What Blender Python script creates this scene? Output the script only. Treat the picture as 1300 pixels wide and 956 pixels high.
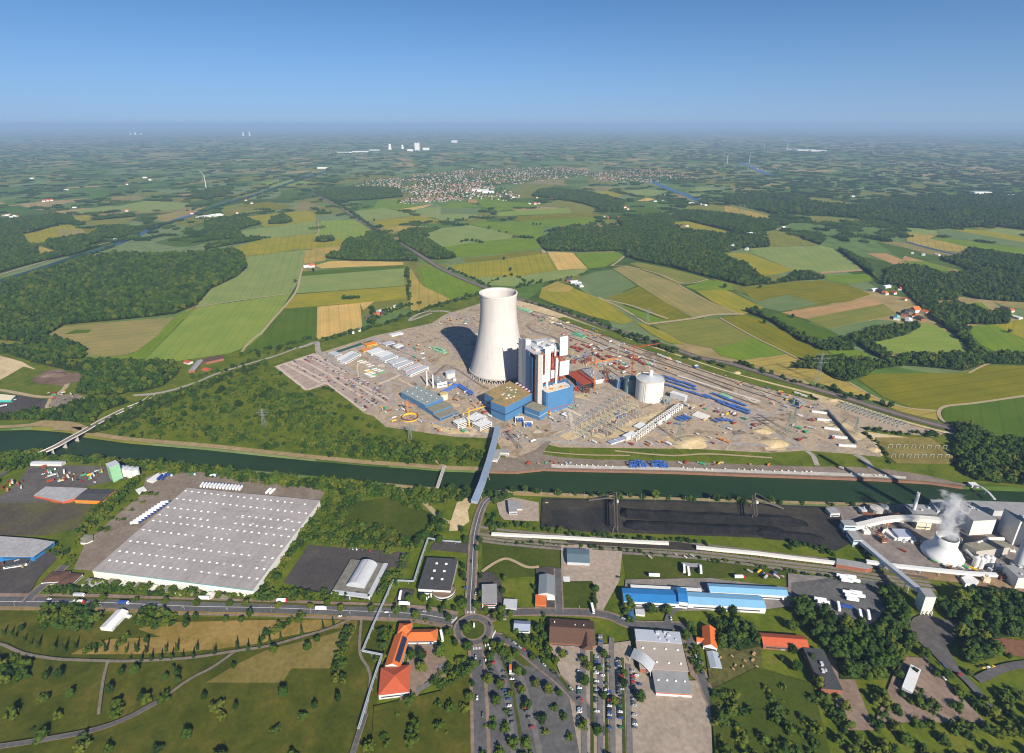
import bpy, math, random
from mathutils import Vector, noise
from mathutils.geometry import tessellate_polygon
for o in list(bpy.data.objects): bpy.data.objects.remove(o)
SC = bpy.context.scene; COL = SC.collection
R = random.Random(11)
rad = math.radians

# ------------------------------------------------------------------ camera, sky, sun, exposure
CAM_H = 500.0                       # helicopter height over the fields, metres
FOC, CX, CY, HOR = 730.0, 650.0, 433.0, 157.0
PITCH = math.atan((CY - HOR) / FOC)
cam = bpy.data.cameras.new('camera'); co = bpy.data.objects.new('camera', cam); COL.objects.link(co)
co.location = (0, 0, CAM_H); co.rotation_euler = (math.pi / 2 - PITCH, 0, 0)
cam.sensor_width = 36; cam.lens = 36 * FOC / 1300; cam.shift_y = -45.0 / 1300
cam.clip_start = 1; cam.clip_end = 300000
SC.camera = co

SUN_AZ = math.atan2(0.41, -0.912); SUN_EL = rad(32)
sun = bpy.data.lights.new('sun', 'SUN'); so = bpy.data.objects.new('sun', sun); COL.objects.link(so)
sun.energy = 5.0; sun.angle = rad(0.5); sun.color = (1.0, 0.93, 0.82)
sdir = Vector((math.sin(SUN_AZ) * math.cos(SUN_EL), math.cos(SUN_AZ) * math.cos(SUN_EL), math.sin(SUN_EL)))
so.rotation_euler = sdir.to_track_quat('Z', 'Y').to_euler(); so.location = (0, 0, 3000)

W = bpy.data.worlds.new('World'); SC.world = W; W.use_nodes = True
nt = W.node_tree; nt.nodes.clear()
wo = nt.nodes.new('ShaderNodeOutputWorld'); bg = nt.nodes.new('ShaderNodeBackground')
sky = nt.nodes.new('ShaderNodeTexSky'); sky.sky_type = 'NISHITA'; sky.sun_disc = False
sky.sun_elevation = SUN_EL; sky.sun_rotation = SUN_AZ
sky.altitude = 500; sky.air_density = 1.0; sky.dust_density = 1.2; sky.ozone_density = 3.0
# the deep blue of the photograph's sky: look up the sky a little steeper and with less air
tc = nt.nodes.new('ShaderNodeTexCoord'); sp = nt.nodes.new('ShaderNodeSeparateXYZ'); cb = nt.nodes.new('ShaderNodeCombineXYZ')
mz = nt.nodes.new('ShaderNodeMath'); mz.operation = 'MULTIPLY_ADD'; mz.inputs[1].default_value = 0.9; mz.inputs[2].default_value = 0.17
nt.links.new(tc.outputs['Generated'], sp.inputs[0])
nt.links.new(sp.outputs[0], cb.inputs[0]); nt.links.new(sp.outputs[1], cb.inputs[1])
m2 = nt.nodes.new('ShaderNodeMath'); m2.operation = 'MULTIPLY'; nt.links.new(sp.outputs[2], m2.inputs[0]); nt.links.new(sp.outputs[2], m2.inputs[1])
m3 = nt.nodes.new('ShaderNodeMath'); m3.operation = 'MULTIPLY_ADD'; m3.inputs[1].default_value = 3.4; nt.links.new(m2.outputs[0], m3.inputs[0])
nt.links.new(sp.outputs[2], mz.inputs[0]); nt.links.new(mz.outputs[0], m3.inputs[2]); nt.links.new(m3.outputs[0], cb.inputs[2])
vn = nt.nodes.new('ShaderNodeVectorMath'); vn.operation = 'NORMALIZE'
nt.links.new(cb.outputs[0], vn.inputs[0]); nt.links.new(vn.outputs[0], sky.inputs[0])
hs = nt.nodes.new('ShaderNodeHueSaturation'); hs.inputs['Saturation'].default_value = 1.22; hs.inputs['Value'].default_value = 1.0
nt.links.new(sky.outputs[0], hs.inputs['Color']); # dusty air near the horizon greys the low sky
hz1 = nt.nodes.new('ShaderNodeMath'); hz1.operation = 'MULTIPLY'; hz1.inputs[1].default_value = -13.0; nt.links.new(sp.outputs[2], hz1.inputs[0])
hz2 = nt.nodes.new('ShaderNodeMath'); hz2.operation = 'EXPONENT'; nt.links.new(hz1.outputs[0], hz2.inputs[0])
hz3 = nt.nodes.new('ShaderNodeMath'); hz3.operation = 'MULTIPLY'; hz3.inputs[1].default_value = 0.8; hz3.use_clamp = True; nt.links.new(hz2.outputs[0], hz3.inputs[0])
hmx = nt.nodes.new('ShaderNodeMix'); hmx.data_type = 'RGBA'; hmx.inputs[7].default_value = (2.25, 3.05, 4.15, 1); nt.links.new(hz3.outputs[0], hmx.inputs[0]); nt.links.new(hs.outputs[0], hmx.inputs[6])
nt.links.new(hmx.outputs[2], bg.inputs[0])
bg.inputs[1].default_value = 0.09
nt.links.new(bg.outputs[0], wo.inputs[0])

vs = SC.view_settings; vs.view_transform = 'Standard'; vs.look = 'None'; vs.gamma = 1; vs.exposure = 0.72; vs.use_curve_mapping = False
cy = SC.cycles
cy.max_bounces = 6; cy.diffuse_bounces = 2; cy.glossy_bounces = 2; cy.transmission_bounces = 4; cy.volume_bounces = 1
cy.use_denoising = True; cy.pixel_filter_type = 'BLACKMAN_HARRIS'; cy.filter_width = 1.1; cy.caustics_reflective = False; cy.caustics_refractive = False

# ------------------------------------------------------------------ helpers
def G(px, py, z=0.0):
    """ground point (metres) that the survey coordinates px, py of the aerial picture refer to"""
    a = (px - CX) / FOC; b = (py - CY) / FOC
    t = (z - CAM_H) / (-math.sin(PITCH) - b * math.cos(PITCH))
    return Vector((a * t, (math.cos(PITCH) - b * math.sin(PITCH)) * t, z))

def P(v):
    dz = v[2] - CAM_H
    d = v[1] * math.cos(PITCH) - dz * math.sin(PITCH); u = v[1] * math.sin(PITCH) + dz * math.cos(PITCH)
    if d < 1: return (-9999, 9999)
    return (CX + FOC * v[0] / d, CY - FOC * u / d)

def inside(x, y, poly):
    c = False; j = len(poly) - 1
    for i in range(len(poly)):
        xi, yi = poly[i][0], poly[i][1]; xj, yj = poly[j][0], poly[j][1]
        if (yi > y) != (yj > y) and x < (xj - xi) * (y - yi) / (yj - yi) + xi: c = not c
        j = i
    return c

MATS = {}
def nodes(m):
    m.use_nodes = True; n = m.node_tree.nodes; n.clear(); L = m.node_tree.links
    out = n.new('ShaderNodeOutputMaterial'); b = n.new('ShaderNodeBsdfPrincipled'); L.new(b.outputs[0], out.inputs[0])
    b.inputs['Specular IOR Level'].default_value = 0.25
    return n, L, b, out

def ramp(n, cols):
    r = n.new('ShaderNodeValToRGB'); e = r.color_ramp.elements
    while len(e) < len(cols): e.new(0.5)
    for i, (p, c) in enumerate(cols): e[i].position = p; e[i].color = (*c, 1)
    return r

def mul(c, k): return tuple(max(0, min(1, x * k)) for x in c)

def mat(name, rgb, var=0.12, scale=0.08, rough=0.8, metal=0.0, rnd=0.0, spec=0.25):
    """painted / mineral surface with blotchy wear in world scale"""
    if name in MATS: return MATS[name]
    m = bpy.data.materials.new(name); n, L, b, out = nodes(m)
    g = n.new('ShaderNodeNewGeometry'); t = n.new('ShaderNodeTexNoise'); t.inputs['Scale'].default_value = scale
    t.inputs['Detail'].default_value = 4; t.inputs['Roughness'].default_value = 0.65
    L.new(g.outputs['Position'], t.inputs['Vector'])
    r = ramp(n, [(0.3, mul(rgb, 1 - var)), (0.7, mul(rgb, 1 + var))]); L.new(t.outputs[0], r.inputs[0])
    col = r.outputs[0]
    if rnd:
        oi = n.new('ShaderNodeObjectInfo'); h = n.new('ShaderNodeHueSaturation')
        mr = n.new('ShaderNodeMapRange'); mr.inputs[3].default_value = 1 - rnd; mr.inputs[4].default_value = 1 + rnd
        L.new(oi.outputs['Random'], mr.inputs[0]); L.new(mr.outputs[0], h.inputs['Value']); L.new(col, h.inputs['Color']); col = h.outputs[0]
    L.new(col, b.inputs['Base Color']); b.inputs['Roughness'].default_value = rough; b.inputs['Metallic'].default_value = metal
    b.inputs['Specular IOR Level'].default_value = spec
    MATS[name] = m; return m

def field_mat(name, rgb, stripe=0.10, blotch=0.16, width=6.0, tint=None):
    """crop: drill rows along the object's own x axis plus slow patches of thinner growth"""
    if name in MATS: return MATS[name]
    m = bpy.data.materials.new(name); n, L, b, out = nodes(m)
    tc = n.new('ShaderNodeTexCoord'); mp = n.new('ShaderNodeMapping'); mp.inputs['Scale'].default_value = (0.0012, 1.0 / width, 1)
    L.new(tc.outputs['Object'], mp.inputs[0])
    t1 = n.new('ShaderNodeTexNoise'); t1.inputs['Scale'].default_value = 1.0; t1.inputs['Detail'].default_value = 2
    L.new(mp.outputs[0], t1.inputs['Vector'])
    t2 = n.new('ShaderNodeTexNoise'); t2.inputs['Scale'].default_value = 0.012; t2.inputs['Detail'].default_value = 5
    L.new(tc.outputs['Object'], t2.inputs['Vector'])
    t3 = n.new('ShaderNodeTexNoise'); t3.inputs['Scale'].default_value = 0.15; t3.inputs['Detail'].default_value = 3
    L.new(tc.outputs['Object'], t3.inputs['Vector'])
    tint = tint or mul((rgb[0] * 1.25, rgb[1] * 1.05, rgb[2] * 1.1), 1.0)
    r2 = ramp(n, [(0.3, mul(rgb, 1 - blotch)), (0.72, tint)]); L.new(t2.outputs[0], r2.inputs[0])
    mr = n.new('ShaderNodeMapRange'); mr.inputs[1].default_value = 0.3; mr.inputs[2].default_value = 0.7
    mr.inputs[3].default_value = 1 - stripe; mr.inputs[4].default_value = 1 + stripe; L.new(t1.outputs[0], mr.inputs[0])
    m3 = n.new('ShaderNodeMapRange'); m3.inputs[3].default_value = 0.82; m3.inputs[4].default_value = 1.18; L.new(t3.outputs[0], m3.inputs[0])
    mm0 = n.new('ShaderNodeMath'); mm0.operation = 'MULTIPLY'; L.new(mr.outputs[0], mm0.inputs[0]); L.new(m3.outputs[0], mm0.inputs[1])
    sy = n.new('ShaderNodeSeparateXYZ'); L.new(tc.outputs['Object'], sy.inputs[0]); pp = n.new('ShaderNodeMath'); pp.operation = 'PINGPONG'; pp.inputs[1].default_value = 14; L.new(sy.outputs[1], pp.inputs[0])
    m4 = n.new('ShaderNodeMapRange'); m4.inputs[1].default_value = 0.6; m4.inputs[2].default_value = 2.6; m4.inputs[3].default_value = 1 - stripe * 2.2; m4.inputs[4].default_value = 1.0; L.new(pp.outputs[0], m4.inputs[0])
    mm = n.new('ShaderNodeMath'); mm.operation = 'MULTIPLY'; L.new(mm0.outputs[0], mm.inputs[0]); L.new(m4.outputs[0], mm.inputs[1])
    h = n.new('ShaderNodeHueSaturation'); L.new(mm.outputs[0], h.inputs['Value']); L.new(r2.outputs[0], h.inputs['Color'])
    L.new(h.outputs[0], b.inputs['Base Color']); b.inputs['Roughness'].default_value = 0.95; b.inputs['Specular IOR Level'].default_value = 0.05
    MATS[name] = m; return m

def multi_mat(name, cols, scale=0.02, detail=6, rough=0.9, dist=0.6, fine=0.2):
    """bare / weedy ground: several soils mixed by noise"""
    if name in MATS: return MATS[name]
    m = bpy.data.materials.new(name); n, L, b, out = nodes(m)
    g = n.new('ShaderNodeNewGeometry'); t = n.new('ShaderNodeTexNoise'); t.inputs['Scale'].default_value = scale
    t.inputs['Detail'].default_value = detail; t.inputs['Roughness'].default_value = 0.62; t.inputs['Distortion'].default_value = dist
    L.new(g.outputs['Position'], t.inputs['Vector'])
    k = len(cols); r = ramp(n, [(0.28 + 0.44 * i / (k - 1), c) for i, c in enumerate(cols)]); L.new(t.outputs[0], r.inputs[0])
    t3 = n.new('ShaderNodeTexNoise'); t3.inputs['Scale'].default_value = 0.25; t3.inputs['Detail'].default_value = 4
    L.new(g.outputs['Position'], t3.inputs['Vector'])
    m3 = n.new('ShaderNodeMapRange'); m3.inputs[1].default_value = 0.25; m3.inputs[2].default_value = 0.75
    m3.inputs[3].default_value = 1 - fine; m3.inputs[4].default_value = 1 + fine; L.new(t3.outputs[0], m3.inputs[0])
    h = n.new('ShaderNodeHueSaturation'); L.new(m3.outputs[0], h.inputs['Value']); L.new(r.outputs[0], h.inputs['Color'])
    L.new(h.outputs[0], b.inputs['Base Color']); b.inputs['Roughness'].default_value = rough; b.inputs['Specular IOR Level'].default_value = 0.08
    MATS[name] = m; return m

class MB:
    """collects shapes; build() links them as ONE mesh object"""
    def __init__(s): s.v = []; s.f = []; s.m = []
    def add(s, vs, fs, mi=0):
        k = len(s.v); s.v += [tuple(x) for x in vs]; s.f += [tuple(i + k for i in f) for f in fs]; s.m += [mi] * len(fs)
    def box(s, c, size, rot=0.0, mi=0, top=None, taper=1.0):
        cx, cy, z = c; a, b, h = size[0] / 2, size[1] / 2, size[2]; ca, sa = math.cos(rot), math.sin(rot)
        vs = []
        for zz, k in ((z, 1.0), (z + h, taper)):
            for x, y in ((-a, -b), (a, -b), (a, b), (-a, b)):
                x *= k; y *= k; vs.append((cx + x * ca - y * sa, cy + x * sa + y * ca, zz))
        s.add(vs, [(0, 3, 2, 1), (0, 1, 5, 4), (1, 2, 6, 5), (2, 3, 7, 6), (3, 0, 4, 7)], mi); s.add(vs[4:], [(0, 1, 2, 3)], mi if top is None else top)
    def prism(s, poly, z0, z1, mi=0, top=None, cap=True):
        n = len(poly); A = sum(poly[i][0] * poly[(i + 1) % n][1] - poly[(i + 1) % n][0] * poly[i][1] for i in range(n))
        if A < 0: poly = poly[::-1]
        vs = [(p[0], p[1], z0) for p in poly] + [(p[0], p[1], z1) for p in poly]
        s.add(vs, [(i, (i + 1) % n, n + (i + 1) % n, n + i) for i in range(n)], mi)
        if cap:
            tri = tessellate_polygon([[Vector((p[0], p[1], 0)) for p in poly]])
            s.add([(p[0], p[1], z1) for p in poly], [tuple(t) if orient(poly, t) else tuple(t[::-1]) for t in tri], mi if top is None else top)
    def tube(s, p0, p1, r0, r1=None, n=8, mi=0, caps=True):
        p0 = Vector(p0); p1 = Vector(p1); r1 = r0 if r1 is None else r1; d = (p1 - p0)
        if d.length < 1e-6: return
        d.normalize(); u = d.orthogonal().normalized(); w = d.cross(u); vs = []
        for p, r in ((p0, r0), (p1, r1)):
            for i in range(n):
                a = 2 * math.pi * i / n; vs.append(p + u * (r * math.cos(a)) + w * (r * math.sin(a)))
        fs = [(i, (i + 1) % n, n + (i + 1) % n, n + i) for i in range(n)]
        if caps: fs += [tuple(range(n))[::-1], tuple(range(n, 2 * n))]
        s.add(vs, fs, mi)
    def bar(s, p0, p1, w, h=None, mi=0):
        p0 = Vector(p0); p1 = Vector(p1); h = h or w; d = (p1 - p0)
        if d.length < 1e-6: return
        d.normalize(); up = Vector((0, 0, 1)) if abs(d.z) < 0.95 else Vector((0, 1, 0))
        u = d.cross(up).normalized() * (w / 2); q = u.cross(d).normalized() * (h / 2)
        vs = [p + a * u + b * q for p in (p0, p1) for a, b in ((-1, -1), (1, -1), (1, 1), (-1, 1))]
        s.add(vs, [(0, 1, 2, 3), (7, 6, 5, 4), (0, 4, 5, 1), (1, 5, 6, 2), (2, 6, 7, 3), (3, 7, 4, 0)], mi)
    def lathe(s, c, prof, n=32, mi=0, a0=0.0, a1=2 * math.pi):
        full = abs(a1 - a0 - 2 * math.pi) < 1e-6; k = n if full else n + 1; vs = []
        for r, z in prof:
            for i in range(k):
                a = a0 + (a1 - a0) * i / n; vs.append((c[0] + r * math.cos(a), c[1] + r * math.sin(a), c[2] + z))
        fs = []
        for j in range(len(prof) - 1):
            for i in range(n):
                i2 = (i + 1) % k; fs.append((j * k + i, j * k + i2, (j + 1) * k + i2, (j + 1) * k + i))
        s.add(vs, fs, mi)
    def build(s, name, mats, parent=None, origin=None, smooth=False):
        if origin is None:
            origin = Vector(parent.location) if parent is not None else None
            if origin is None:
                zs = min(v[2] for v in s.v); xs = [v[0] for v in s.v]; ys = [v[1] for v in s.v]
                origin = Vector(((min(xs) + max(xs)) / 2, (min(ys) + max(ys)) / 2, zs))
            if parent is not None and parent.parent is not None: origin = origin + Vector(parent.parent.location)
        me = bpy.data.meshes.new(name); me.from_pydata([(v[0] - origin[0], v[1] - origin[1], v[2] - origin[2]) for v in s.v], [], s.f)
        for m in (mats if isinstance(mats, (list, tuple)) else [mats]): me.materials.append(m)
        me.polygons.foreach_set('material_index', s.m)
        if smooth: me.polygons.foreach_set('use_smooth', [True] * len(s.f))
        me.update()
        o = bpy.data.objects.new(name, me); COL.objects.link(o)
        if parent is not None: o.parent = parent
        else: o.location = origin
        return o

def orient(poly, t):
    a, b, c = (poly[i] for i in t); return (b[0] - a[0]) * (c[1] - a[1]) - (b[1] - a[1]) * (c[0] - a[0]) > 0

def tag(o, label, cat, group=None):
    o['label'] = label; o['category'] = cat
    if group: o['group'] = group
    return o
def thing(name, label, cat, loc, group=None):
    o = bpy.data.objects.new(name, None); COL.objects.link(o); o.location = loc; o.empty_display_size = 1
    return tag(o, label, cat, group)
def dup(root, loc, label, group=None, rot=0.0, scale=1.0):
    r = root.copy(); COL.objects.link(r); r.location = loc; r.rotation_euler = (0, 0, rot); r.scale = (scale,) * 3
    r['label'] = label
    if group: r['group'] = group
    for ch in list(root.children):
        c = ch.copy(); COL.objects.link(c); c.parent = r
        for g in list(ch.children):
            d = g.copy(); COL.objects.link(d); d.parent = c
    return r

LAYER = [0.35]
def sheet(name, px, m, z=None, align=None, world=False):
    """one flat sheet of ground cover; outline in survey coordinates"""
    LAYER[0] += 0.008
    z = LAYER[0] if z is None else z
    pts = [Vector(p) for p in px] if world else [G(x, y) for x, y in px]
    c = sum(pts, Vector((0, 0, 0))) / len(pts)
    k = max(range(len(pts)), key=lambda i: (pts[(i + 1) % len(pts)] - pts[i]).length)
    d = pts[(k + 1) % len(pts)] - pts[k]; a = math.atan2(d.y, d.x) if align is None else align
    ca, sa = math.cos(-a), math.sin(-a)
    loc = [((p.x - c.x) * ca - (p.y - c.y) * sa, (p.x - c.x) * sa + (p.y - c.y) * ca) for p in pts]
    tri = tessellate_polygon([[Vector((x, y, 0)) for x, y in loc]])
    me = bpy.data.meshes.new(name)
    me.from_pydata([(x, y, 0) for x, y in loc], [], [tuple(t) if orient(loc, t) else tuple(t[::-1]) for t in tri]); me.materials.append(m)
    o = bpy.data.objects.new(name, me); COL.objects.link(o); o.location = (c.x, c.y, z); o.rotation_euler = (0, 0, a)
    o['kind'] = 'structure'
    return o

def smooth_line(pts, n=6):
    out = []
    for i in range(len(pts) - 1):
        p0 = pts[max(i - 1, 0)]; p1 = pts[i]; p2 = pts[i + 1]; p3 = pts[min(i + 2, len(pts) - 1)]
        for k in range(n):
            t = k / n
            out.append(0.5 * ((2 * p1) + (p2 - p0) * t + (2 * p0 - 5 * p1 + 4 * p2 - p3) * t * t + (3 * p1 - p0 - 3 * p2 + p3) * t ** 3))
    out.append(pts[-1]); return out

def strip_poly(line, w):
    Lf, Rt = [], []
    for i, p in enumerate(line):
        d = (line[min(i + 1, len(line) - 1)] - line[max(i - 1, 0)]); d.z = 0; d.normalize(); q = Vector((-d.y, d.x, 0)) * (w / 2)
        Lf.append(p + q); Rt.append(p - q)
    return Lf, Rt
def ribbon(name, px, w, m, off=0.0, z=None, n=6, world=False):
    LAYER[0] += 0.008
    z = LAYER[0] if z is None else z
    line = smooth_line([Vector(p) for p in px] if world else [G(x, y) for x, y in px], n)
    if off:
        Lf, Rt = strip_poly(line, abs(off) * 2); line = Lf if off > 0 else Rt
    Lf, Rt = strip_poly(line, w); b = MB()
    vs = [v for a, c in zip(Lf, Rt) for v in ((a.x, a.y, z), (c.x, c.y, z))]
    b.add(vs, [(2 * i, 2 * i + 1, 2 * i + 3, 2 * i + 2) for i in range(len(Lf) - 1)])
    o = b.build(name, m); o['kind'] = 'structure'; return o

# ------------------------------------------------------------------ ground, canal bed, water
def country_mat():
    m = bpy.data.materials.new('countryside'); n, L, b, out = nodes(m)
    g = n.new('ShaderNodeNewGeometry')
    wn = n.new('ShaderNodeTexNoise'); wn.inputs['Scale'].default_value = 0.0012; wn.inputs['Detail'].default_value = 2
    L.new(g.outputs['Position'], wn.inputs['Vector'])
    ws = n.new('ShaderNodeVectorMath'); ws.operation = 'SCALE'; ws.inputs[3].default_value = 220; L.new(wn.outputs['Color'], ws.inputs[0])
    wa = n.new('ShaderNodeVectorMath'); wa.operation = 'ADD'; L.new(g.outputs['Position'], wa.inputs[0]); L.new(ws.outputs[0], wa.inputs[1])
    mp = n.new('ShaderNodeMapping'); mp.inputs['Rotation'].default_value = (0, 0, rad(24)); mp.inputs['Scale'].default_value = (1, 0.62, 1)
    L.new(wa.outputs[0], mp.inputs[0])
    v = n.new('ShaderNodeTexVoronoi'); v.voronoi_dimensions = '2D'; v.distance = 'CHEBYCHEV'; v.inputs['Scale'].default_value = 1 / 230.0
    L.new(mp.outputs[0], v.inputs['Vector'])
    sx = n.new('ShaderNodeSeparateColor'); L.new(v.outputs['Color'], sx.inputs[0])
    r = ramp(n, [(0.0, (.050, .085, .014)), (.12, (.075, .13, .022)), (.26, (.10, .15, .04)), (.40, (.13, .17, .066)),
                 (.55, (.14, .145, .026)), (.68, (.065, .105, .018)), (.80, (.19, .165, .06)), (.90, (.27, .205, .085)), (.96, (.055, .11, .015))])
    r.color_ramp.interpolation = 'CONSTANT'; L.new(sx.outputs[0], r.inputs[0])
    t2 = n.new('ShaderNodeTexNoise'); t2.inputs['Scale'].default_value = 0.02; t2.inputs['Detail'].default_value = 6
    L.new(g.outputs['Position'], t2.inputs['Vector'])
    m3 = n.new('ShaderNodeMapRange'); m3.inputs[1].default_value = 0.25; m3.inputs[2].default_value = 0.75
    m3.inputs[3].default_value = 0.75; m3.inputs[4].default_value = 1.25; L.new(t2.outputs[0], m3.inputs[0])
    h = n.new('ShaderNodeHueSaturation'); L.new(m3.outputs[0], h.inputs['Value']); L.new(r.outputs[0], h.inputs['Color'])
    L.new(h.outputs[0], b.inputs['Base Color']); b.inputs['Roughness'].default_value = 0.95; b.inputs['Specular IOR Level'].default_value = 0.05
    return m

WZ = -3.0
NB = [(-60, 543), (0, 547), (38, 546), (60, 547.5), (88, 550), (106, 555.5), (160, 563), (260, 571.5), (330, 579), (400, 586), (466, 592), (530, 596), (562, 599), (590, 600), (618, 600.8), (656, 601.6), (690, 598),
      (728, 599), (800, 600.5), (860, 602), (950, 605.5), (1040, 608.5), (1110, 611), (1180, 615), (1222, 621), (1300, 624.4), (1380, 627)]
SB = [(-60, 570), (0, 574), (38, 576), (60, 577), (88, 579), (106, 580), (160, 583), (260, 591), (330, 597), (400, 603.5), (466, 610), (530, 616), (562, 618), (590, 619.5), (618, 621), (656, 623), (690, 625),
      (728, 627), (800, 630), (860, 632), (950, 636), (1040, 638), (1110, 639), (1180, 639.5), (1222, 640), (1300, 641), (1380, 643)]
nb = [G(*p, WZ) for p in NB]; sb = [G(*p, WZ) for p in SB]
b = MB(); nv = []
x0, x1 = nb[0].x, nb[-1].x
for i, (a, c) in enumerate(zip(nb, sb)):
    t = i / (len(nb) - 1); fx = -160000 + 320000 * t
    sl = 9.0 if P((a.x, a.y, 0))[0] < 600 or P((a.x, a.y, 0))[0] > 1225 else 0.6
    col = [(fx, 82000, 0), (a.x + (fx - a.x) * .02, a.y + 3400, 0), (a.x, a.y + 500, 0), (a.x, a.y + sl, 0), (a.x, a.y, WZ - .3), (a.x, a.y - 14, WZ - 4), (c.x, c.y + 14, WZ - 4), (c.x, c.y, WZ - .3), (c.x, c.y - 7, 0), (c.x, c.y - 250, 0), (c.x * 1.6, -2500, 0)]
    nv.append(col)
K = len(nv[0]); vs_ = [p for col in nv for p in col]; fs_ = []
for i in range(len(nv) - 1):
    for j in range(K - 1): fs_.append((i * K + j, i * K + j + 1, (i + 1) * K + j + 1, (i + 1) * K + j))
def plain(x, y): return [(x, y, 0)]
b.add(vs_, fs_)
# wide wings left and right of the lofted strip keep the plain going to the horizon
lf = nv[0]; rt = nv[-1]
for col, sx in ((lf, -1), (rt, 1)):
    X = sx * 160000
    ws_ = []
    for p in col: ws_.append((X, p[1] + (0 if abs(p[1]) > 2400 else 0), p[2]))
    vv = list(col) + ws_; ff = []
    for j in range(K - 1): ff.append((j, j + 1, K + j + 1, K + j) if sx < 0 else (j, K + j, K + j + 1, j + 1))
    b.add(vv, ff)
ground = b.build('ground', country_mat(), origin=Vector((0, 0, 0))); ground['kind'] = 'structure'

wm = bpy.data.materials.new('canal_water'); n, L, bb, out = nodes(wm)
bb.inputs['Base Color'].default_value = (0.012, 0.040, 0.022, 1); bb.inputs['Roughness'].default_value = 0.22; bb.inputs['Specular IOR Level'].default_value = 0.07
g_ = n.new('ShaderNodeNewGeometry'); tn = n.new('ShaderNodeTexNoise'); tn.inputs['Scale'].default_value = 0.6; tn.inputs['Detail'].default_value = 3
L.new(g_.outputs['Position'], tn.inputs['Vector']); bp = n.new('ShaderNodeBump'); bp.inputs['Strength'].default_value = 0.15; bp.inputs['Distance'].default_value = 0.25
L.new(tn.outputs[0], bp.inputs['Height']); L.new(bp.outputs[0], bb.inputs['Normal'])
tn2 = n.new('ShaderNodeTexNoise'); tn2.inputs['Scale'].default_value = 0.012; tn2.inputs['Detail'].default_value = 4; L.new(g_.outputs['Position'], tn2.inputs['Vector'])
rr = ramp(n, [(.3, (.015, .034, .012)), (.7, (.022, .045, .015))]); L.new(tn2.outputs[0], rr.inputs[0]); L.new(rr.outputs[0], bb.inputs['Base Color'])
MATS['water'] = wm
b = MB(); k = len(nb)
b.add([(p.x, p.y + 4, WZ) for p in nb] + [(p.x, p.y - 3, WZ) for p in sb], [(i, k + i, k + i + 1, i + 1) for i in range(k - 1)])
b.build('canal_water', wm)['kind'] = 'structure'

FM = {}
def fm(k):
    T = {'bg': ((.115, .158, .056), .07, .10), 'bg2': ((.075, .115, .052), .06, .10), 'lg': ((.112, .162, .034), .06, .10), 'gr': ((.080, .132, .012), .07, .14), 'dg': ((.044, .080, .007), .06, .14),
         'ol': ((.150, .150, .016), .09, .14), 'do': ((.098, .104, .007), .09, .16), 'kh': ((.150, .142, .060), .08, .16), 'kg': ((.105, .120, .028), .08, .14), 'tan': ((.300, .222, .085), .08, .12),
         'to': ((.205, .172, .050), .10, .2), 'br': ((.215, .150, .080), .07, .12)}
    c, s, bl = T[k]; c = (c[0] * 1.46, c[1] * 1.44, c[2] * 1.1); return field_mat('crop_' + {'bg': 'barley', 'bg2': 'blue_wheat', 'lg': 'young_wheat', 'gr': 'grass', 'dg': 'beet', 'ol': 'ripening_rape', 'do': 'olive_rye', 'kh': 'thin_maize', 'kg': 'mixed_ley', 'tan': 'stubble', 'to': 'dry_meadow', 'br': 'tilled_soil'}[k], c, s, bl)
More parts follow.
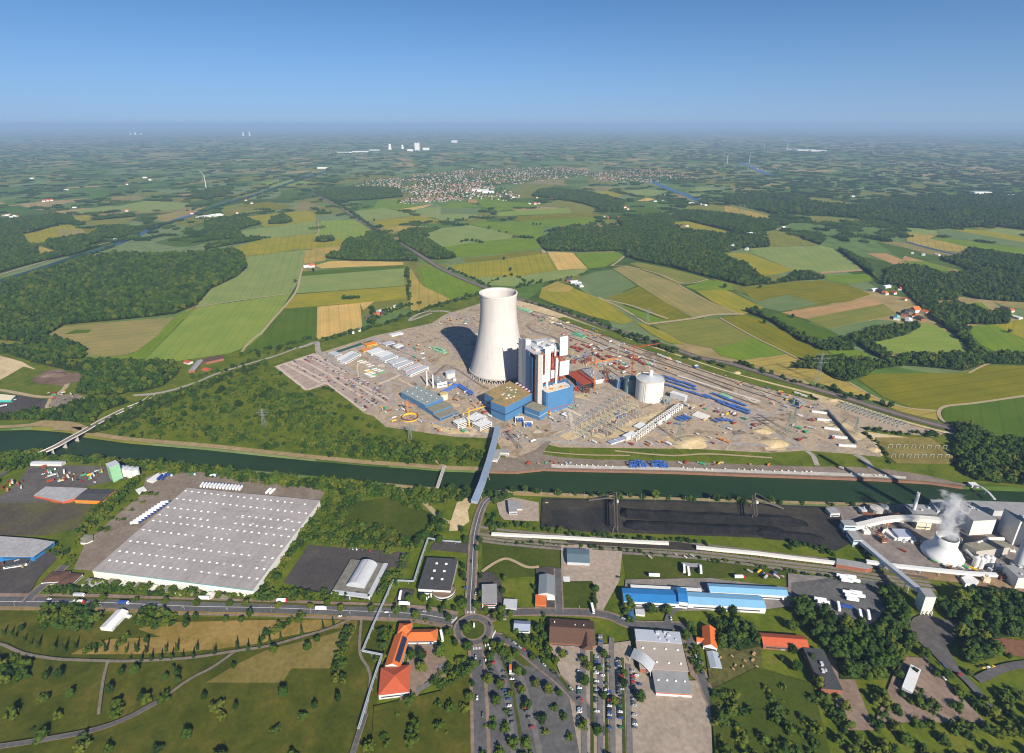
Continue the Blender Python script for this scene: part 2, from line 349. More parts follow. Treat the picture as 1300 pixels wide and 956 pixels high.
FIELDS = [
 ('bg','301,294 363,285 400,281 402,295 334,304 311,300'),('ol','312,275 389,267 401,270 401,281 363,285 336,288 327,281'),
 ('kg','281,263 307,258 332,266 329,270 308,272 283,269'),('ol','280,316 305,312 331,304 402,296 402,311 354,321 313,325 308,319'),
 ('bg','313,326 388,317 383,338 376,362 370,372 249,390 268,367 300,352 314,340'),('lg','177,463 249,390.6 369,373 356,395 331,427 318,438 300,448 283,451 262,455 230,459 205,463'),
 ('lg','408,280 454,279 474,295 466,297 463,303 424,304 403,301'),('ol','400,297 403,296 401,301 441,304 435,312 394,316 380,317 385,300'),
 ('to','388,318 434,313 431,322 414,326 413,331 385,335'),('tan','400,337 417,332 448,331 512,333 512,336.5 442,339 408,341'),
 ('gr','446,268 474,264 480,255 500,252 512,257 536,260 506,267 487,264'),('bg','449,268 488,264 528,273 466,281'),('tan','506,266 551,259 534,265 518,268'),
 ('bg','518,268 534,264 580,262 600,268 580,280 565,281 541,274'),('ol','472,281 528,274 565,281 554,284 520,283 488,291'),('to','488,291 506,287 543,288 546,290 518,294 506,294'),
 ('bg','540,297 560,290 595,286 625,291 658,301.5 610,307 560,314 545,306'),('gr','560,314 610,307 658,301.5 676,304 684,308 689,316 640,321 585,328 572,325'),
 ('do','588,329 689,318 691,322 591,334'),('ol','570,337 640,329 690,322 696,323 706,343 660,351 602,352 585,348'),('tan','695,320 727,321 746,341 708,343'),('gr','728,321.5 785,320.5 793,326 768,339 747,341'),
 ('bg','602,352 660,351 708,343 747,341.5 737,349 690,358 655,364 618,362'),('gr','600,281 652,282 688,289 692,294 683,304 672,303 643,295 621,290 596,285'),
 ('gr','648,281 760,275 760,282 720,288 686,288'),('do','631,276 723,271 760,271 760,275 660,280'),('lg','632,269 721,264 726,270 631,275'),('kg','683,261 708,254 735,258 760,265 760,271 726,270 721,264'),
 ('gr','569,258 594,257 611,263 560,264'),('bg2','560,264 612,264 606,272 560,272'),('bg','560,272 606,272 601,279 575,280'),('br','595,252 611,254 609,258 594,257'),
 ('gr','600,250 632,247 640,256 683,258 683,262 632,268 612,262'),
 ('ol','854,283 874,281 917,292 931,297 914,298 874,294'),('kg','868,266 872,261 940,262 985,274 980,280 940,274'),('dg','808,267 815,264 848,265 830,272 815,274'),('ol','750,244 770,242 790,247 785,251 770,250'),
 ('bg','789,243 820,240 848,243 830,248 800,248'),('tan','809,255 821,251 832,253 820,256'),('bg','877,243 889,237 917,241 905,243'),('bg','872,245 901,248 883,251'),
 ('bg2','735,352 757,345 778,342 790,350 808,363 770,379 745,369 755,364'),('do','770,379 811,364 845,384 877,404 848,408 830,400 800,388'),('gr','777,385 800,391 831,402 848,408 822,412'),
 ('kh','778,341 795,337 830,348 862,362 900,383 936,398 905,400 877,403 845,384 811,363'),('kg','799,335 809,333 851,341 899,354 872,360 861,362 836,349'),('gr','870,364 900,355 929,361 931,369 882,368'),
 ('ol','883,369 919,368 929,371 970,391 946,399 934,398 904,383'),('bg2','929,369 963,381 980,389 992,396 970,391'),('bg2','962,383 999,374 1040,386 992,396'),
 ('do','939,367 980,362 1041,356 1078,362 1105,374 1077,383 1041,387 999,374 960,383'),('kg','828,413 880,406 909,404 935,417 957,430 935,436 903,442 870,436 850,425'),('gr','904,442 935,436 957,429 996,449.5 960,455 940,458 915,452'),
 ('do','914,404 946,399 962,404 979,412 1014,430 1048,446 1066,457 1022,459 1000,449 957,428'),('to','941,459 998,450 1028,464 1062,482 1078,486 1112,505 1150,518 1190,521 1190,534 1150,525 1100,507 1040,487 985,472'),
 ('dg','975,400 994,398 1030,411 1055,420 1066,428 1035,431 1011,423 985,409'),('br','992,397 1109,378 1121,386 1021,405'),('kg','1022,405 1121,386 1139,399 1051,418'),('bg2','1053,419 1112,406 1139,408 1129,420 1068,428'),
 ('bg','952,315 977,314 1043,312 1063,317 1094,342 1040,346 1009,344 954,321'),('kg','971,295 986,292 1010,300 1040,311 977,314'),('ol','920,322 949,321 1008,343 989,348 960,352 951,338'),('br','1041,346 1094,342 1095,344 1042,348'),
 ('gr','1048,350 1104,348 1112,356 1078,361 1048,356'),('lg','1109,435 1154,425 1170,410 1188,414 1209,425 1224,438 1231,447 1131,449'),('to','1129,450 1197,448 1197,452 1136,455'),('gr','1050,445 1077,440 1112,455 1068,458'),
 ('do','1089,482 1106,475 1175,474 1223,474 1249,464 1300,465 1340,466 1340,500 1300,502 1209,516 1190,521 1158,519 1120,504'),('dg','1197,519 1300,505 1345,499 1380,575 1263,557 1214,543 1194,531'),
 ('gr','1222,415 1262,412 1285,424 1300,432 1330,440 1290,447 1262,447 1245,438'),('ol','1262,412 1300,405 1340,400 1340,440 1300,431 1285,424'),('kh','1261,383 1300,384 1330,388 1300,393 1275,390'),('gr','1227,386 1246,384 1256,393 1240,394'),
 ('br','1100,322 1125,322 1160,336 1140,338'),('br','1148,325 1219,344 1222,347 1190,342 1145,330'),('gr','1141,332 1175,332 1212,343 1195,344'),('to','1151,296 1190,299 1180,303 1230,313 1220,320 1195,318 1151,307'),
 ('gr','1180,302 1192,301 1300,316 1340,322 1289,324 1254,319 1228,314'),('bg2','1191,293 1208,292 1300,308 1340,314 1300,316 1235,306 1192,300'),('ol','1208,292 1220,291 1249,293 1300,301 1340,307 1300,308'),('bg','1249,293 1266,290 1300,294 1340,300 1300,301'),
 ('bg','1151,289 1189,293 1190,299 1151,296'),('kg','1006,273 1048,275 1100,281 1040,283'),('to','920,261 963,271 981,276 978,280 948,276 920,273'),('kg','1025,251 1055,254 1086,260 1058,260 1030,256'),
 ('ol','29,298 68,288 86,285 105,290 111,298 106,301 77,305 37,310 35,303'),('kh','72,291 105,291 110,299 77,304'),('ol','92,275 114,273 115,280 96,281'),('kg','89,283 154,277 177,275 154,286 131,288'),('do','105,291 131,289 123,296 112,299'),
 ('to','49,312 75,321 71,323 49,324'),('bg','88,270 131,262 185,262 177,268 110,272'),('kh','60,426 81,415 137,410 222,403 200,426 175,446 155,452 122,454 109,452 109,445 94,436'),('gr','110,453 155,453 176,446 200,426 222,404 228,400 246,392 178,462 160,465 125,458'),
 ('dg','81,425 96,419 117,419 112,423'),
 ('bg','376,373 382,351 513,341 513,363 434,369'),('dg','382,345 513,337 513,341 382,351'),('ol','361,392 375,374 515,364 516,380 471,384 403,389'),('dg','361,393 403,390 402,432 374,441 325,444 305,450 289,450 300,446 318,438 331,427'),
 ('tan','403,390 457,385 460,415 402,432'),('tan','457,385 475,383 461,394'),('to','521,340 533,360 573,381 530,397 522,394 519,368'),('gr','530,340 556,340 582,354 611,365 611,374 582,377 573,381 536,363'),
 ('ol','684,378 688,366 708,358 747,374 770,382 804,408 790,412 751,402 722,392 700,385'),('to','688,366 708,357.5 728,365 722,371 700,371'),('ol','806,409 822,413 850,426 870,438 850,436 826,424'),
 ('bg','150,262 185,255 240,258 232,266 180,270'),('kh','186,276 230,268 262,262 250,270 210,282'),('lg','330,232 372,228 396,232 350,240'),('do','300,262 340,256 372,262 350,267'),
]
for k, s in FIELDS:
    sheet('field', [tuple(map(float, p.split(','))) for p in s.split()], fm(k))

DIRT = mat('farm_track', (.34, .26, .15), .15, .1)
for s, w in (('760,378 790,392 822,412', 7), ('822,412 877,405 905,400 944,399', 12), ('770,381 800,388 831,399 848,405', 9), ('778,338 800,339 836,348 868,360 899,355', 7), ('862,362 900,383 936,398', 5),
             ('1320,500 1240,512 1202,516 1192,523 1195,533 1208,541', 6), ('1078,486 1112,505 1150,518 1190,522', 5), ('330,426 345,408 361,390 376,370 381,352 384,340', 7), ('305,450 315,437 330,424', 6), ('249,390 310,381 369,373', 6),
             ('404,282 405,292 402,300', 5), ('0,349 38,338 75,326 110,315 151,305', 9), ('914,404 957,428 1000,449 1028,464', 5), ('1041,346 1094,343', 9), ('1230,474 1250,464 1275,457', 5), ('776,338 785,332 793,325', 8), ('689,317 691,322', 14), ('986,292 1000,288', 8)):
    ribbon('farm_track', [tuple(map(float, p.split(','))) for p in s.split()], w, DIRT)
BLUEW = mat('far_water', (.035, .075, .13), .1, .01, rough=0.25)
for s, w in (('416,216 400,221 361,234 328,246 292,256 246,272 200,288 151,309 110,322', 34), ('110,322 40,345 -20,364', 40), ('823,229 836,234 849,240 872,248 890,256', 62), ('935,206 955,212 968,219 978,222', 80), ('1151,307 1190,318 1240,328', 16)):
    ribbon('canal_water', [tuple(map(float, p.split(','))) for p in s.split()], w, BLUEW if s[:4] != '110,' else MATS['water'])

# ------------------------------------------------------------------ near ground cover: rough grass, building site, yards, roads
def px(s): return [tuple(map(float, p.split(','))) for p in s.split()]
ROUGH = multi_mat('rough_grass', [(.042, .064, .004), (.076, .104, .007), (.104, .124, .010), (.135, .13, .02)], .03)
MEAD = multi_mat('dry_grass', [(.115, .092, .016), (.20, .138, .032), (.25, .168, .05), (.27, .19, .065)], .02)
PARK = multi_mat('park_grass', [(.032, .044, .003), (.052, .062, .005), (.076, .076, .008), (.115, .092, .018)], .03)
SITE = multi_mat('site_earth', [(.14, .10, .066), (.26, .195, .13), (.37, .285, .195), (.25, .205, .16), (.45, .36, .24)], .02, 6, fine=.22)
SAND = multi_mat('sand', [(.36, .27, .15), (.47, .36, .20), (.55, .44, .27)], .03)
GRAVEL = multi_mat('gravel_yard', [(.15, .115, .085), (.19, .15, .115), (.235, .19, .15)], .03)
ASPH = multi_mat('asphalt', [(.075, .072, .072), (.10, .096, .094), (.125, .12, .115)], .05)
ROADM = multi_mat('road_asphalt', [(.075, .072, .073), (.095, .091, .09), (.115, .11, .108)], .04)
DARKA = multi_mat('dark_yard', [(.052, .046, .042), (.066, .058, .053), (.085, .075, .065)], .02)
PAVE = multi_mat('paving', [(.17, .118, .085), (.21, .15, .11), (.25, .185, .14)], .05)
COALG = multi_mat('coal_ground', [(.018, .017, .017), (.026, .025, .024), (.040, .036, .031), (.060, .052, .038)], .02, fine=.25)
CONC = multi_mat('concrete_slab', [(.33, .30, .26), (.42, .38, .33), (.5, .46, .40)], .05)
RAILB = multi_mat('rail_ballast', [(.085, .066, .052), (.115, .09, .07), (.14, .115, .095)], .05)
BRICKW = mat('red_sheet_piling', (.20, .105, .07), .2, .2)
BANK = multi_mat('bank_stones', [(.20, .145, .065), (.27, .20, .095), (.30, .24, .13)], .06)

def cover(name, s, m): return sheet(name, px(s), m, align=0.0)
# everything between the bypass road and the fields starts as rough grass
cover('grassland', '-80,440 30,437 60,430 110,457 180,462 225,459 300,448 372,440 402,432 475,414 560,388 612,374 660,378 700,388 800,424 900,457 1000,481 1090,508 1190,536 1260,558 1390,575 1390,622 1300,620 1222,613 1110,606 950,600 800,594 656,593 560,592 466,586 330,572 260,565 106,548 60,540 -80,535', ROUGH)
cover('grassland', '-80,578 60,584 106,588 160,591 260,598 330,604 400,611 466,617 530,623 590,627 656,630 728,633 800,636 950,642 1110,645 1300,647 1400,650 1520,870 1700,1100 -500,1100 -260,760', ROUGH)
# south side park and meadow
cover('park_meadow', '-200,772 0,776 240,784 460,788 500,792 480,880 470,1010 -330,1010', PARK)
cover('dry_meadow', '205,810 175,800 200,792 300,789 400,788 455,789 440,798 400,802 360,810 330,818 270,826 215,830 170,832 90,832 125,815 150,812', MEAD)
cover('dry_meadow', '440,800 454,790 452,800 436,828 428,868 262,868 300,845 340,826 400,812', multi_mat('pale_meadow', [(.12, .10, .022), (.16, .125, .034), (.19, .145, .048)], .03))
cover('dry_meadow', '360,866 370,850 425,850 424,875 418,930 330,930', PARK)
# green field right of the black-roofed hall etc.
cover('meadow', '612,690 712,690 712,732 660,734 630,738 612,734', multi_mat('green_meadow', [(.036, .054, .005), (.052, .070, .007), (.075, .078, .014)], .02))
cover('meadow', '430,640 500,632 556,656 560,668 540,690 508,696 470,690 430,684', multi_mat('green_meadow', [], .02))
cover('meadow', '788,700 900,710 1010,724 1010,738 950,733 905,736 845,738 795,742', multi_mat('green_meadow', [], .02))
# left upper sandy pit and yard
cover('sand_pit', '-60,452 0,452 28,460 46,470 30,466 10,478 0,483 -60,490', SAND)
cover('spoil_heap_ground', '40,483 58,471 78,470 92,475 108,472 116,478 110,484 92,486 84,492 66,489 48,488', multi_mat('brown_spoil', [(.10, .065, .045), (.15, .10, .07), (.21, .15, .12)], .03))
cover('yard', '-60,500 0,500 20,502 44,506 60,508 60,515 56,524 36,522 0,527 -60,530', DARKA)
cover('yard', '62,503 100,501 112,508 96,516 64,518', GRAVEL)
ribbon('farm_track', px('-30,494 0,496 24,500 46,504 66,504 80,496 86,488'), 9, DIRT)
ribbon('farm_track', px('66,504 62,512 60,518 72,520'), 6, DIRT)
# ---- construction site
SITEP = '348,466 397,449.5 411,447 475,427 548,411 565,400 590,392 612,385 660,382 721,402 795,431 858,450 926,473 969,488 1025,499 1058,509 1129,533 1197,551 1190,556 1127,549 1095,548 1110,566 1118,581 1085,578 1023,573 978,576 880,571 711,569 694,565 682,575 665,580 655,583 645,586 630,560 622,557 582,556 548,551.5 490,543 474,529 463,526 417,489 389,497'
cover('building_site', SITEP, SITE)
cover('sand_strip', '650,379 662,382 690,391 721,402 716,405 690,400 660,390 648,386', SAND)
cover('sand_strip', '795,429 858,450 926,473 1025,498 1060,508 1050,512 1010,503 930,480 858,457 800,436', SAND)
for s in ('845,555 878,552 897,560 893,569 862,571 850,566', '968,561 985,556 1000,566 996,573 972,573', '960,547 975,541 985,546 983,553', '702,552 745,536 800,512 812,516 770,540 725,562', '770,556 800,535 845,520 850,530 810,560', '1040,533 1075,538 1100,556 1085,562', '1100,549 1180,560 1118,580',
          '540,538 620,546 622,553 570,552', '1045,505 1066,510 1060,516 1040,512'):
    cover('sand_patch', s, SAND)
for s in ('465,468 500,475 560,497 600,482 590,470 560,472 520,440 470,450', '690,500 740,500 790,490 745,535 700,550', '860,480 920,505 980,525 960,535 900,520 850,500'):
    cover('trodden_ground', s, multi_mat('trodden_ground', [(.25, .2, .16), (.33, .27, .22), (.38, .31, .24)], .06, fine=.3))
cover('tower_shadow_patch', '556,424 566,414 590,412 610,416 622,428 612,446 606,470 596,468 578,448', multi_mat('shaded_site_earth', [(.16, .12, .10), (.24, .19, .16), (.32, .26, .2), (.2, .1, .07)], .05, fine=.3))  # cooling tower's cast shadow put into the ground colour as a darker blotched sheet
# earth car park
cover('car_park_ground', '352,466 397,452 404,453 440,476 470,484 490,500 497,515 470,524 462,523 420,487 390,494', multi_mat('car_park_earth', [(.26, .19, .15), (.33, .25, .2), (.38, .3, .24)], .05, fine=.15))
for s in ('352,466 389,496', '360,462 407,487', '368,460 414,484', '380,456 425,480', '390,452 436,478', '397,451 440,474', '352,466 397,451', '391,496 416,486'):
    ribbon('car_park_lane', px(s), 6, multi_mat('lane_earth', [(.42, .33, .27), (.5, .4, .33)], .05), n=1)
for s in ('413,486 463,523', '421,480 478,516', '432,479 490,512', '444,482 495,508'):
    ribbon('car_park_lane', px(s), 5, multi_mat('lane_earth', [], .05), n=1)
for s, w in (('404,447 425,460 444,471 463,478 480,481', 12), ('480,481 492,490 497,506 502,517', 9), ('375,443 388,440 401,435 403,440 404,447', 12), ('220,496 250,486 271,477 298,468 325,460 349,453 376,443', 7), ('169,503 195,501 220,496', 9),
             ('547,396 566,396 580,402 598,411', 9), ('548,398 520,408 530,400 547,395', 8), ('480,481 520,492 560,500 600,505 612,508', 8), ('465,450 500,468 535,490', 8), ('620,470 598,484 605,503 622,535 640,556 680,560 720,548 760,520 800,495', 9),
             ('500,520 515,528 560,540 600,548 630,556', 8), ('640,556 700,562 800,566 900,563 960,566 1023,570', 10), ('1023,573 1032,580 1037,592', 8), ('1085,578 1096,584 1108,597', 10), ('930,530 970,548 1005,562 1020,572', 10),
             ('1000,520 960,535 930,560', 8)):
    ribbon('site_road', px(s), w, multi_mat('site_road', [(.24, .205, .18), (.30, .26, .225), (.36, .31, .265)], .05))
rt_ = random.Random(8); TRK = [multi_mat('pale_tracks', [(.42, .345, .26), (.54, .45, .34)], .06), multi_mat('dark_tracks', [(.15, .115, .09), (.22, .175, .14)], .06), multi_mat('grey_tracks', [(.25, .225, .2), (.32, .29, .26)], .06)]
sp_ = px(SITEP); k = 0
while k < 46:
    x, y = rt_.uniform(360, 1100), rt_.uniform(395, 565); a = rt_.choice((.36, .36, .3, -.75, -.5, 1.2)) + rt_.uniform(-.15, .15); ln = rt_.uniform(15, 60); q_ = [(x + ln * t * math.cos(a) + rt_.uniform(-3, 3), y + ln * t * math.sin(a) + rt_.uniform(-1.5, 1.5)) for t in (-.5, -.2, .2, .5)]
    if not all(inside(*p, sp_) for p in q_): continue
    ribbon('vehicle_tracks', q_, rt_.choice((2, 3, 4, 7)), TRK[k % 3]); k += 1
for k in range(26):
    x, y = rt_.uniform(440, 1080), rt_.uniform(405, 560); r_ = rt_.uniform(4, 13); q_ = [(x + r_ * rt_.uniform(.6, 1.2) * math.cos(t * .7), y + r_ * .38 * rt_.uniform(.6, 1.2) * math.sin(t * .7)) for t in range(9)]
    if all(inside(*p, sp_) for p in q_): sheet('worn_patch', q_, TRK[k % 3] if k % 4 else SAND, align=0.0)
# crane rails, rail sidings inside the site, running with the main line
for k, (s, w) in enumerate((('670,394 740,414 800,440 900,475 990,505', 3), ('672,399 740,420 800,446 900,481 985,510', 3), ('720,428 800,456 880,486 960,515', 3), ('700,410 780,444 860,470 930,497', 4), ('860,478 930,500 965,511', 7))):
    ribbon('crane_rail', px(s), w, multi_mat('pale_strip', [(.45, .40, .34), (.55, .5, .43)], .1) if w == 7 else RAILB)
ribbon('grass_embankment', px('716,403 800,432 862,453 930,475 1015,498 1032,502'), 26, ROUGH, off=-14)
# main line railway
ribbon('railway_bed', px('398,246 426,260 466,286 509,309 554,338 582,352 611,364 640,374 660,380.5 690,389 722,399 785,421 847,441 888,455 930,463.5 1015,489 1072,506 1129,524 1186,540 1215,547 1257,560 1330,585'), 22, RAILB)
ribbon('railway_bed', px('398,246 426,260 466,286 509,309 554,338 582,352 611,364 640,374 660,380.5 690,389 722,399 785,421 847,441 888,455 930,463.5 1015,489 1072,506 1129,524 1186,540 1215,547 1257,560 1330,585'), 7, multi_mat('track_bed', [(.16, .13, .11), (.2, .17, .15)], .1))
ribbon('farm_track', px('1060,508 1129,531 1190,548 1215,553'), 8, SAND)
# ---- quay and north bank
cover('quay_apron', '655,583 680,573 694,562 700,562 688,578 712,582 756,585 860,587 950,591.5 1030,594 1088,594.5 1130,598 1175,605 1226,617 1224,619 1180,613.2 1110,608.8 1040,606.6 950,603.6 860,600.2 800,599 728,597.4 690,596.6 656,600.2 620,599.6 620,588 640,584', GRAVEL)
cover('quay_slab', '700,591 756,593 860,595 950,598.5 1040,601 1110,603.5 1150,606.5 1150,609.8 1110,607.4 1040,605 950,602.2 860,598.8 756,596.8 700,595.4', CONC)
cover('building_pad', '618,596 626,583 650,582 660,588 690,586 690,595 655,599', GRAVEL)
ribbon('bank_path', px('-40,543 0,543.6 50,541 90,545 106,550 160,558.5 260,567 330,574.5 400,582 466,588.4 530,592.6 562,595.4 612,597'), 11, BANK)
ribbon('bank_path', px('566,595 556,588 548,580'), 6, DIRT)
ribbon('bank_path', px('40,541 60,537 90,540 104,546 70,545'), 14, BANK)
ribbon('bank_path', px('490,617 540,622 556,623.5'), 7, BANK); ribbon('bank_path', px('640,625.5 700,629 860,635 1060,641 1130,642'), 6, BANK)
ribbon('farm_track', px('500,622 520,628 540,641 555,656 566,664 578,664'), 7, DIRT)
cover('bare_earth', '572,664 580,640 592,634 600,636 594,650 596,664 580,676 570,676', SAND)
ribbon('farm_track', px('780,574 850,580 900,578 980,583'), 4, DIRT); ribbon('farm_track', px('690,575 740,579 800,580'), 3, DIRT)
cover('switchyard_meadow', '1111,557 1180,557 1208,578 1212,591 1138,590 1124,580', multi_mat('switchyard_grass', [(.12, .105, .02), (.18, .145, .04), (.23, .18, .06)], .03))
# ---- south bank: coal yard, power station yard
cover('coal_yard', '688,634 860,637 1048,645 1066,655 1078,692 1060,702 1020,692 1000,686 860,681 740,677 686,669', COALG)
cover('coal_dust_ground', '690,636 860,640 1040,648 1050,652 1040,656 860,650 760,646 700,650 700,664 688,666', multi_mat('coal_dust', [(.032, .028, .022), (.045, .039, .03), (.065, .056, .04)], .02))
cover('works_yard', '1048,645 1140,643 1300,646 1420,650 1460,760 1300,757 1200,730 1130,718 1080,692 1066,655', multi_mat('works_yard', [(.14, .115, .10), (.19, .16, .14), (.24, .2, .17)], .03))
cover('works_earth', '1130,722 1200,726 1290,737 1300,757 1220,742 1150,735', multi_mat('works_earth', [(.16, .10, .05), (.24, .16, .09), (.28, .2, .13)], .04))
cover('yard', '630,640 650,633 684,640 684,664 640,662 634,655', multi_mat('pale_yard', [(.28, .22, .17), (.34, .27, .21)], .04))
# rail sidings south of the coal yard
for off in (-14, -8, -2, 5, 12):
    ribbon('rail_siding', px('605,678 640,683 720,690 800,695 860,699 910,704 990,714 1060,722 1110,730 1180,740'), 4.2, RAILB if off % 2 else multi_mat('track_bed', [], .1), off=off)
cover('siding_ground', '720,684 860,690 905,697 900,702 800,697 720,692', multi_mat('coal_dust', [], .02))
# ---- yards round the buildings in the foreground
cover('yard', '120,726 237,600 290,604 416,622 405,640 322,752', GRAVEL)
cover('yard', '186,608 214,598 262,604 260,622 236,619 170,690 122,727 94,725 110,690 150,655 180,630', GRAVEL)
for k, s in enumerate(('166,636 186,640', '156,648 176,652', '148,660 168,664', '140,668 160,672')): pass
cover('yard', '360,742 392,694 425,697 520,704 516,723 495,722 484,745 470,762 420,758', DARKA)
cover('yard', '546,700 552,689 600,692 598,705', DARKA); cover('yard', '500,766 508,749 527,751 522,768', DARKA)
cover('yard', '60,640 108,620 160,610 180,594 40,592 20,618 0,632 -30,645 0,650', multi_mat('dark_gravel', [(.075, .066, .06), (.1, .088, .08), (.13, .115, .1)], .03))
cover('waste_ground', '-60,660 0,640 60,640 118,642 104,672 60,682 0,682 -60,690', multi_mat('waste_ground', [(.06, .05, .035), (.08, .066, .045), (.09, .085, .03), (.11, .09, .07)], .02))
cover('yard', '-60,722 0,716 60,704 84,700 50,735 36,760 -60,764', DARKA)
cover('yard', '712,694 750,694 752,700 790,702 786,740 764,780 752,780 752,740 713,740', multi_mat('pale_yard', [], .04))
cover('meadow', '713,741 752,741 757,752 757,778 712,778', multi_mat('green_meadow', [], .02))
cover('yard', '607,730 622,728 636,740 642,778 607,778', DARKA)
cover('yard', '680,722 704,722 712,730 708,776 696,776 682,770', DARKA)
cover('yard', '794,738 900,736 1000,748 1000,730 1130,742 1136,760 1110,792 1082,804 1052,782 1000,772 972,776 862,778 790,776', multi_mat('grey_yard', [(.15, .13, .115), (.19, .168, .15), (.23, .2, .18)], .04))
cover('asphalt_court', '1004,742 1060,735 1128,742 1124,772 1090,790 1050,778 1004,770', ASPH)
cover('parking_court', '696,818 756,822 800,816 806,850 832,868 900,866 905,985 690,985 700,880 712,860', multi_mat('court_paving', [(.24, .195, .15), (.29, .235, .18), (.33, .27, .21)], .05))
cover('parking_court', '612,826 636,820 660,834 690,855 722,884 740,985 600,985', ASPH)
cover('parking_court', '520,815 558,822 568,842 566,862 540,868 524,900 505,900 514,868', PAVE)
cover('yard', '862,800 872,800 900,866 892,874 876,860', PAVE)
cover('garden_plots', '895,826 965,824 968,868 905,900', multi_mat('garden_soil', [(.06, .055, .025), (.09, .085, .02), (.12, .09, .05)], .12, fine=.4))
cover('gravel_loop', '1152,790 1170,782 1212,792 1220,808 1200,822 1216,850 1206,856 1180,830 1160,812', multi_mat('dark_gravel', [], .03))
cover('sports_court', '1252,810 1300,816 1330,820 1330,840 1300,838 1270,830', multi_mat('red_earth', [(.15, .07, .04), (.19, .095, .055)], .05))
cover('yard', '1132,862 1150,836 1172,838 1200,866 1250,920 1110,920', PAVE)
cover('yard', '1050,824 1062,824 1085,868 1110,930 1066,930', PAVE)
# ---- streets
WL = mat('road_paint', (.75, .75, .72), .05)
def street(s, w, walk=0.0, line=False, wm=None):
    wm = wm or PAVE
    if walk: ribbon('pavement', px(s), w + 2 * walk, wm)
    ribbon('road', px(s), w, ROADM)
    if line: ribbon('road_marking', px(s), 0.35, WL)
MAIN = '-90,764 0,766 120,767 240,772 340,774 420,777 500,780 539,783 578,790'
street(MAIN, 14, 5, True)
ribbon('verge', px('60,760.5 240,765 500,773'), 2.6, PARK); ribbon('verge', px('0,774 240,779.5 440,785'), 2.2, MEAD)
street('598,790 597,768 599,740 600,714 602,683 606,664 611,648 618,637 634,628 645,626', 7.5, 2.6, True)
street('618,790 640,781 680,779 720,779.5 755,781 778,786 800,795 850,797 866,800 880,830 892,866 905,900', 8, 1.8)
street('612,812 636,812 660,826 690,850 712,868 740,898 770,935', 8, 1.5)
street('600,815 605,830 607,862 609,905 611,985', 11, 3)
street('708,724 709,750 710,778', 7, 1.5); street('84,720 60,742 42,758 36,766', 8, 2); street('-30,612 0,606 22,591 51,575', 8)
street('1182,812 1210,850 1232,872 1260,905', 7); street('1240,866 1270,852 1300,846 1350,842', 8); street('440,764 452,755 470,764', 5)
street('846,796 858,775 905,772', 7)
PATHM = multi_mat('path_gravel', [(.15, .125, .095), (.19, .16, .125)], .1)
ribbon('path', px('-40,818 0,820 30,832 70,839 110,841 165,842 240,838 300,829 340,823 380,812 420,800 446,788'), 3.2, PATHM)
ribbon('path', px('300,829 270,850 240,866 200,895'), 3, PATHM); ribbon('path', px('138,842 132,866 126,910'), 2.6, PATHM); ribbon('path', px('459,790 457,830 468,852 470,870 464,910'), 2.6, PATHM)
ribbon('farm_track', px('612,728 630,716 645,712 668,722 684,722'), 4, DIRT)
ROUND = G(601, 802)
def disc(name, r, m, c=None, n=48):
    c = ROUND if c is None else c
    return sheet(name, [(c.x + r * math.cos(2 * math.pi * i / n), c.y + r * math.sin(2 * math.pi * i / n), 0) for i in range(n)], m, world=True, align=0.0)
disc('pavement', 21.5, PAVE); disc('road', 19, ROADM); disc('roundabout_apron', 13.5, PAVE)
disc('roundabout_island', 11.8, multi_mat('green_meadow', [], .02))
# zebra and give-way paint round the roundabout
for k, (x, y, a) in enumerate(((598, 780, 0), (577, 790, .9), (627, 808, 1.2), (606, 826, 0.1))):
    c = G(x, y); b = MB(); LAYER[0] += .008
    for i in range(6):
        d = (i - 2.5) * 1.5; b.add([(c.x + d * math.cos(a) - .3 + u, c.y + d * math.sin(a) + w, LAYER[0]) for u, w in ((0, -1.6), (.6, -1.6), (.6, 1.6), (0, 1.6))], [(0, 1, 2, 3)])
    b.build('road_marking', WL)['kind'] = 'structure'
# quay wall and bank revetments follow the water's edge
def wall_line(name, i0, i1, line, up, h0, h1, th, m, label):
    b = MB(); seg = line[i0:i1]
    for a, c in zip(seg[:-1], seg[1:]):
        q = Vector((0, up * th, 0)); vs = []
        for p in (a, c): vs += [(p.x, p.y - up * .2, h0), (p.x, p.y + up * th, h0), (p.x, p.y + up * th, h1), (p.x, p.y - up * .2, h1)]
        b.add(vs, [(0, 4, 5, 1), (1, 5, 6, 2), (2, 6, 7, 3), (3, 7, 4, 0), (0, 1, 2, 3), (7, 6, 5, 4)])
    return tag(b.build(name, m), label, 'quay wall')
qi = next(i for i, p in enumerate(NB) if p[0] >= 618); qe = next(i for i, p in enumerate(NB) if p[0] >= 1222)
wall_line('quay_wall', qi, qe + 1, nb, 1, -4.2, .95, 1.6, BRICKW, 'long rust red sheet piled quay wall along the north side of the canal')

for s in ('560,872 585,850 600,846', ): pass
AIS = multi_mat('aisle_asphalt', [(.13, .118, .11), (.16, .148, .14)], .05)
for s in ('622,832 640,868 655,985', '640,828 664,868 690,985', '762,808 762,985', '776,812 778,985', '740,822 742,985', '797,846 800,985', '560,846 556,862 530,880'): ribbon('parking_aisle', px(s), 5, AIS, n=2)
for s in ('630,826 649,868 668,985', '751,830 752,985', '769,832 771,985', '790,838 793,985'): ribbon('planted_strip', px(s), 2.6, MATS['green_meadow'], n=2)
cover('dry_meadow', '560,880 596,846 598,985 470,985 475,900', PARK); cover('meadow', '900,880 960,850 1030,870 1060,985 910,985', MATS['green_meadow'])
street('200,895 120,930 -60,960', 4, .5); street('464,910 440,985', 4, .5)

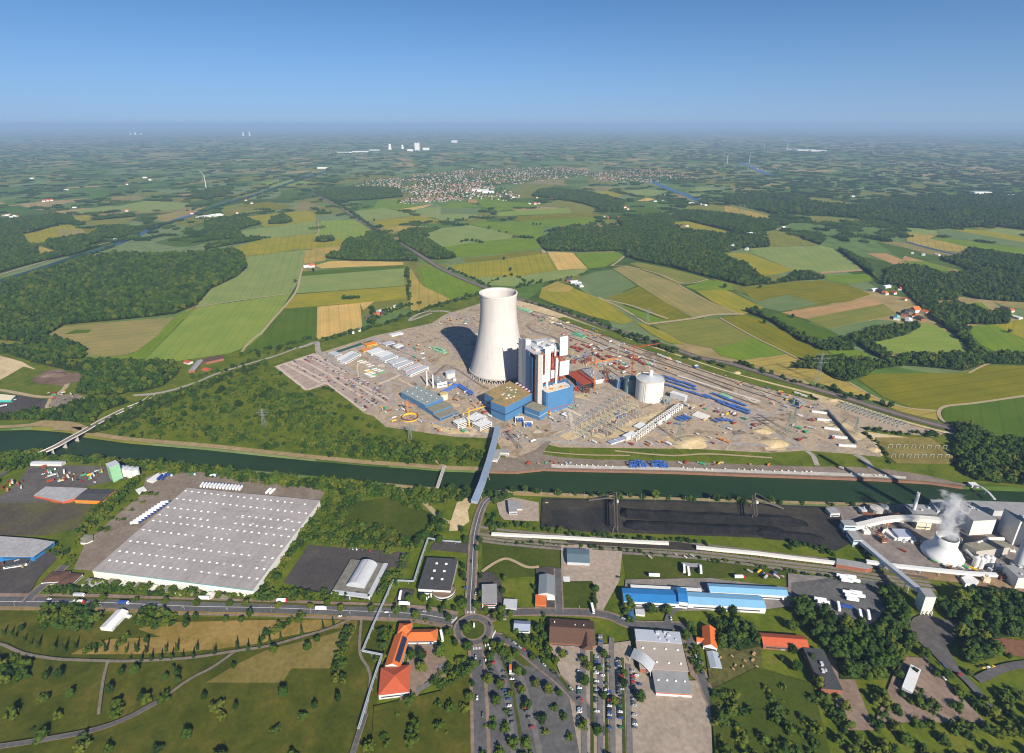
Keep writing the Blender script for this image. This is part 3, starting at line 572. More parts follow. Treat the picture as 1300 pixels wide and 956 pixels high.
ribbon('verge', px('638,808.5 660,820 684,838 704,856 724,880'), 3.4, MATS['green_meadow'])
cover('planted_verge', '612,816 634,820 640,830 618,834', MATS['green_meadow']); cover('planted_verge', '640,822 660,834 676,850 664,848 646,834', MATS['green_meadow'])

# ------------------------------------------------------------------ trees and woods
def leaf_mat(name, c1, c2, c3, yellow=None):
    m = bpy.data.materials.new(name); n, L, b, out = nodes(m)
    oi = n.new('ShaderNodeObjectInfo'); g = n.new('ShaderNodeNewGeometry')
    t = n.new('ShaderNodeTexNoise'); t.inputs['Scale'].default_value = 0.03; t.inputs['Detail'].default_value = 3; L.new(g.outputs['Position'], t.inputs['Vector'])
    t2 = n.new('ShaderNodeTexNoise'); t2.inputs['Scale'].default_value = 0.55; t2.inputs['Detail'].default_value = 3; L.new(g.outputs['Position'], t2.inputs['Vector'])
    a = n.new('ShaderNodeMath'); a.operation = 'MULTIPLY_ADD'; a.inputs[1].default_value = 0.55; L.new(oi.outputs['Random'], a.inputs[0])
    a2 = n.new('ShaderNodeMath'); a2.operation = 'MULTIPLY_ADD'; a2.inputs[1].default_value = 0.35; L.new(t.outputs[0], a2.inputs[0])
    a3 = n.new('ShaderNodeMath'); a3.operation = 'MULTIPLY'; a3.inputs[1].default_value = 0.3; L.new(t2.outputs[0], a3.inputs[0]); L.new(a3.outputs[0], a2.inputs[2]); L.new(a2.outputs[0], a.inputs[2])
    r = ramp(n, [(.30, c1), (.55, c2), (.82, c3)]); L.new(a.outputs[0], r.inputs[0]); L.new(r.outputs[0], b.inputs['Base Color'])
    b.inputs['Roughness'].default_value = 0.7; b.inputs['Specular IOR Level'].default_value = 0.12
    MATS[name] = m; return m
LEAF = leaf_mat('leaves', (.016, .040, .004), (.030, .062, .006), (.056, .088, .009))
LEAFD = leaf_mat('dark_leaves', (.012, .030, .005), (.020, .044, .006), (.036, .062, .009))
LEAFY = leaf_mat('bright_leaves', (.032, .060, .004), (.052, .080, .006), (.084, .098, .009))
BARK = mat('bark', (.11, .085, .06), .2, .5)

def crown(seed, r=4.0, h=9.0, z0=2.0, lobes=7, leaves=260, leaf=0.9, conical=False):
    """crown of separate leaf clumps with gaps, plus loose leaf faces standing off them"""
    q = random.Random(seed); b = MB(); cs = []
    for i in range(lobes):
        if conical:
            t = i / max(1, lobes - 1); rr = r * (1 - t * .8) * .75; a = q.random() * 6.28; d = r * .3 * (1 - t); cs.append((d * math.cos(a), d * math.sin(a), z0 + h * (.08 + .8 * t), rr, h / lobes * 1.1))
        else:
            a = i * 2.4 + q.random(); t = (i + .5) / lobes; d = r * .62 * math.sqrt(1 - abs(2 * t - .9) ** 2 * .8) if abs(2 * t - .9) < 1.1 else 0
            cs.append((d * math.cos(a), d * math.sin(a), z0 + h * (.18 + .62 * t), r * q.uniform(.42, .62), h * q.uniform(.20, .28)))
    for cx_, cy_, cz, rr, rz in cs:
        n1, n2 = 7, 4; vs = [(cx_, cy_, cz - rz)]
        for j in range(1, n2):
            ph = math.pi * j / n2
            for i in range(n1):
                th = 2 * math.pi * (i + .5 * (j % 2)) / n1; k = q.uniform(.78, 1.18)
                vs.append((cx_ + rr * k * math.sin(ph) * math.cos(th), cy_ + rr * k * math.sin(ph) * math.sin(th), cz - rz * k * math.cos(ph)))
        vs.append((cx_, cy_, cz + rz)); fs = []
        for i in range(n1):
            fs.append((0, 1 + (i + 1) % n1, 1 + i)); e = 1 + (n2 - 2) * n1; fs.append((len(vs) - 1, e + i, e + (i + 1) % n1))
            for j in range(n2 - 2):
                k0 = 1 + j * n1; fs.append((k0 + i, k0 + (i + 1) % n1, k0 + n1 + (i + 1) % n1, k0 + n1 + i))
        b.add(vs, fs)
    for i in range(leaves):
        cx_, cy_, cz, rr, rz = q.choice(cs); u = q.uniform(-.5, 1); th = q.uniform(0, 6.283); s = math.sqrt(max(0, 1 - u * u)); k = q.uniform(.92, 1.3)
        c = Vector((cx_ + rr * k * s * math.cos(th), cy_ + rr * k * s * math.sin(th), cz + rz * k * u))
        e = Vector((q.gauss(0, 1), q.gauss(0, 1), q.gauss(0, .7))).normalized(); f = e.orthogonal().normalized(); sz = leaf * q.uniform(.5, 1.2)
        b.add([c - e * sz * .5 - f * sz * .35, c + e * sz * .5 - f * sz * .35, c + e * sz * .4 + f * sz * .4, c - e * sz * .4 + f * sz * .35], [(0, 1, 2, 3)])
    return b
def trunk_mb(h, r0=.28, limbs=4, seed=0, z=0):
    q = random.Random(seed); b = MB(); b.tube((0, 0, z), (0, 0, h * .55), r0, r0 * .6, 7)
    for i in range(limbs):
        a = i * 6.28 / limbs + q.random(); b.tube((0, 0, h * (.28 + .06 * i)), (h * .2 * math.cos(a), h * .2 * math.sin(a), h * (.55 + .05 * i)), r0 * .45, r0 * .15, 5)
    return b
def proto_mesh(name, mbs):
    b = MB(); mats = []
    for mb, m in mbs:
        k = len(b.v); b.v += mb.v; b.f += [tuple(i + k for i in f) for f in mb.f]; b.m += [len(mats)] * len(mb.f); mats.append(m)
    me = bpy.data.meshes.new(name); me.from_pydata(b.v, [], b.f)
    for m in mats: me.materials.append(m)
    me.polygons.foreach_set('material_index', b.m); me.update(); return me

def scatter(name, label, pts, meshes):
    """ONE object that carries instances of a few tree shapes: a wood or scrub nobody could count"""
    me = bpy.data.meshes.new(name); me.from_pydata([p[:3] for p in pts], [], [])
    at = me.attributes.new('size', 'FLOAT_VECTOR', 'POINT'); at.data.foreach_set('vector', [c for p in pts for c in (p[3], p[3], p[4])])
    o = bpy.data.objects.new(name, me); COL.objects.link(o); o['kind'] = 'stuff'; o['label'] = label
    gt = bpy.data.node_groups.new(name, 'GeometryNodeTree')
    gt.interface.new_socket('Geometry', in_out='INPUT', socket_type='NodeSocketGeometry'); gt.interface.new_socket('Geometry', in_out='OUTPUT', socket_type='NodeSocketGeometry')
    n = gt.nodes; L = gt.links; gi = n.new('NodeGroupInput'); go = n.new('NodeGroupOutput')
    iop = n.new('GeometryNodeInstanceOnPoints'); g2i = n.new('GeometryNodeGeometryToInstance')
    for m in meshes:
        po = bpy.data.objects.new(name + '_shape', m)
        oi = n.new('GeometryNodeObjectInfo'); oi.inputs['Object'].default_value = po; oi.inputs['As Instance'].default_value = True
        L.new(oi.outputs['Geometry'], g2i.inputs[0])
    L.new(gi.outputs[0], iop.inputs['Points']); L.new(g2i.outputs[0], iop.inputs['Instance']); iop.inputs['Pick Instance'].default_value = True
    na = n.new('GeometryNodeInputNamedAttribute'); na.data_type = 'FLOAT_VECTOR'; na.inputs['Name'].default_value = 'size'; L.new(na.outputs['Attribute'], iop.inputs['Scale'])
    rv = n.new('FunctionNodeRandomValue'); rv.data_type = 'FLOAT_VECTOR'; rv.inputs['Max'].default_value = (0, 0, 6.283); L.new(rv.outputs['Value'], iop.inputs['Rotation'])
    ri = n.new('FunctionNodeRandomValue'); ri.data_type = 'INT'; ri.inputs[4].default_value = 0; ri.inputs[5].default_value = len(meshes) - 1; L.new(ri.outputs[2], iop.inputs['Instance Index'])
    L.new(iop.outputs[0], go.inputs[0])
    md = o.modifiers.new('scatter', 'NODES'); md.node_group = gt; return o

BIG = 1.0
def fill(poly_px, spacing, smin, smax, hmin=.85, hmax=1.2, q=R, holes=(), thin=1.0):
    pts = []; poly = [G(x, y) for x, y in poly_px]; xs = [p.x for p in poly]; ys = [p.y for p in poly]; pp = [(p.x, p.y) for p in poly]
    hh = [[(G(x, y).x, G(x, y).y) for x, y in h] for h in holes]
    y = min(ys)
    while y < max(ys):
        x = min(xs)
        while x < max(xs):
            X = x + q.uniform(-.45, .45) * spacing; Y = y + q.uniform(-.45, .45) * spacing
            if q.random() < thin and inside(X, Y, pp) and not any(inside(X, Y, h) for h in hh):
                s = q.uniform(smin, smax) * BIG; pts.append((X, Y, 0, s, s * q.uniform(hmin, hmax)))
            x += spacing
        y += spacing * .9
    return pts
def rowpts(line_px, spacing, width, smin, smax, q=R, thin=1.0):
    pts = []; line = smooth_line([G(x, y) for x, y in line_px], 5); L_ = 0
    for a, c in zip(line[:-1], line[1:]):
        d = (c - a).length; k = max(1, int(d / spacing + q.random())); u = (c - a).normalized() if d else Vector((1, 0, 0))
        for i in range(k):
            if q.random() > thin: continue
            p = a.lerp(c, (i + q.random()) / k); w = q.uniform(-.5, .5) * width; s = q.uniform(smin, smax) * BIG
            pts.append((p.x - u.y * w, p.y + u.x * w, 0, s, s * q.uniform(.85, 1.2)))
    return pts

T_WOOD = [proto_mesh('wood_tree', [(crown(s, 5.2, 10, 3, 7, 90, 1.5), m), (trunk_mb(12, .3, 2, s), BARK)]) for s, m in ((1, LEAF), (2, LEAF), (3, LEAFD), (4, LEAFD), (5, LEAF), (6, LEAFY), (7, LEAFD))]
T_SCRUB = [proto_mesh('scrub_bush', [(crown(s, 3.2, 5, .2, 5, 70, 1.1), m)]) for s, m in ((21, LEAF), (22, LEAFY), (23, LEAFY), (24, LEAF), (25, LEAFD), (26, LEAFY))]
T_HEDGE = [proto_mesh('hedge_tree', [(crown(s, 4.5, 8, .6, 7, 110, 1.3), m)]) for s, m in ((31, LEAF), (32, LEAFD), (33, LEAFD))]
def grove_mesh(seed, m):
    q = random.Random(seed); b = MB()
    for i in range(34):
        c = crown(seed * 50 + i, q.uniform(4, 7), q.uniform(9, 13), 1, 3, 0); x = q.uniform(-45, 45); y = q.uniform(-22, 22)
        b.add([(v[0] + x, v[1] + y, v[2]) for v in c.v], c.f)
    return proto_mesh('grove', [(b, m)])
T_GROVE = [grove_mesh(s, m) for s, m in ((1, LEAFD), (2, LEAF), (3, LEAFD))]

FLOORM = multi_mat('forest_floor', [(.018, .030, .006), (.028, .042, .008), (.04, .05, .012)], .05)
WOODS = [
 ('broad dark wood left of the pale wheat field', [('0,362 45,349 100,331 145,322 200,325 250,322 295,317 309,324 314,340 300,352 268,367 249,388 222,399 190,403 137,408 81,413 62,424 58,432 40,436 0,432 -90,440 -90,372', 11.5, .7, 1.4)]),
 ('tree belt along the near edge of the dark wood', [('60,430 80,432 108,444 108,456 60,459 34,446', 10, .8, 1.2), ('108,460 130,458 178,463 222,460 226,468 222,480 205,492 180,499 165,499 150,503 112,503 98,500 106,480', 10, .8, 1.2), ('-60,440 40,438 60,458 108,462 104,474 70,468 44,462 10,450 -60,448', 12, .5, .9),
        ('-60,530 0,528 40,522 60,524 110,508 150,506 166,512 130,524 118,538 70,536 30,534 -60,538', 10, .6, 1.0), ('104,552 122,541 180,512 225,498 310,468 330,462 330,468 250,497 180,530 120,552', 11, .45, .8)]),
 ('dark oak wood cut by the straight railway line', [('414,328 420,322 431,322 435,312 440,305 464,302 466,296 475,295 494,302 506,312 528,328 531,332 449,332', 11, .85, 1.2), ('506,297 518,292 540,291 539,303 558,314 577,325 580,327 571,329 552,330 546,329 508,308', 11, .85, 1.2)]),
 ('big oak wood behind the striped green fields', [('683,305 690,316 693,319 740,320 782,319 794,319 795,326 809,331 851,339 899,352 946,364 965,362 980,359 962,349 951,338 930,330 912,322 930,319 940,317 938,302 905,296 885,294 868,292 855,285 846,278 850,271 820,274 784,282 792,290 770,290 740,290 724,288 705,296', 12, .85, 1.25)]),
 ('long strip of wood behind the farm with brown roofs', [('846,278 868,268 905,270 940,274 969,281 989,287 985,292 965,295 945,297 928,294 894,286 871,280', 13, .9, 1.25), ('920,302 950,298 975,304 977,314 950,316 925,314', 12, .7, 1.1)]),
 ('wood below the right edge of the town', [('675,249 683,242 700,240 740,243 771,250 795,256 790,268 771,269 740,259 725,256 705,253', 14, 1, 1.3)]),
 ('deep wood filling the right middle distance', [('920,250 960,246 1000,248 1024,250 1030,256 1060,260 1090,262 1110,254 1300,246 1380,246 1380,292 1300,292 1264,288 1206,290 1188,292 1150,288 1106,279 1048,274 1006,272 985,273 944,261 920,259', 16, .75, 1.75)]),
 ('copses and shelter belts right of the brown field', [('1069,318 1078,322 1100,335 1112,356 1118,362 1110,352 1094,340 1063,317', 9, .9, 1.2), ('1120,362 1125,342 1145,338 1175,340 1195,350 1208,358 1222,372 1212,382 1190,382 1165,376 1140,362', 11, .85, 1.2), ('1200,350 1225,346 1260,350 1300,356 1340,360 1340,384 1300,384 1262,382 1240,380 1220,374', 12, .8, 1.2),
        ('1184,388 1215,386 1250,396 1282,398 1280,412 1255,413 1222,412 1238,440 1250,452 1234,448 1220,432 1200,416 1184,406', 11, .85, 1.2), ('1000,468 1026,458 1060,456 1100,458 1128,460 1150,452 1200,452 1234,450 1300,452 1340,452 1340,464 1300,464 1250,463 1225,472 1190,468 1150,465 1112,470 1100,478 1075,486 1060,482 1040,470', 10, .8, 1.2),
        ('1078,432 1085,424 1100,424 1112,440 1130,452 1125,458 1112,452 1095,442', 9, .8, 1.2), ('1100,420 1120,416 1150,414 1165,410 1168,416 1150,426 1120,434 1104,434', 9, .7, 1.0), ('1195,330 1225,324 1230,316 1280,324 1300,326 1340,330 1340,350 1300,348 1260,340 1225,340', 11, .8, 1.2), ('1140,362 1150,362 1190,384 1190,408 1180,402', 9, .6, .9),
        ('1012,295 1040,296 1048,305 1042,311 1020,304', 10, .7, 1.1), ('1220,340 1260,342 1300,350 1300,356 1250,350', 11, .8, 1.1)]),
 ('hedges and tree rows between the right hand fields', [('946,396 960,393 978,408 1014,432 1045,446 1085,446 1078,432 1060,432 1040,436 1015,424 985,408', 10, .7, 1.1), ('960,360 985,360 1012,346 1030,346 1047,355 1010,357 975,362', 10, .7, 1.1)]),
 ('group of woods at the upper left edge', [('-80,284 0,280 35,277 68,272 92,274 95,281 68,287 48,294 28,298 36,310 48,312 49,324 75,322 95,318 131,312 100,322 38,336 0,347 -80,362', 13, .9, 1.25), ('58,312 60,306 100,300 125,298 132,306 95,318 76,320', 13, .9, 1.2), ('113,300 130,290 150,287 172,290 160,300 145,303', 12, .8, 1.2),
        ('260,282 285,277 310,276 331,285 318,288 302,293 311,302 290,304 262,305', 12, .85, 1.2), ('261,312 298,305 329,301 331,305 295,311 261,317', 11, .7, 1.1), ('340,285 345,277 360,272 372,281 363,284', 11, .8, 1.1), ('400,307 402,302 424,301 425,306 410,308', 11, .8, 1.1),
        ('115,278 150,274 170,272 172,275 120,280', 12, .8, 1.1), ('240,250 265,240 296,236 292,246 262,254', 14, .9, 1.2), ('400,246 425,240 470,238 505,240 512,250 470,254 430,256 412,252', 14, .9, 1.3)]),
 ('dark wood at the right end beyond the grass switchyard', [('1212,545 1230,540 1262,560 1300,562 1400,570 1400,622 1300,618 1240,612 1218,600 1212,575', 8.5, .8, 1.3)]),
 ('tall dense trees on the bank below the transfer tower', [('1002,768 1020,764 1040,778 1062,792 1110,800 1138,765 1150,790 1160,812 1150,834 1132,852 1112,866 1066,866 1062,838 1046,824 1020,800', 8, .8, 1.25), ('1114,754 1140,748 1150,776 1128,790', 8, .7, 1.1), ('1186,770 1225,758 1300,760 1380,765 1380,815 1300,812 1256,812 1262,838 1230,846 1214,820 1216,796', 8.5, .85, 1.3), ('908,792 930,788 958,800 966,824 945,828 912,826', 8, .6, .95)]),
]
CLEAR = [px(s) for s in ('1020,250 1055,253 1090,260 1058,261 1030,257', '1140,265 1180,267 1200,272 1150,270', '1225,261 1262,263 1250,268', '1080,270 1105,272 1100,276 1084,274', '1170,278 1215,280 1200,284', '975,252 1004,253 996,258 978,257')]
for s in CLEAR: sheet('field', s, fm('kg'), align=.3)
for lab, parts in WOODS:
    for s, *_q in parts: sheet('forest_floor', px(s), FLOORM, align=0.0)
    pts = []
    for s, sp_, a, c in parts: pts += fill(px(s), sp_, a, c, holes=CLEAR)
    scatter('woodland', lab, pts, T_WOOD)
HEDGES = [('tree belts lining the far canal on the left', [('405,222 361,236 328,248 292,258 250,273', 16, 30, .8, 1.3, .9), ('395,219 355,232 322,244 288,253 240,268', 16, 26, .8, 1.3, .85), ('145,313 110,326 40,349 0,362', 13, 16, .7, 1.1, .8), ('140,306 100,318 38,335 0,345', 14, 14, .6, 1.0, .6)]),
 ('dark hedgerow trees beside the main railway line', [('668,384 700,392 740,404 775,418 800,430 830,442', 8, 14, .5, .9, .9), ('800,426 820,432 850,447 858,446', 9, 16, .8, 1.2, .9), ('868,455 900,461 930,470', 9, 12, .6, 1.0, .7), ('400,240 420,254 440,266 465,284 490,300', 14, 20, .7, 1.2, .8), ('940,462 960,470 990,480 1030,492 1060,496', 9, 10, .5, 1.0, .8), ('570,342 600,354 625,366', 9, 12, .5, .8, .8), ('1060,498 1080,504 1120,514', 14, 10, .5, .9, .5), ('1200,540 1230,540 1260,552', 10, 18, .5, .9, .8)]),
          ('hedge and bushes along the bypass road north of the site', [('408,434 440,425 470,418 500,408 530,398 545,392', 7, 16, .6, 1.0, .95), ('470,412 480,402 500,394 520,388 540,385', 8, 22, .6, 1.1, .8), ('548,392 575,384 600,376 614,372', 7, 26, .7, 1.1, .95), ('470,392 476,404 468,408', 7, 12, .7, 1.1, .9), ('516,340 517,352 519,366 519,382', 11, 12, .7, 1.0, .8), ('435,379 444,380 455,380', 8, 16, .8, 1.0, 1), ('586,308 600,306 612,309', 9, 22, .8, 1.1, 1), ('300,452 340,446 372,438 400,431', 8, 26, .6, 1.0, .9), ('225,478 260,478 300,465 345,450 385,440', 9, 18, .4, .8, .9), ('655,366 675,360 690,358', 9, 22, .6, 1.0, .9), ('620,360 650,350 680,362 720,354 745,346', 14, 8, .5, .8, .5)]),
          ('row of trees on the south bank of the canal', [('646,622 690,627 740,630 800,633 860,635 900,637 950,639 1000,640', 13, 8, .5, 1.0, .8), ('1010,640 1080,642 1100,642', 16, 6, .3, .6, .6), ('560,622 590,625 600,628 640,634', 8, 16, .5, .9, .9), ('630,640 638,634 648,630', 7, 8, .5, .9, 1)]),
          ('green screen of bushes between coal yard and sidings', [('622,668 650,668 684,672 740,681 800,686 860,688 900,692', 6, 7, .35, .7, .95), ('625,655 622,668 628,680', 6, 10, .4, .8, .9), ('1000,694 1030,698 1060,704', 6, 12, .4, .7, .9), ('640,690 700,692 760,698 800,702 860,708 900,712 960,720 1030,732 1100,744 1130,748', 7, 5, .25, .5, .9), ('1092,690 1100,700 1112,706', 5, 10, .4, .7, .9)]),
          ('shrubs round the grass switchyard', [('1094,550 1110,560 1122,575 1130,590', 6, 5, .35, .6, .9), ('1098,546 1130,550 1170,553 1190,553', 7, 12, .5, .8, .95), ('1240,600 1225,604 1215,590', 8, 10, .5, .9, .9)])]
BIG = 1.35
for lab, rows in HEDGES:
    pts = []
    for s, sp_, w, a, c, th in rows: pts += rowpts(px(s), sp_, w, a, c, thin=th)
    scatter('hedgerow', lab, pts, T_HEDGE)
SCRUB = [('wild green scrub between the canal and the earth car park', [('125,546 182,515 225,500 300,472 340,458 346,468 388,499 416,492 462,527 490,545 470,556 420,560 380,566 330,570 262,562 160,556', 10, .4, 1.2, .42), ('360,500 400,506 425,528 420,545 370,545 350,520', 7.5, .8, 1.4, .8), ('225,500 330,480 420,545 400,578 330,570 180,548 140,548', 13, .8, 1.6, .3)]),
         ('row of full bushes above the north canal bank', [('380,560 440,552 500,560 540,568 600,572 616,576 606,590 560,592 500,588 440,582 380,576', 8, .8, 1.5, .8), ('440,556 470,556 480,572 450,572', 7, 1.0, 1.6, .9)]),
         ('tree belt on the south canal bank left of the conveyor bridge', [('-60,582 0,578 50,575 58,580 40,592 20,600 -60,606', 8, .9, 1.6, .9), ('62,583 108,582 170,588 225,591 255,595 255,602 200,604 150,596 100,588 66,588', 7, .9, 1.5, .95), ('258,596 330,604 400,611 470,618 500,624 480,632 430,632 400,622 300,612 262,606', 7, .9, 1.6, .95), ('400,616 470,628 500,636 530,650 545,646 600,632 596,626 540,624 500,622', 8, .7, 1.4, .7)]),
         ('scrub and young trees right of the long warehouse', [('406,640 440,630 470,632 440,650 430,680 500,694 530,686 548,666 556,660 570,668 540,692 505,704 420,694 385,690 352,738 335,760 325,752 360,708', 6.5, .6, 1.3, .85), ('425,660 500,672 540,690 510,696 440,690', 7, .5, 1.1, .6)]),
         ('hedge of shrubs in front of the long warehouse', [('50,752 80,745 130,742 200,748 322,756 440,752 470,760 420,764 330,764 240,758 120,754 60,756', 6, .6, 1.1, .9), ('475,744 500,725 515,706 525,704 500,745 478,762', 6, .6, 1.1, .9), ('186,604 170,620 150,640 130,662 108,680 92,700 80,712 100,690 104,672 120,645 150,628 180,604', 6, .7, 1.3, .9), ('44,700 60,712 90,722 100,716 70,690', 7, .5, .9, .6), ('178,627 200,628 200,630 178,629.5', 4, .4, .7, 1), ('158,636.5 187,638 187,640.5 158,639', 4, .4, .7, 1), ('152,647 175,649 175,651.5 152,650', 4, .4, .7, 1), ('138,658 160,660 160,663 138,661', 4, .4, .7, 1), ('126,672 146,673 146,676 126,678', 4, .4, .7, 1)]),
         ('park shrub thickets left of the white event tent', [('56,775 75,770 120,770 126,788 110,800 60,800 50,788', 6.5, .8, 1.4, .9), ('165,780 185,776 200,776 230,782 232,790 200,798 170,796', 6, .7, 1.2, .9), ('-60,840 0,838 24,838 36,850 30,866 -60,880', 6.5, .8, 1.4, .9), ('420,866 426,840 432,812 440,800 446,792 448,798 440,820 438,868', 5, .5, .9, .9), ('326,814 345,800 372,786 370,792 350,806 330,816', 5, .5, .9, .9), ('148,832 158,820 168,806 160,806 148,820', 5, .5, .9, .9), ('370,790 384,780 392,784 386,790', 5, .6, .9, .9), ('108,826 116,822 135,818 132,824 112,832', 5, .5, .9, .9)]),
         ('leafy bushes round the houses by the roundabout', [('655,812 668,806 690,800 696,786 690,782 676,796 660,804', 5, .4, .8, .7), ('700,842 690,830 676,822 666,812 690,815 700,830 712,848 718,862', 5, .5, .9, .8), ('786,776 796,768 806,762 806,780 800,792', 5, .6, 1.0, .8), ('870,822 884,824 896,850 904,870 890,862 878,846', 5, .5, .9, .8), ('470,800 500,800 498,830 480,850 474,830', 6, .5, 1.0, .5), ('520,790 540,792 572,806 578,800 545,786', 5, .4, .8, .6), ('545,868 580,840 600,836 596,856 566,880', 5, .5, .9, .8), ('480,880 596,880 590,985 460,985', 10, .5, 1.3, .35), ('620,885 740,900 800,985 610,985', 9, .5, 1.1, .3), ('905,880 1060,870 1110,985 900,985', 9, .6, 1.4, .45), ('1110,880 1340,880 1340,985 1110,985', 9, .6, 1.4, .5), ('-60,890 120,880 440,890 430,985 -60,985', 13, .5, 1.3, .22)])]
BIG = 1.45
for lab, parts in SCRUB:
    pts = []
    for s, sp_, a, c, th in parts: pts += fill(px(s), sp_, a, c, thin=th)
    scatter('scrub', lab, pts, T_SCRUB)
BIG = 1.0
# the wooded plain out to the horizon: thousands of hedges and copses that read as one mass
AVOID = [px('815,226 845,226 895,256 880,258'), px('930,203 960,210 985,222 965,224')] + [px(s) for k, s in FIELDS] + [px(s) for s in ('430,232 470,226 530,222 560,214 660,210 760,214 860,222 850,230 760,234 690,250 650,262 560,262 455,262 430,244',)]
pts = []; q = random.Random(5)
for i in range(15000):
    y = 163 + 145 * q.random() ** 1.7; x = q.uniform(-60, 1360); 
    den = .55 + .45 * noise.noise(Vector((x * .012, y * .05, 3.1)))
    if x > 850 and y < 285: den += .30
    if x < 330 and y > 225: den -= .12
    if y < 205: den += .45
    if q.random() > den * (.62 if x < 850 or y > 290 else .85): continue
    if any(inside(x, y + .6, a) for a in AVOID): continue
    p = G(x, y); s = q.uniform(.5, 1.15) * (1 + max(0, p.y - 4000) / 9000); pts.append((p.x, p.y, 0, s, q.uniform(.7, 1.15)))
scatter('far_woods', 'hedges and copses of the wooded plain fading towards the horizon', pts, T_GROVE)

# ------------------------------------------------------------------ how to say where something stands
LMK = [('the big cooling tower', 634, 450), ('the blue turbine hall', 645, 515), ('the boiler house', 695, 470), ('the long blue workshop', 540, 512), ('the white storage tank', 823, 492), ('the outdoor switchyard', 760, 535), ('the white barracks', 490, 452),
       ('the earth car park', 430, 490), ('the red steel stacks', 750, 445), ('the blue pipe stacks', 900, 505), ('the concrete frame shell', 840, 540), ('the storage bays', 1070, 545), ('the quay', 850, 594), ('the grass switchyard', 1165, 575), ('the conveyor bridge', 618, 580),
       ('the long warehouse', 260, 690), ('the roundabout', 601, 802), ('the brown roofed store', 726, 802), ('the flat roofed supermarket', 838, 835), ('the blue roofed halls', 890, 757), ('the barrel roofed sports hall', 452, 735), ('the black roofed hall', 557, 730), ('the orange tiled school', 520, 820),
       ('the white event tent', 145, 787), ('the coal yard', 880, 665), ('the steaming cooling tower', 1195, 700), ('the transfer tower', 1177, 765), ('the red roofed barn', 995, 813), ('the green silo tower', 148, 600), ('the orange roofed house', 900, 808), ('the dark workshop roof', 120, 628),
       ('the grey asphalt court', 1065, 760), ('the left road bridge', 100, 553), ('the blue trimmed office', 35, 695), ('the dirt spoil heap', 80, 478), ('the curved park path', 200, 842), ('the round steel pit', 521, 531), ('the railway line', 900, 460)]
def where(x, y, skip=''):
    nm, lx, ly = min((l for l in LMK if l[0] != skip), key=lambda l: (l[1] - x) ** 2 + ((l[2] - y) * 1.3) ** 2); dx, dy = x - lx, y - ly
    return ('right of ' if dx > 0 else 'left of ') + nm if abs(dx) > abs(dy) * 1.2 else ('in front of ' if dy > 0 else 'behind ') + nm

WHITE = mat('white_cladding', (.60, .595, .575), .05, .15, .5); OFFW = mat('offwhite_render', (.60, .57, .51), .08, .2); LGREY = mat('light_grey_metal', (.42, .43, .44), .08, .1, .45); MGREY = mat('mid_grey_roof', (.25, .245, .24), .12, .1); DGREY = mat('dark_grey_roof', (.055, .054, .055), .2, .15)
BLUEC = mat('blue_cladding', (.060, .165, .315), .06, .08, .45); DBLUE = mat('deep_blue_cladding', (.03, .095, .21), .08, .1, .5); LBLUE = mat('pale_blue_roof', (.19, .38, .54), .06, .1, .45); BRBLUE = mat('bright_blue_roof', (.028, .17, .40), .08, .1, .45)
ROOFG = multi_mat('gravel_roof', [(.16, .15, .105), (.205, .19, .14), (.25, .23, .175)], .12, fine=.15); ROOFM = multi_mat('mossy_roof', [(.14, .15, .07), (.22, .19, .09), (.33, .20, .08), (.20, .20, .12)], .07, fine=.25)
WHR = multi_mat('warehouse_roof', [(.265, .235, .222), (.32, .285, .268), (.36, .322, .303)], .03, fine=.10)
def seams(m, ang, per, k):
    """panel joints across a sheet metal roof"""
    n, L = m.node_tree.nodes, m.node_tree.links; b = next(x for x in n if x.type == 'BSDF_PRINCIPLED'); src = b.inputs['Base Color'].links[0].from_socket; g = n.new('ShaderNodeNewGeometry'); mp = n.new('ShaderNodeMapping'); mp.inputs['Rotation'].default_value = (0, 0, -ang); L.new(g.outputs['Position'], mp.inputs[0]); sx = n.new('ShaderNodeSeparateXYZ'); L.new(mp.outputs[0], sx.inputs[0]); h = None
    for i, p in ((0, per), (1, per * 3.1)):
        pp = n.new('ShaderNodeMath'); pp.operation = 'PINGPONG'; pp.inputs[1].default_value = p / 2; L.new(sx.outputs[i], pp.inputs[0]); mr = n.new('ShaderNodeMapRange'); mr.inputs[1].default_value = .1; mr.inputs[2].default_value = .9; mr.inputs[3].default_value = 1 - k; mr.inputs[4].default_value = 1; L.new(pp.outputs[0], mr.inputs[0]); h = n.new('ShaderNodeHueSaturation'); L.new(mr.outputs[0], h.inputs['Value']); L.new(src, h.inputs['Color']); src = h.outputs[0]
    L.new(src, b.inputs['Base Color'])
seams(WHR, -.20, 9, .14); BEIGE = mat('beige_roof', (.33, .28, .235), .06, .1)
CLAYO = mat('orange_tiles', (.52, .125, .028), .12, .5, .75); CLAYR = mat('red_tiles', (.42, .085, .035), .12, .4, .75); BROWNT = mat('brown_tiles', (.105, .055, .036), .12, .4, .75); BRICK = mat('red_brick', (.25, .095, .055), .15, .4)
CONCR = mat('concrete', (.40, .37, .33), .1, .15); TOWERC = mat('tower_concrete', (.60, .555, .50), .05, .06, .8); STEELR = mat('red_oxide_steel', (.30, .055, .025), .2, .3, .6); STEELO = mat('orange_steel', (.62, .20, .02), .1, .3, .5); STEELY = mat('yellow_paint', (.70, .42, .02), .1, .3, .5)
STEELG = mat('galvanised_steel', (.33, .36, .36), .12, .3, .45, .3); DARKI = mat('dark_interior', (.022, .021, .022), .2, .2); GLASS = mat('window_glass', (.035, .05, .065), .15, .3, .15, 0, 0, .5); GREENP = mat('green_paint', (.06, .33, .15), .1, .3, .5); PGREEN = mat('pale_green_metal', (.22, .42, .24), .1, .15, .5)
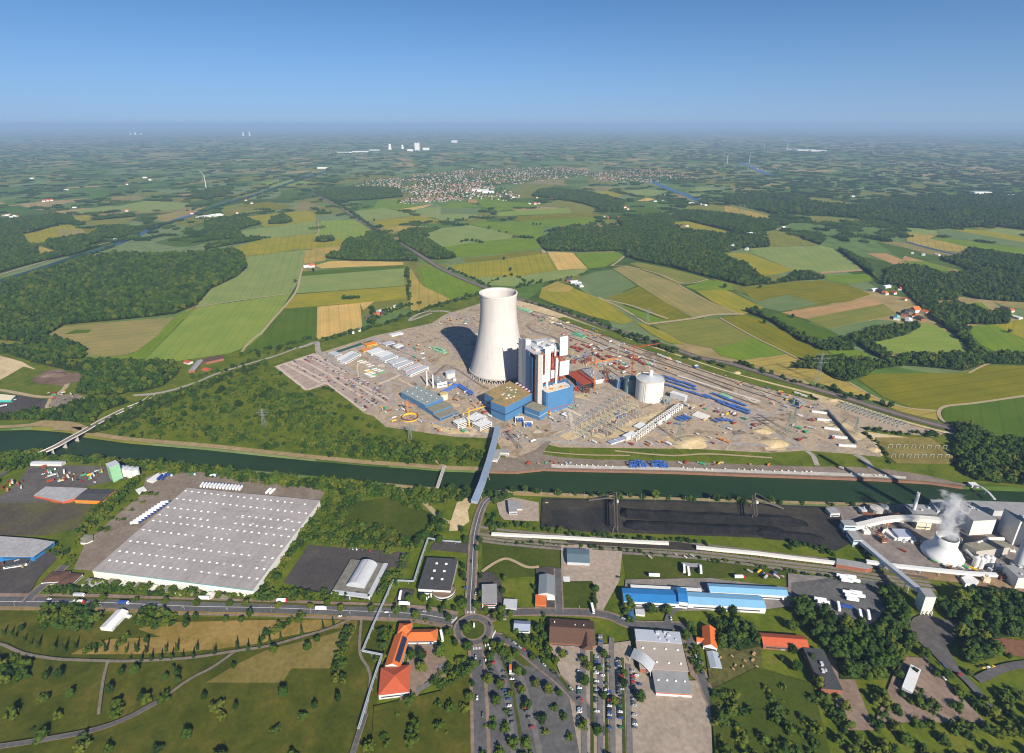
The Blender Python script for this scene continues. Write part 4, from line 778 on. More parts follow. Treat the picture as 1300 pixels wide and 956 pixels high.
SOLAR = mat('solar_panels', (.05, .065, .12), .15, .6, .2, 0, 0, .5); SKYL = mat('skylight_dome', (.80, .82, .80), .03, .5, .3); RUST = mat('rust_brown', (.16, .062, .03), .3, .25); CREAM = mat('cream_panel', (.62, .54, .38), .07, .2); PIPEB = mat('blue_pipe', (.06, .13, .36), .15, .3, .45); TEAL = mat('teal_paint', (.05, .36, .32), .1, .3, .5)

def rect(pts):
    n = 4; c = sum(pts, Vector((0, 0, 0))) / 4; e = [(pts[1] - pts[0]) + (pts[2] - pts[3]), (pts[2] - pts[1]) + (pts[3] - pts[0])]
    e = [x / 2 for x in e]; lens = [Vector((x.x, x.y)).length for x in e]; k = 0 if lens[0] >= lens[1] else 1
    a0 = math.atan2(e[k].y, e[k].x); a1 = math.atan2(e[1 - k].y, e[1 - k].x) + (-math.pi / 2); d = ((a1 - a0 + math.pi / 2) % math.pi) - math.pi / 2
    return c.x, c.y, lens[k], lens[1 - k], a0 + d * lens[1 - k] / (lens[0] + lens[1])
def loc(cx, cy, ang, x, y, z): return Vector((cx + x * math.cos(ang) - y * math.sin(ang), cy + x * math.sin(ang) + y * math.cos(ang), z))

def bld(name, label, cat, s, h, wall, roof, kind='flat', ridge=3.0, group=None, win=0, wm=None, sky=None, base=0.0, along=True, over=.35, door=True, band=None, vents=0):
    """building from its roof outline (survey coordinates at eaves height h)"""
    pts = [G(x, y, h) for x, y in px(s)]; quad = len(pts) == 4
    if quad: cx, cy, Ln, Wd, an = rect(pts)
    else:
        c = sum(pts, Vector((0, 0, 0))) / len(pts); cx, cy, an = c.x, c.y, 0
    t = thing(name, label, cat, (cx, cy, base), group); l = lambda x, y, z: loc(cx, cy, an, x, y, z)
    if not quad:
        w = MB(); w.prism([(p.x, p.y) for p in pts], base, h); w.build('wall', wall, t)
        r = MB(); r.prism([(c.x + (p.x - c.x) * 1.004, c.y + (p.y - c.y) * 1.004) for p in pts], h + .02, h + .5); r.build('roof', roof, t)
        fac = [(pts[i], pts[(i + 1) % len(pts)]) for i in range(len(pts))]
    else:
        if not along: Ln, Wd, an = Wd, Ln, an + math.pi / 2; l = lambda x, y, z: loc(cx, cy, an, x, y, z)
        a, b_ = Ln / 2, Wd / 2; w = MB(); w.box((cx, cy, base), (Ln, Wd, h - base), an)
        if kind == 'gable':
            for sx in (-1, 1): w.add([l(sx * a, -b_, h), l(sx * a, b_, h), l(sx * a, 0, h + ridge)], [(0, 1, 2) if sx > 0 else (0, 2, 1)])
        w.build('wall', wall, t); r = MB()
        if kind == 'flat':
            r.box((cx, cy, h + .02), (Ln + 2 * over, Wd + 2 * over, .45), an)
        elif kind == 'gable':
            for sy in (-1, 1):
                k = over / b_ * ridge
                v = [l(-a - over, sy * (b_ + over), h - k), l(a + over, sy * (b_ + over), h - k), l(a + over, 0, h + ridge), l(-a - over, 0, h + ridge)]
                v += [x + Vector((0, 0, .3)) for x in v]; f = [(0, 1, 2, 3), (7, 6, 5, 4), (0, 4, 5, 1), (1, 5, 6, 2), (2, 6, 7, 3), (3, 7, 4, 0)]
                r.add(v, f if sy > 0 else [q[::-1] for q in f])
        elif kind == 'hip':
            i = max(0.0, a - b_); o_ = over
            v = [l(-a - o_, -b_ - o_, h), l(a + o_, -b_ - o_, h), l(a + o_, b_ + o_, h), l(-a - o_, b_ + o_, h), l(-i, 0, h + ridge), l(i, 0, h + ridge)]
            r.add(v, [(0, 1, 5, 4), (1, 2, 5), (2, 3, 4, 5), (3, 0, 4), (3, 2, 1, 0)])
        elif kind == 'barrel':
            n_ = 10; v = []
            for sx in (-1, 1):
                for j in range(n_ + 1):
                    th = math.pi * j / n_; v.append(l(sx * (a + over), -math.cos(th) * (b_ + over), h + ridge * math.sin(th)))
            r.add(v, [(j, n_ + 1 + j, n_ + 2 + j, j + 1) for j in range(n_)] + [tuple(range(n_ + 1)), tuple(range(n_ + 1, 2 * n_ + 2))[::-1]])
        r.build('roof', roof, t, smooth=False)
        fac = [(l(-a, -b_, 0), l(a, -b_, 0)), (l(a, -b_, 0), l(a, b_, 0)), (l(a, b_, 0), l(-a, b_, 0)), (l(-a, b_, 0), l(-a, -b_, 0))]
        if sky:
            nx, ny, sz = sky
            for i in range(nx):
                for j in range(ny):
                    q = l(-a + Ln * (i + .5) / nx, -b_ + Wd * (j + .5) / ny, h + .45); m_ = MB(); m_.box(q, (sz, sz * .7, .7), an, taper=.8); m_.build('skylight', SKYL, t)
        for i in range(vents):
            q = l(R.uniform(-.42, .42) * Ln, R.uniform(-.38, .38) * Wd, h + .46); m_ = MB(); s_ = R.uniform(1.2, 2.8); m_.box(q, (s_ * 1.4, s_, s_ * .7), an); m_.build('roof_vent', LGREY, t)
    for p, q in fac:
        d = Vector((q.x - p.x, q.y - p.y, 0)); ln = d.length
        if ln < 4: continue
        d.normalize(); nr = Vector((d.y, -d.x, 0)); m_ = (p + q) / 2
        if not quad:
            ctr = Vector((cx, cy, 0))
            if nr.dot(m_ - ctr) < 0: nr = -nr
        if nr.dot(Vector((m_.x, m_.y, 0))) > 0: continue       # only the sides that can be seen from the south
        an2 = math.atan2(d.y, d.x)
        for k in range(win):
            z = base + (h - base) * (k + .45) / win; wd = MB(); c_ = m_ + nr * .03; wd.box((c_.x, c_.y, z), (ln * .86, .12, min(1.5, (h - base) / win * .42)), an2); wd.build('window', wm or GLASS, t)
        if band:
            c_ = m_ + nr * .06; bb_ = MB(); bb_.box((c_.x, c_.y, band[0]), (ln + .1, .14, band[1]), an2); bb_.build('facade_band', band[2], t)
        if door and ln > 7:
            c_ = Vector((p.x, p.y, 0)).lerp(Vector((q.x, q.y, 0)), R.uniform(.15, .85)) + nr * .09; dd = MB(); dd.box((c_.x, c_.y, base + .05), (min(4, ln * .2), .16, min(3.6, (h - base) * .55)), an2); dd.build('door', MGREY, t); door = False
    t['_rect'] = 0; del t['_rect']
    return t

# ------------------------------------------------------------------ cooling tower
TC = G(633.5, 473); t = thing('cooling_tower', 'huge pale concrete hyperbolic cooling tower on the building site', 'cooling tower', TC)
def rt(z): return 37.3 * math.sqrt(1 + ((z - 152) / 107.0) ** 2)
zs = [10 + 168 * i / 30 for i in range(31)]
m = bpy.data.materials.new('tower_shell'); n, L, bb, out = nodes(m); gm = n.new('ShaderNodeNewGeometry'); sx_ = n.new('ShaderNodeSeparateXYZ'); L.new(gm.outputs['Position'], sx_.inputs[0])
w_ = n.new('ShaderNodeMath'); w_.operation = 'PINGPONG'; w_.inputs[1].default_value = 6.5; L.new(sx_.outputs[2], w_.inputs[0]); mr_ = n.new('ShaderNodeMapRange'); mr_.inputs[1].default_value = 0; mr_.inputs[2].default_value = .5; mr_.inputs[3].default_value = .93; mr_.inputs[4].default_value = 1
L.new(w_.outputs[0], mr_.inputs[0]); tn = n.new('ShaderNodeTexNoise'); tn.inputs['Scale'].default_value = .05; tn.inputs['Detail'].default_value = 5; mp_ = n.new('ShaderNodeMapping'); mp_.inputs['Scale'].default_value = (3, 3, .3); L.new(gm.outputs['Position'], mp_.inputs[0]); L.new(mp_.outputs[0], tn.inputs['Vector'])
r_ = ramp(n, [(.3, (.455, .425, .395)), (.7, (.52, .485, .45))]); L.new(tn.outputs[0], r_.inputs[0]); h_ = n.new('ShaderNodeHueSaturation'); L.new(mr_.outputs[0], h_.inputs['Value']); L.new(r_.outputs[0], h_.inputs['Color']); L.new(h_.outputs[0], bb.inputs['Base Color']); bb.inputs['Roughness'].default_value = .85
b = MB(); b.lathe(TC, [(rt(z), z) for z in zs] + [(rt(178) - 1.2, 178.0)] + [(rt(z) - 1.2, z) for z in zs[::-1]] + [(rt(10), 10)], 72); b.build('shell', m, t, smooth=True)
b = MB(); b.lathe(TC, [(rt(176), 175.6), (rt(176) + 1.1, 175.6), (rt(178) + 1.1, 178.4), (rt(178) - 1.4, 178.4)], 72); b.build('rim', TOWERC, t)
b = MB(); b.lathe(TC, [(rt(10) + 1.2, 9), (rt(10) + 1.6, 11.5), (rt(10) - .1, 11.5)], 72); b.build('ring_beam', CONCR, t)
for i in range(40):
    a = 2 * math.pi * i / 40; b = MB()
    for s in (-1, 1):
        a2 = a + s * .07; b.tube((TC.x + 66 * math.cos(a), TC.y + 66 * math.sin(a), 0), (TC.x + rt(10) * math.cos(a2), TC.y + rt(10) * math.sin(a2), 9.6), .75, .7, 6)
    b.build('raker_column', CONCR, t)
b = MB(); b.lathe(TC, [(68, 0), (68, 1.6), (67.3, 1.6), (67.3, .6), (0.1, .6)], 60); b.build('basin', CONCR, t)
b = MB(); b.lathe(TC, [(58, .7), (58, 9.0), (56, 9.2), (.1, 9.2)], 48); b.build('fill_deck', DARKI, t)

# ------------------------------------------------------------------ boiler house: red steel frame half hung with white and blue sheeting
O = G(681, 510, 19); O.z = 0; AN = rad(27); U = Vector((math.cos(AN), math.sin(AN), 0)); V = Vector((-math.sin(AN), math.cos(AN), 0))
def uv(u, v, z=0): p = O + U * u + V * v; return Vector((p.x, p.y, z))
def onwall(x, y, p0, d):
    """where the survey ray x, y meets the upright plane through p0 along d"""
    a = (x - CX) / FOC; bq = (y - CY) / FOC; ry = Vector((a, math.cos(PITCH) - bq * math.sin(PITCH), -math.sin(PITCH) - bq * math.cos(PITCH))); nrm = Vector((d.y, -d.x, 0)); cp = Vector((0, 0, CAM_H))
    tt = (Vector((p0.x, p0.y, 0)) - Vector((0, 0, 0))).dot(nrm) / ry.dot(nrm); q = cp + ry * tt; return (q - p0).dot(d), q.z
bh = thing('boiler_house', 'tall unfinished boiler house of red steel with white and blue sheeting', 'power plant', uv(30, 40), None)
f = MB()
for u in range(0, 64, 9):
    for v in (6, 24, 42, 60, 78): f.bar(uv(u, v, 0), uv(u, v, 108 if u > 8 else 100), 1.1)
for z in range(8, 109, 10):
    for v in (6, 78): f.bar(uv(0, v, z), uv(63, v, z), .8)
    for u in (0, 63): f.bar(uv(u, 6, z), uv(u, 78, z), .8)
for k in range(5):
    for u in (0, 18, 36, 54): f.bar(uv(u, 5.9, 8 + 20 * k), uv(u + 9, 5.9, 28 + 20 * k), .6)
f.build('steel_frame', STEELR, bh)
b = MB(); b.box(uv(33, 43, .2), (54, 66, 96), AN); b.build('boiler_casing', mat('primer_steel', (.26, .12, .085), .3, .12), bh)
for k, z in enumerate((30, 52, 74, 96)):
    b = MB(); b.box(uv(31.5, 42, z), (62, 71, .6), AN); b.build('floor_deck', RUST, bh)
b = MB(); b.box(uv(31.5, 42, 108.4), (62, 70, .8), AN); b.build('roof_deck', LGREY, bh)
def panel(x0, x1, y0, y1, m_, face='front', yb=None, th=.9, name='cladding_panel', off=0.0):
    if face == 'front': p0, d, nr = uv(0, 5 - off), U, -V
    else: p0, d, nr = uv(-1.2 - off, 0), V, -U
    a0, zt = onwall(x0, y0, p0, d); a1, zt2 = onwall(x1, y0, p0, d); _, zb = onwall((x0 + x1) / 2, y1, p0, d)
    zb = max(zb, .3) if yb is None else yb; c_ = p0 + d * ((a0 + a1) / 2) + nr * .5; b_ = MB(); b_.box((c_.x, c_.y, zb), (abs(a1 - a0), th, max(1.0, (zt + zt2) / 2 - zb)), math.atan2(d.y, d.x)); return b_.build(name, m_, bh)
panel(659, 663.5, 430, 489, WHITE, 'left', .3); panel(664, 668, 430, 492, LGREY, 'left', .3); panel(668.2, 673, 446, 495, BLUEC, 'left', .3); panel(673.2, 676.6, 453, 497, DBLUE, 'left', .3)
panel(692, 699, 440, 484, WHITE); panel(699.2, 703.6, 470, 480, WHITE); panel(706, 708.6, 457, 476, WHITE); panel(711, 721, 427, 451, WHITE); panel(710.5, 722.6, 458, 476, WHITE, off=.2); panel(687.4, 691, 476, 486, WHITE); panel(704, 706, 440, 452, WHITE); panel(699.2, 703, 436, 446, LGREY)
panel(687, 690, 447, 452, RUST); panel(687, 721, 484.5, 500, DBLUE, off=.1)
b = MB(); b.box(uv(4, 0, 0), (9, 10, 113), AN, mi=0); b.build('stair_tower', CONCR, bh)
b = MB(); b.box(uv(8.9, 0, 0), (.9, 10.4, 112), AN); b.build('cladding_panel', WHITE, bh)
cp_ = [uv(9, 4), uv(8, -14), uv(9, -18.5), uv(12, -21.5), uv(17, -22), uv(56, -19), uv(62, -17), uv(64, -12), uv(64, 4)]
b = MB(); b.prism([(p.x, p.y) for p in cp_], 9, 44); b.build('bunker_front', BLUEC, bh)
b = MB(); b.prism([(uv(35, -8).x + (p.x - uv(35, -8).x) * .97, uv(35, -8).y + (p.y - uv(35, -8).y) * .97) for p in cp_], 0, 7.6); b.build('plinth', BLUEC, bh)
b = MB(); b.prism([(p.x, p.y) for p in cp_], 7.6, 9); b.build('red_girder', STEELR, bh)
b = MB(); b.prism([(uv(35, -8).x + (p.x - uv(35, -8).x) * .985, uv(35, -8).y + (p.y - uv(35, -8).y) * .985) for p in cp_], 44, 44.6); b.build('bunker_roof', multi_mat('cluttered_roof', [(.3, .22, .13), (.55, .5, .42), (.62, .58, .5)], .3), bh)
b = MB(); b.box(uv(69.2, -2, 0), (8, 16, 40), AN); b.build('side_bay', BLUEC, bh)
b = MB(); b.box(uv(64.6, -10, 2), (.8, 1.4, 38), AN); b.build('corner_strip', WHITE, bh)
for k in range(16):
    u, v = R.uniform(4, 60), R.uniform(-17, 0) if k < 7 else R.uniform(10, 72); z = 44.6 if k < 7 else 109.2; s = R.uniform(2, 6); b = MB(); b.box(uv(u, v, z), (s, s * R.uniform(.5, 1.3), s * R.uniform(.3, .8)), AN + R.random()); b.build('roof_unit', R.choice((WHITE, LGREY, STEELR, CONCR, STEELO)), bh)
b = MB(); b.lathe(uv(66, 62), [(8, 0), (8, 108), (7.4, 109.5), (.1, 112)], 24); b.build('stair_core', CONCR, bh, smooth=False)
for u, v, w_, z0, h_, m_ in ((24, 5.5, 5, 0, 104, LGREY), (44, 5.4, 4, 44, 52, OFFW), (14, 66, 12, 108, 9, WHITE), (36, 58, 16, 108, 6, LGREY), (54, 24, 8, 108, 8, OFFW)):
    b = MB(); b.box(uv(u, v, z0 + .6), (w_, w_ * .8, h_), AN); b.build('service_shaft', m_, bh)
for u in (14, 30, 46):
    b = MB(); b.box(uv(u, 30, 109.2), (8, 14, R.uniform(3, 7)), AN); b.build('roof_unit', WHITE, bh)

# ------------------------------------------------------------------ halls and sheds of the building site
B = bld
t = B('turbine_hall', 'blue turbine hall with a stained mossy flat roof', 'hall', '615,499 647,484 675,500 641.4,517 623,509.7 627.6,506', 31, BLUEC, ROOFM, band=(15, 1.4, DARKI), door=True)
b = MB(); b.prism([(p.x, p.y) for p in [G(x, y, 31) for x, y in px('616,499 640.8,516.4 674.3,500 647,485')]], 31.55, 31.7); 
for k in range(14):
    q = G(R.uniform(635, 655), R.uniform(492, 508), 31); m_ = MB(); m_.box((q.x, q.y, 31.5), (R.uniform(2, 5), R.uniform(2, 4), 1.2), .7); m_.build('roof_vent', R.choice((OFFW, LGREY)), t)
for k in range(5):
    q = G(656 + 4 * k, 487.5 + 2.4 * k, 31); m_ = MB(); m_.box((q.x, q.y, 31.5), (6, 3.5, 1.6), .75); m_.build('insulation_stack', mat('pink_insulation', (.62, .40, .42), .1, .3), t)
B('blue_annex', 'low blue annex with grey roof joined to the boiler house', 'annex', '664,516 678,510 694,517 686.6,523', 19, BLUEC, ROOFG, band=(9, 1.2, LGREY))
B('blue_workshop', 'long blue workshop hall with grey flat roof and roof lights', 'hall', '509,497.7 531.5,489 562.3,505.4 540,514.6', 14, BLUEC, multi_mat('blue_grey_roof', [(.19, .22, .22), (.24, .27, .26)], .1), sky=(5, 2, 2.2))
B('blue_workshop', 'lower blue workshop bay stepping down from the long hall', 'hall', '541.5,517.7 565.4,509 573.8,514.6 550,524', 10, BLUEC, ROOFG)
B('blue_workshop', 'lowest blue workshop bay at the near end of the row', 'hall', '551.5,526 573,517 580.8,522 557.7,532', 7, BLUEC, ROOFG, win=1)
B('plant_house', 'white boxy plant house beside two slim steel chimneys', 'plant building', '549,479 561,477.7 567,483 554.6,487.7', 13, WHITE, MGREY, win=1, vents=5)
for k, (x, y, z) in enumerate(((542.3, 490, 32), (550, 493, 30))):
    c = G(x, y); b = MB(); b.lathe(c, [(1.7, 0), (1.5, z), (1.1, z), (1.0, z - 2)], 14); b.lathe(c, [(2.4, 0), (2.4, 1.5), (1.6, 1.6)], 14); tag(b.build('steel_chimney', WHITE, origin=c), ('left' if k == 0 else 'right') + ' slim white steel chimney beside the white plant house', 'chimney')
def tank(label, x, y, r, h, m_, roof, cone=1.5, name='tank', cat='tank'):
    c = G(x, y); t_ = thing(name, label, cat, c); b_ = MB(); b_.lathe(c, [(r, 0), (r, h)], 36); b_.build('shell', m_, t_, smooth=True); b_ = MB(); b_.lathe(c, [(r + .3, h), (r + .3, h + .5), (.05, h + cone)], 36); b_.build('roof', roof, t_)
    b_ = MB(); p = c + Vector((-.5 * r, -.87 * r, 0)); b_.bar((p.x, p.y, 0), (p.x, p.y, h + 1), .8); b_.build('ladder', LGREY, t_)
    return t_, c
tank('squat white tank behind the white plant house', 571.8, 479.5, 10.5, 13, OFFW, LGREY); tank('small white tank in front of the squat tank', 577, 484, 4, 7, WHITE, LGREY); tank('cream tank with tan lid beside the long blue workshop', 563.8, 507, 8, 13, CREAM, mat('tan_lid', (.50, .36, .16), .1))
t, c = tank('big white storage tank with conical roof and cupola', 823.4, 505.5, 26.5, 42, WHITE, LGREY, 8, 'storage_tank', 'storage tank')
b = MB(); b.lathe(c, [(4, 48.5), (4, 58), (3.4, 59), (.05, 60)], 20); b.build('cupola', WHITE, t)
b = MB(); b.lathe(c, [(26.9, 42.6), (27.4, 42.6), (27.4, 44), (26.9, 44)], 40); b.build('eaves_ring', CREAM, t)
for a in (-2.2, -1.1, -.5):
    b = MB(); q = c + Vector((math.cos(a), math.sin(a), 0)) * 26.7; b.box((q.x, q.y, 0), (.6, .9, 42), a); b.build('cladding_seam', CREAM, t)
tank('dark silo with red ring left of the big white tank', 799, 497, 12, 30, mat('dark_teal_metal', (.12, .19, .2), .1), mat('dark_roof_teal', (.05, .10, .11), .1), 1.0, 'silo', 'silo'); tank('smaller dark silo behind the red ringed silo', 786, 492, 9, 20, DBLUE, MGREY, 1.0, 'silo', 'silo')
B('storage_shed', 'grey sheet metal shed right of the big white tank', 'shed', '851,498.5 854.5,496.5 873,502 869.5,504.5', 12, LGREY, WHITE)
B('storage_shed', 'low pale covered pit with dark slots among the pipe stacks', 'shed', '879,527 885.6,521.7 900,528 894.5,533.6', 3.5, CONCR, OFFW)
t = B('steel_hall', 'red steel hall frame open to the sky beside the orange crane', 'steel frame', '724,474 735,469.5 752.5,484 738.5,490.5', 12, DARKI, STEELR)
for i in range(12):
    q0 = G(724 + 11 * i / 11., 474 - 4.5 * i / 11., 12.6); q1 = G(738.5 + 14 * i / 11., 490.5 - 6.5 * i / 11., 12.6); m_ = MB(); m_.bar(q0, q1, .9, .7); m_.build('roof_purlin', CLAYR, t)
    m_ = MB(); q = G(724 + 14.5 * i / 11., 474 + 16.5 * i / 11., 12); m_.bar((q.x, q.y - .8, 0), (q.x, q.y - .8, 12), .9); m_.build('column', PIPEB, t)
B('storage_shed', 'grey roofed hall with white end wall behind the red steel hall', 'hall', '738,467 752,467.5 766,478.5 756,485.5', 10, WHITE, MGREY, vents=8)
for k, s in enumerate(('577,535.4 590.8,528.5 594,534 581,540', '596,530.5 604,522 613,529 604,537', '604,537 613,529 621,536 609,544.5')):
    B('office_shell', ('left', 'middle', 'right')[k] + ' pale concrete office block still under construction by the conveyor bridge', 'office', s, 10, OFFW, WHITE, win=3, vents=4, wm=DARKI)
BAR = [('418.5,447.7 424.6,445.4 431.5,449 426,453', 5, WHITE, LGREY), ('430,454.6 446,445.4 450.5,447.2 434,457.5', 7, WHITE, WHITE), ('434.2,457.8 450.7,447.4 455.4,449.2 438.5,461', 7, WHITE, LGREY), ('424,446 458.5,436 461.5,437 431,447.7', 3, MGREY, mat('dark_green_roof', (.03, .075, .06), .1)), ('463,436 475,433 477.7,435.4 466,440', 6, STEELY, STEELO),
       ('461,435.6 471,432.2 474,433 463.5,436', 4, MGREY, mat('dark_green_roof', (), 0)), ('458.5,443 469,440.8 470.8,443 461.5,447', 6, STEELY, STEELO), ('465.4,445.4 482.3,440.8 484.6,444.6 472.3,450.8', 6, WHITE, WHITE), ('477,450 490.8,444.6 497,448.5 483,454.6', 7, WHITE, WHITE), ('484,454.8 498.5,448.7 503,451.5 488.5,459', 7, WHITE, LGREY),
       ('494,459 510.8,453 514.6,456 498.5,464', 6, OFFW, LGREY), ('500,464.6 518.5,457 524,459 504.6,467.5', 6, WHITE, LGREY), ('510.8,469 530.8,460.8 535.4,463 515.4,471.5', 6, mat('pink_panel', (.62, .42, .40), .05), LGREY), ('517,473 538.5,463.5 542.3,465.4 521,477', 7, WHITE, LGREY), ('495.4,424.6 509,420.8 510.8,423 497,427', 4, WHITE, WHITE), ('486,435.5 496,432 500,435 490,439', 5, WHITE, LGREY), ('500,438.5 508,436 511,438 503,441.5', 4, WHITE, WHITE)]
for i, (s, h, w, r) in enumerate(BAR):
    p = px(s)[0]; rows = ('outermost', 'second', 'third', 'fourth', 'fifth', 'sixth', 'seventh', 'eighth', 'ninth', 'tenth', 'eleventh', 'twelfth', 'thirteenth', 'fourteenth', 'back', 'far', 'last')
    col = {WHITE: 'white', OFFW: 'cream', STEELY: 'yellow', MGREY: 'grey'}.get(w, 'pink'); rc = {WHITE: 'white', LGREY: 'grey', STEELO: 'orange'}.get(r, 'dark green')
    bld('site_barrack', '%s site barrack with %s roof, %s block counted from the earth car park' % (col, rc, rows[i]), 'barrack', s, h, w, r, win=1 if h > 4 else 0, group='site barracks')
# container offices in front of the barracks
CONT = MB(); CONT.box((0, 0, .1), (12, 2.9, 2.8)); 
def container_proto(m_):
    t_ = thing('shipping_container', 'x', 'container', (0, 0, 0)); b_ = MB(); b_.box((0, 0, 0), (12.2, 2.6, 2.7)); b_.build('body', m_, t_)
    b_ = MB(); b_.box((0, 0, 2.7), (12.25, 2.65, .12)); b_.build('roof', OFFW if m_ in (WHITE, LGREY) else m_, t_); b_ = MB(); b_.box((6.12, 0, .15), (.12, 2.3, 2.4)); b_.build('door', LGREY, t_); return t_
CPROT = {k: container_proto(m_) for k, m_ in (('white', WHITE), ('blue', PIPEB), ('red', STEELR), ('green', GREENP), ('orange', STEELO), ('grey', LGREY), ('yellow', STEELY))}
USED = set()
def place(protos, k, p, label, group, rot=0.0, sc=1.0):
    o = protos[k]
    if id(o) in USED: return dup(o, p, label, group, rot, sc)
    USED.add(id(o)); o.location = p; o.rotation_euler = (0, 0, rot); o.scale = (sc,) * 3; o['label'] = label; o['group'] = group; return o
for i in range(14):
    x, y = 456 + 2.2 * i + R.uniform(-1, 1), 458 + 1.15 * i + R.uniform(-1.4, 1.4); kc = R.choice(('white', 'white', 'white', 'green', 'grey')); place(CPROT, kc, G(x, y), kc + ' office container in the cluster between barracks and site road', 'containers on the building site', .6 + (i % 3) * .02)
for i in range(9):
    x, y = 466 + 2.4 * (i % 5), 471 + 1.4 * (i % 5) + 4 * (i // 5); kc = ('white', 'yellow', 'white', 'white', 'green', 'white', 'white', 'grey', 'white')[i]; place(CPROT, kc, G(x, y), kc + ' container in the small group beside the site road bend', 'containers on the building site', .5)
# round steel pit
c = G(520.8, 531.5); t = thing('round_steel_pit', 'round yellow walled shaft full of rusty steel near the site edge', 'shaft', c); b = MB(); b.lathe(c, [(15, 0), (15, 5), (14, 5), (14, .4), (.1, .4)], 36); b.build('ring_wall', STEELY, t)
b = MB(); b.lathe(c, [(15.05, 3.4), (15.3, 3.4), (15.3, 5.2), (13.8, 5.2)], 36); b.build('rust_rim', RUST, t)
for k in range(14):
    a, d = R.uniform(0, 6.28), R.uniform(0, 10); b = MB(); b.box((c.x + d * math.cos(a), c.y + d * math.sin(a), .5), (R.uniform(1.5, 5), R.uniform(1, 2.5), R.uniform(1, 3)), R.uniform(0, 3)); b.build('steel_bundle', R.choice((RUST, STEELO, STEELR, PIPEB)), t)
# blue elevated pipes
def pipeway(name, label, pts_px, z, r, m_, cat='pipe', step=14, rail=None, n=1, zs=None, legm=None, origin=None):
    pts = [G(x, y, (zs[i] if zs else z)) for i, (x, y) in enumerate(pts_px)]; t_ = thing(name, label, cat, (pts[0].x, pts[0].y, 0))
    for i, (a, c_) in enumerate(zip(pts[:-1], pts[1:])):
        b_ = MB(); d = (c_ - a).normalized(); q = Vector((-d.y, d.x, 0))
        for k in range(n): b_.tube(a + q * (k - (n - 1) / 2) * r * 2.3, c_ + q * (k - (n - 1) / 2) * r * 2.3, r, n=8)
        b_.build('pipe', m_, t_); ln = (c_ - a).length; kk = max(1, int(ln / step))
        for k in range(kk):
            p = a.lerp(c_, (k + .5) / kk); b_ = MB()
            for s in (-1, 1): b_.bar((p.x + q.x * s * r * n, p.y + q.y * s * r * n, 0), (p.x + q.x * s * r * n, p.y + q.y * s * r * n, p.z - r * .9), .35)
            b_.bar((p.x - q.x * r * n, p.y - q.y * r * n, p.z - r), (p.x + q.x * r * n, p.y + q.y * r * n, p.z - r), .35); b_.build('support', legm or STEELG, t_)
    return t_
pipeway('pipe_bridge', 'blue elevated pipe bridge from the cream tank to the cooling tower', px('562,498 581,488 599,499.5'), 5, 1.6, PIPEB, n=3, step=18); pipeway('pipe_bridge', 'blue branch pipe bridge reaching the white plant house', px('580,488.5 566,485 557,482'), 4, 1.3, PIPEB, n=2)
def gallery(name, label, pts_px, zs, w, h, wallm, roofm, cat='conveyor', legs=22, legm=None, round_roof=False):
    pts = [G(x, y, z) for (x, y), z in zip(pts_px, zs)]; t_ = thing(name, label, cat, (pts[0].x, pts[0].y, 0)); wl = MB(); rf = MB()
    for i, (a, c_) in enumerate(zip(pts[:-1], pts[1:])):
        wl.bar(a - Vector((0, 0, h / 2)), c_ - Vector((0, 0, h / 2)), w, h); rf.bar(a + Vector((0, 0, .2)), c_ + Vector((0, 0, .2)), w + .6, .4)
    wl.build('gallery', wallm, t_); rf.build('roof', roofm, t_); cnt = 0
    for a, c_ in zip(pts[:-1], pts[1:]):
        ln = (c_ - a).length; kk = max(1, int(ln / legs)); d = (c_ - a).normalized(); q = Vector((-d.y, d.x, 0)).normalized() * (w * .4)
        for k in range(kk):
            p = a.lerp(c_, (k + .5) / kk)
            if p.z - h < 1.5 or (-9 < p.y - 700 < -900): continue
            b_ = MB()
            for s in (-1, 1): b_.bar((p.x + q.x * s * 1.5, p.y + q.y * s * 1.5, -3.5 if 635 < 0 else 0), (p.x + q.x * s, p.y + q.y * s, p.z - h), .5)
            b_.bar((p.x - q.x * 1.2, p.y - q.y * 1.2, (p.z - h) * .5), (p.x + q.x * 1.2, p.y + q.y * 1.2, (p.z - h) * .5), .35); b_.build('trestle', legm or LGREY, t_)
    return t_
GALB = mat('gallery_blue_grey', (.27, .32, .39), .08, .1, .5)
gallery('conveyor_bridge', 'blue grey enclosed conveyor bridge crossing the canal to the plant', px('632,541 627.5,560 621,584 612,612 602,636'), (16, 16, 16, 16, 12), 9, 4.5, GALB, mat('gallery_roof_blue', (.20, .25, .33), .08, .1, .5), 'conveyor bridge', 38, CONCR)
B('conveyor_house', 'white two storey conveyor house on the quay beside the bridge', 'building', '626,574 632,570.5 635,576 631,583 623,582', 9, WHITE, MGREY, win=2); B('conveyor_house', 'low white flat roofed control room behind the conveyor house', 'building', '627,570.5 647,571 646,575 628,574.5', 6, WHITE, MGREY, win=1)
gallery('conveyor_gallery', 'long low white covered conveyor left of the coal yard sidings', px('624,677 660,679 712,681.5 780,685.5 849,689'), (6,) * 5, 3.4, 2.6, OFFW, OFFW, 'conveyor', 20); gallery('conveyor_gallery', 'white covered conveyor over red brick piers beside the sidings', px('884,694 912,697 960,701.5 1004,707 1062,714'), (7,) * 5, 3.6, 2.6, OFFW, OFFW, 'conveyor', 9, BRICK)
B('loading_shed', 'grey roofed loading shed with brick piers at the conveyor end', 'shed', '1062,709 1094,714 1108,720 1100,722.5 1062,716', 8, BRICK, MGREY)
gallery('conveyor_gallery', 'white conveyor running past the steaming cooling tower', px('1100,712 1134,717 1180,722 1230,727 1266,729'), (10,) * 5, 4, 3, WHITE, WHITE, 'conveyor', 16)
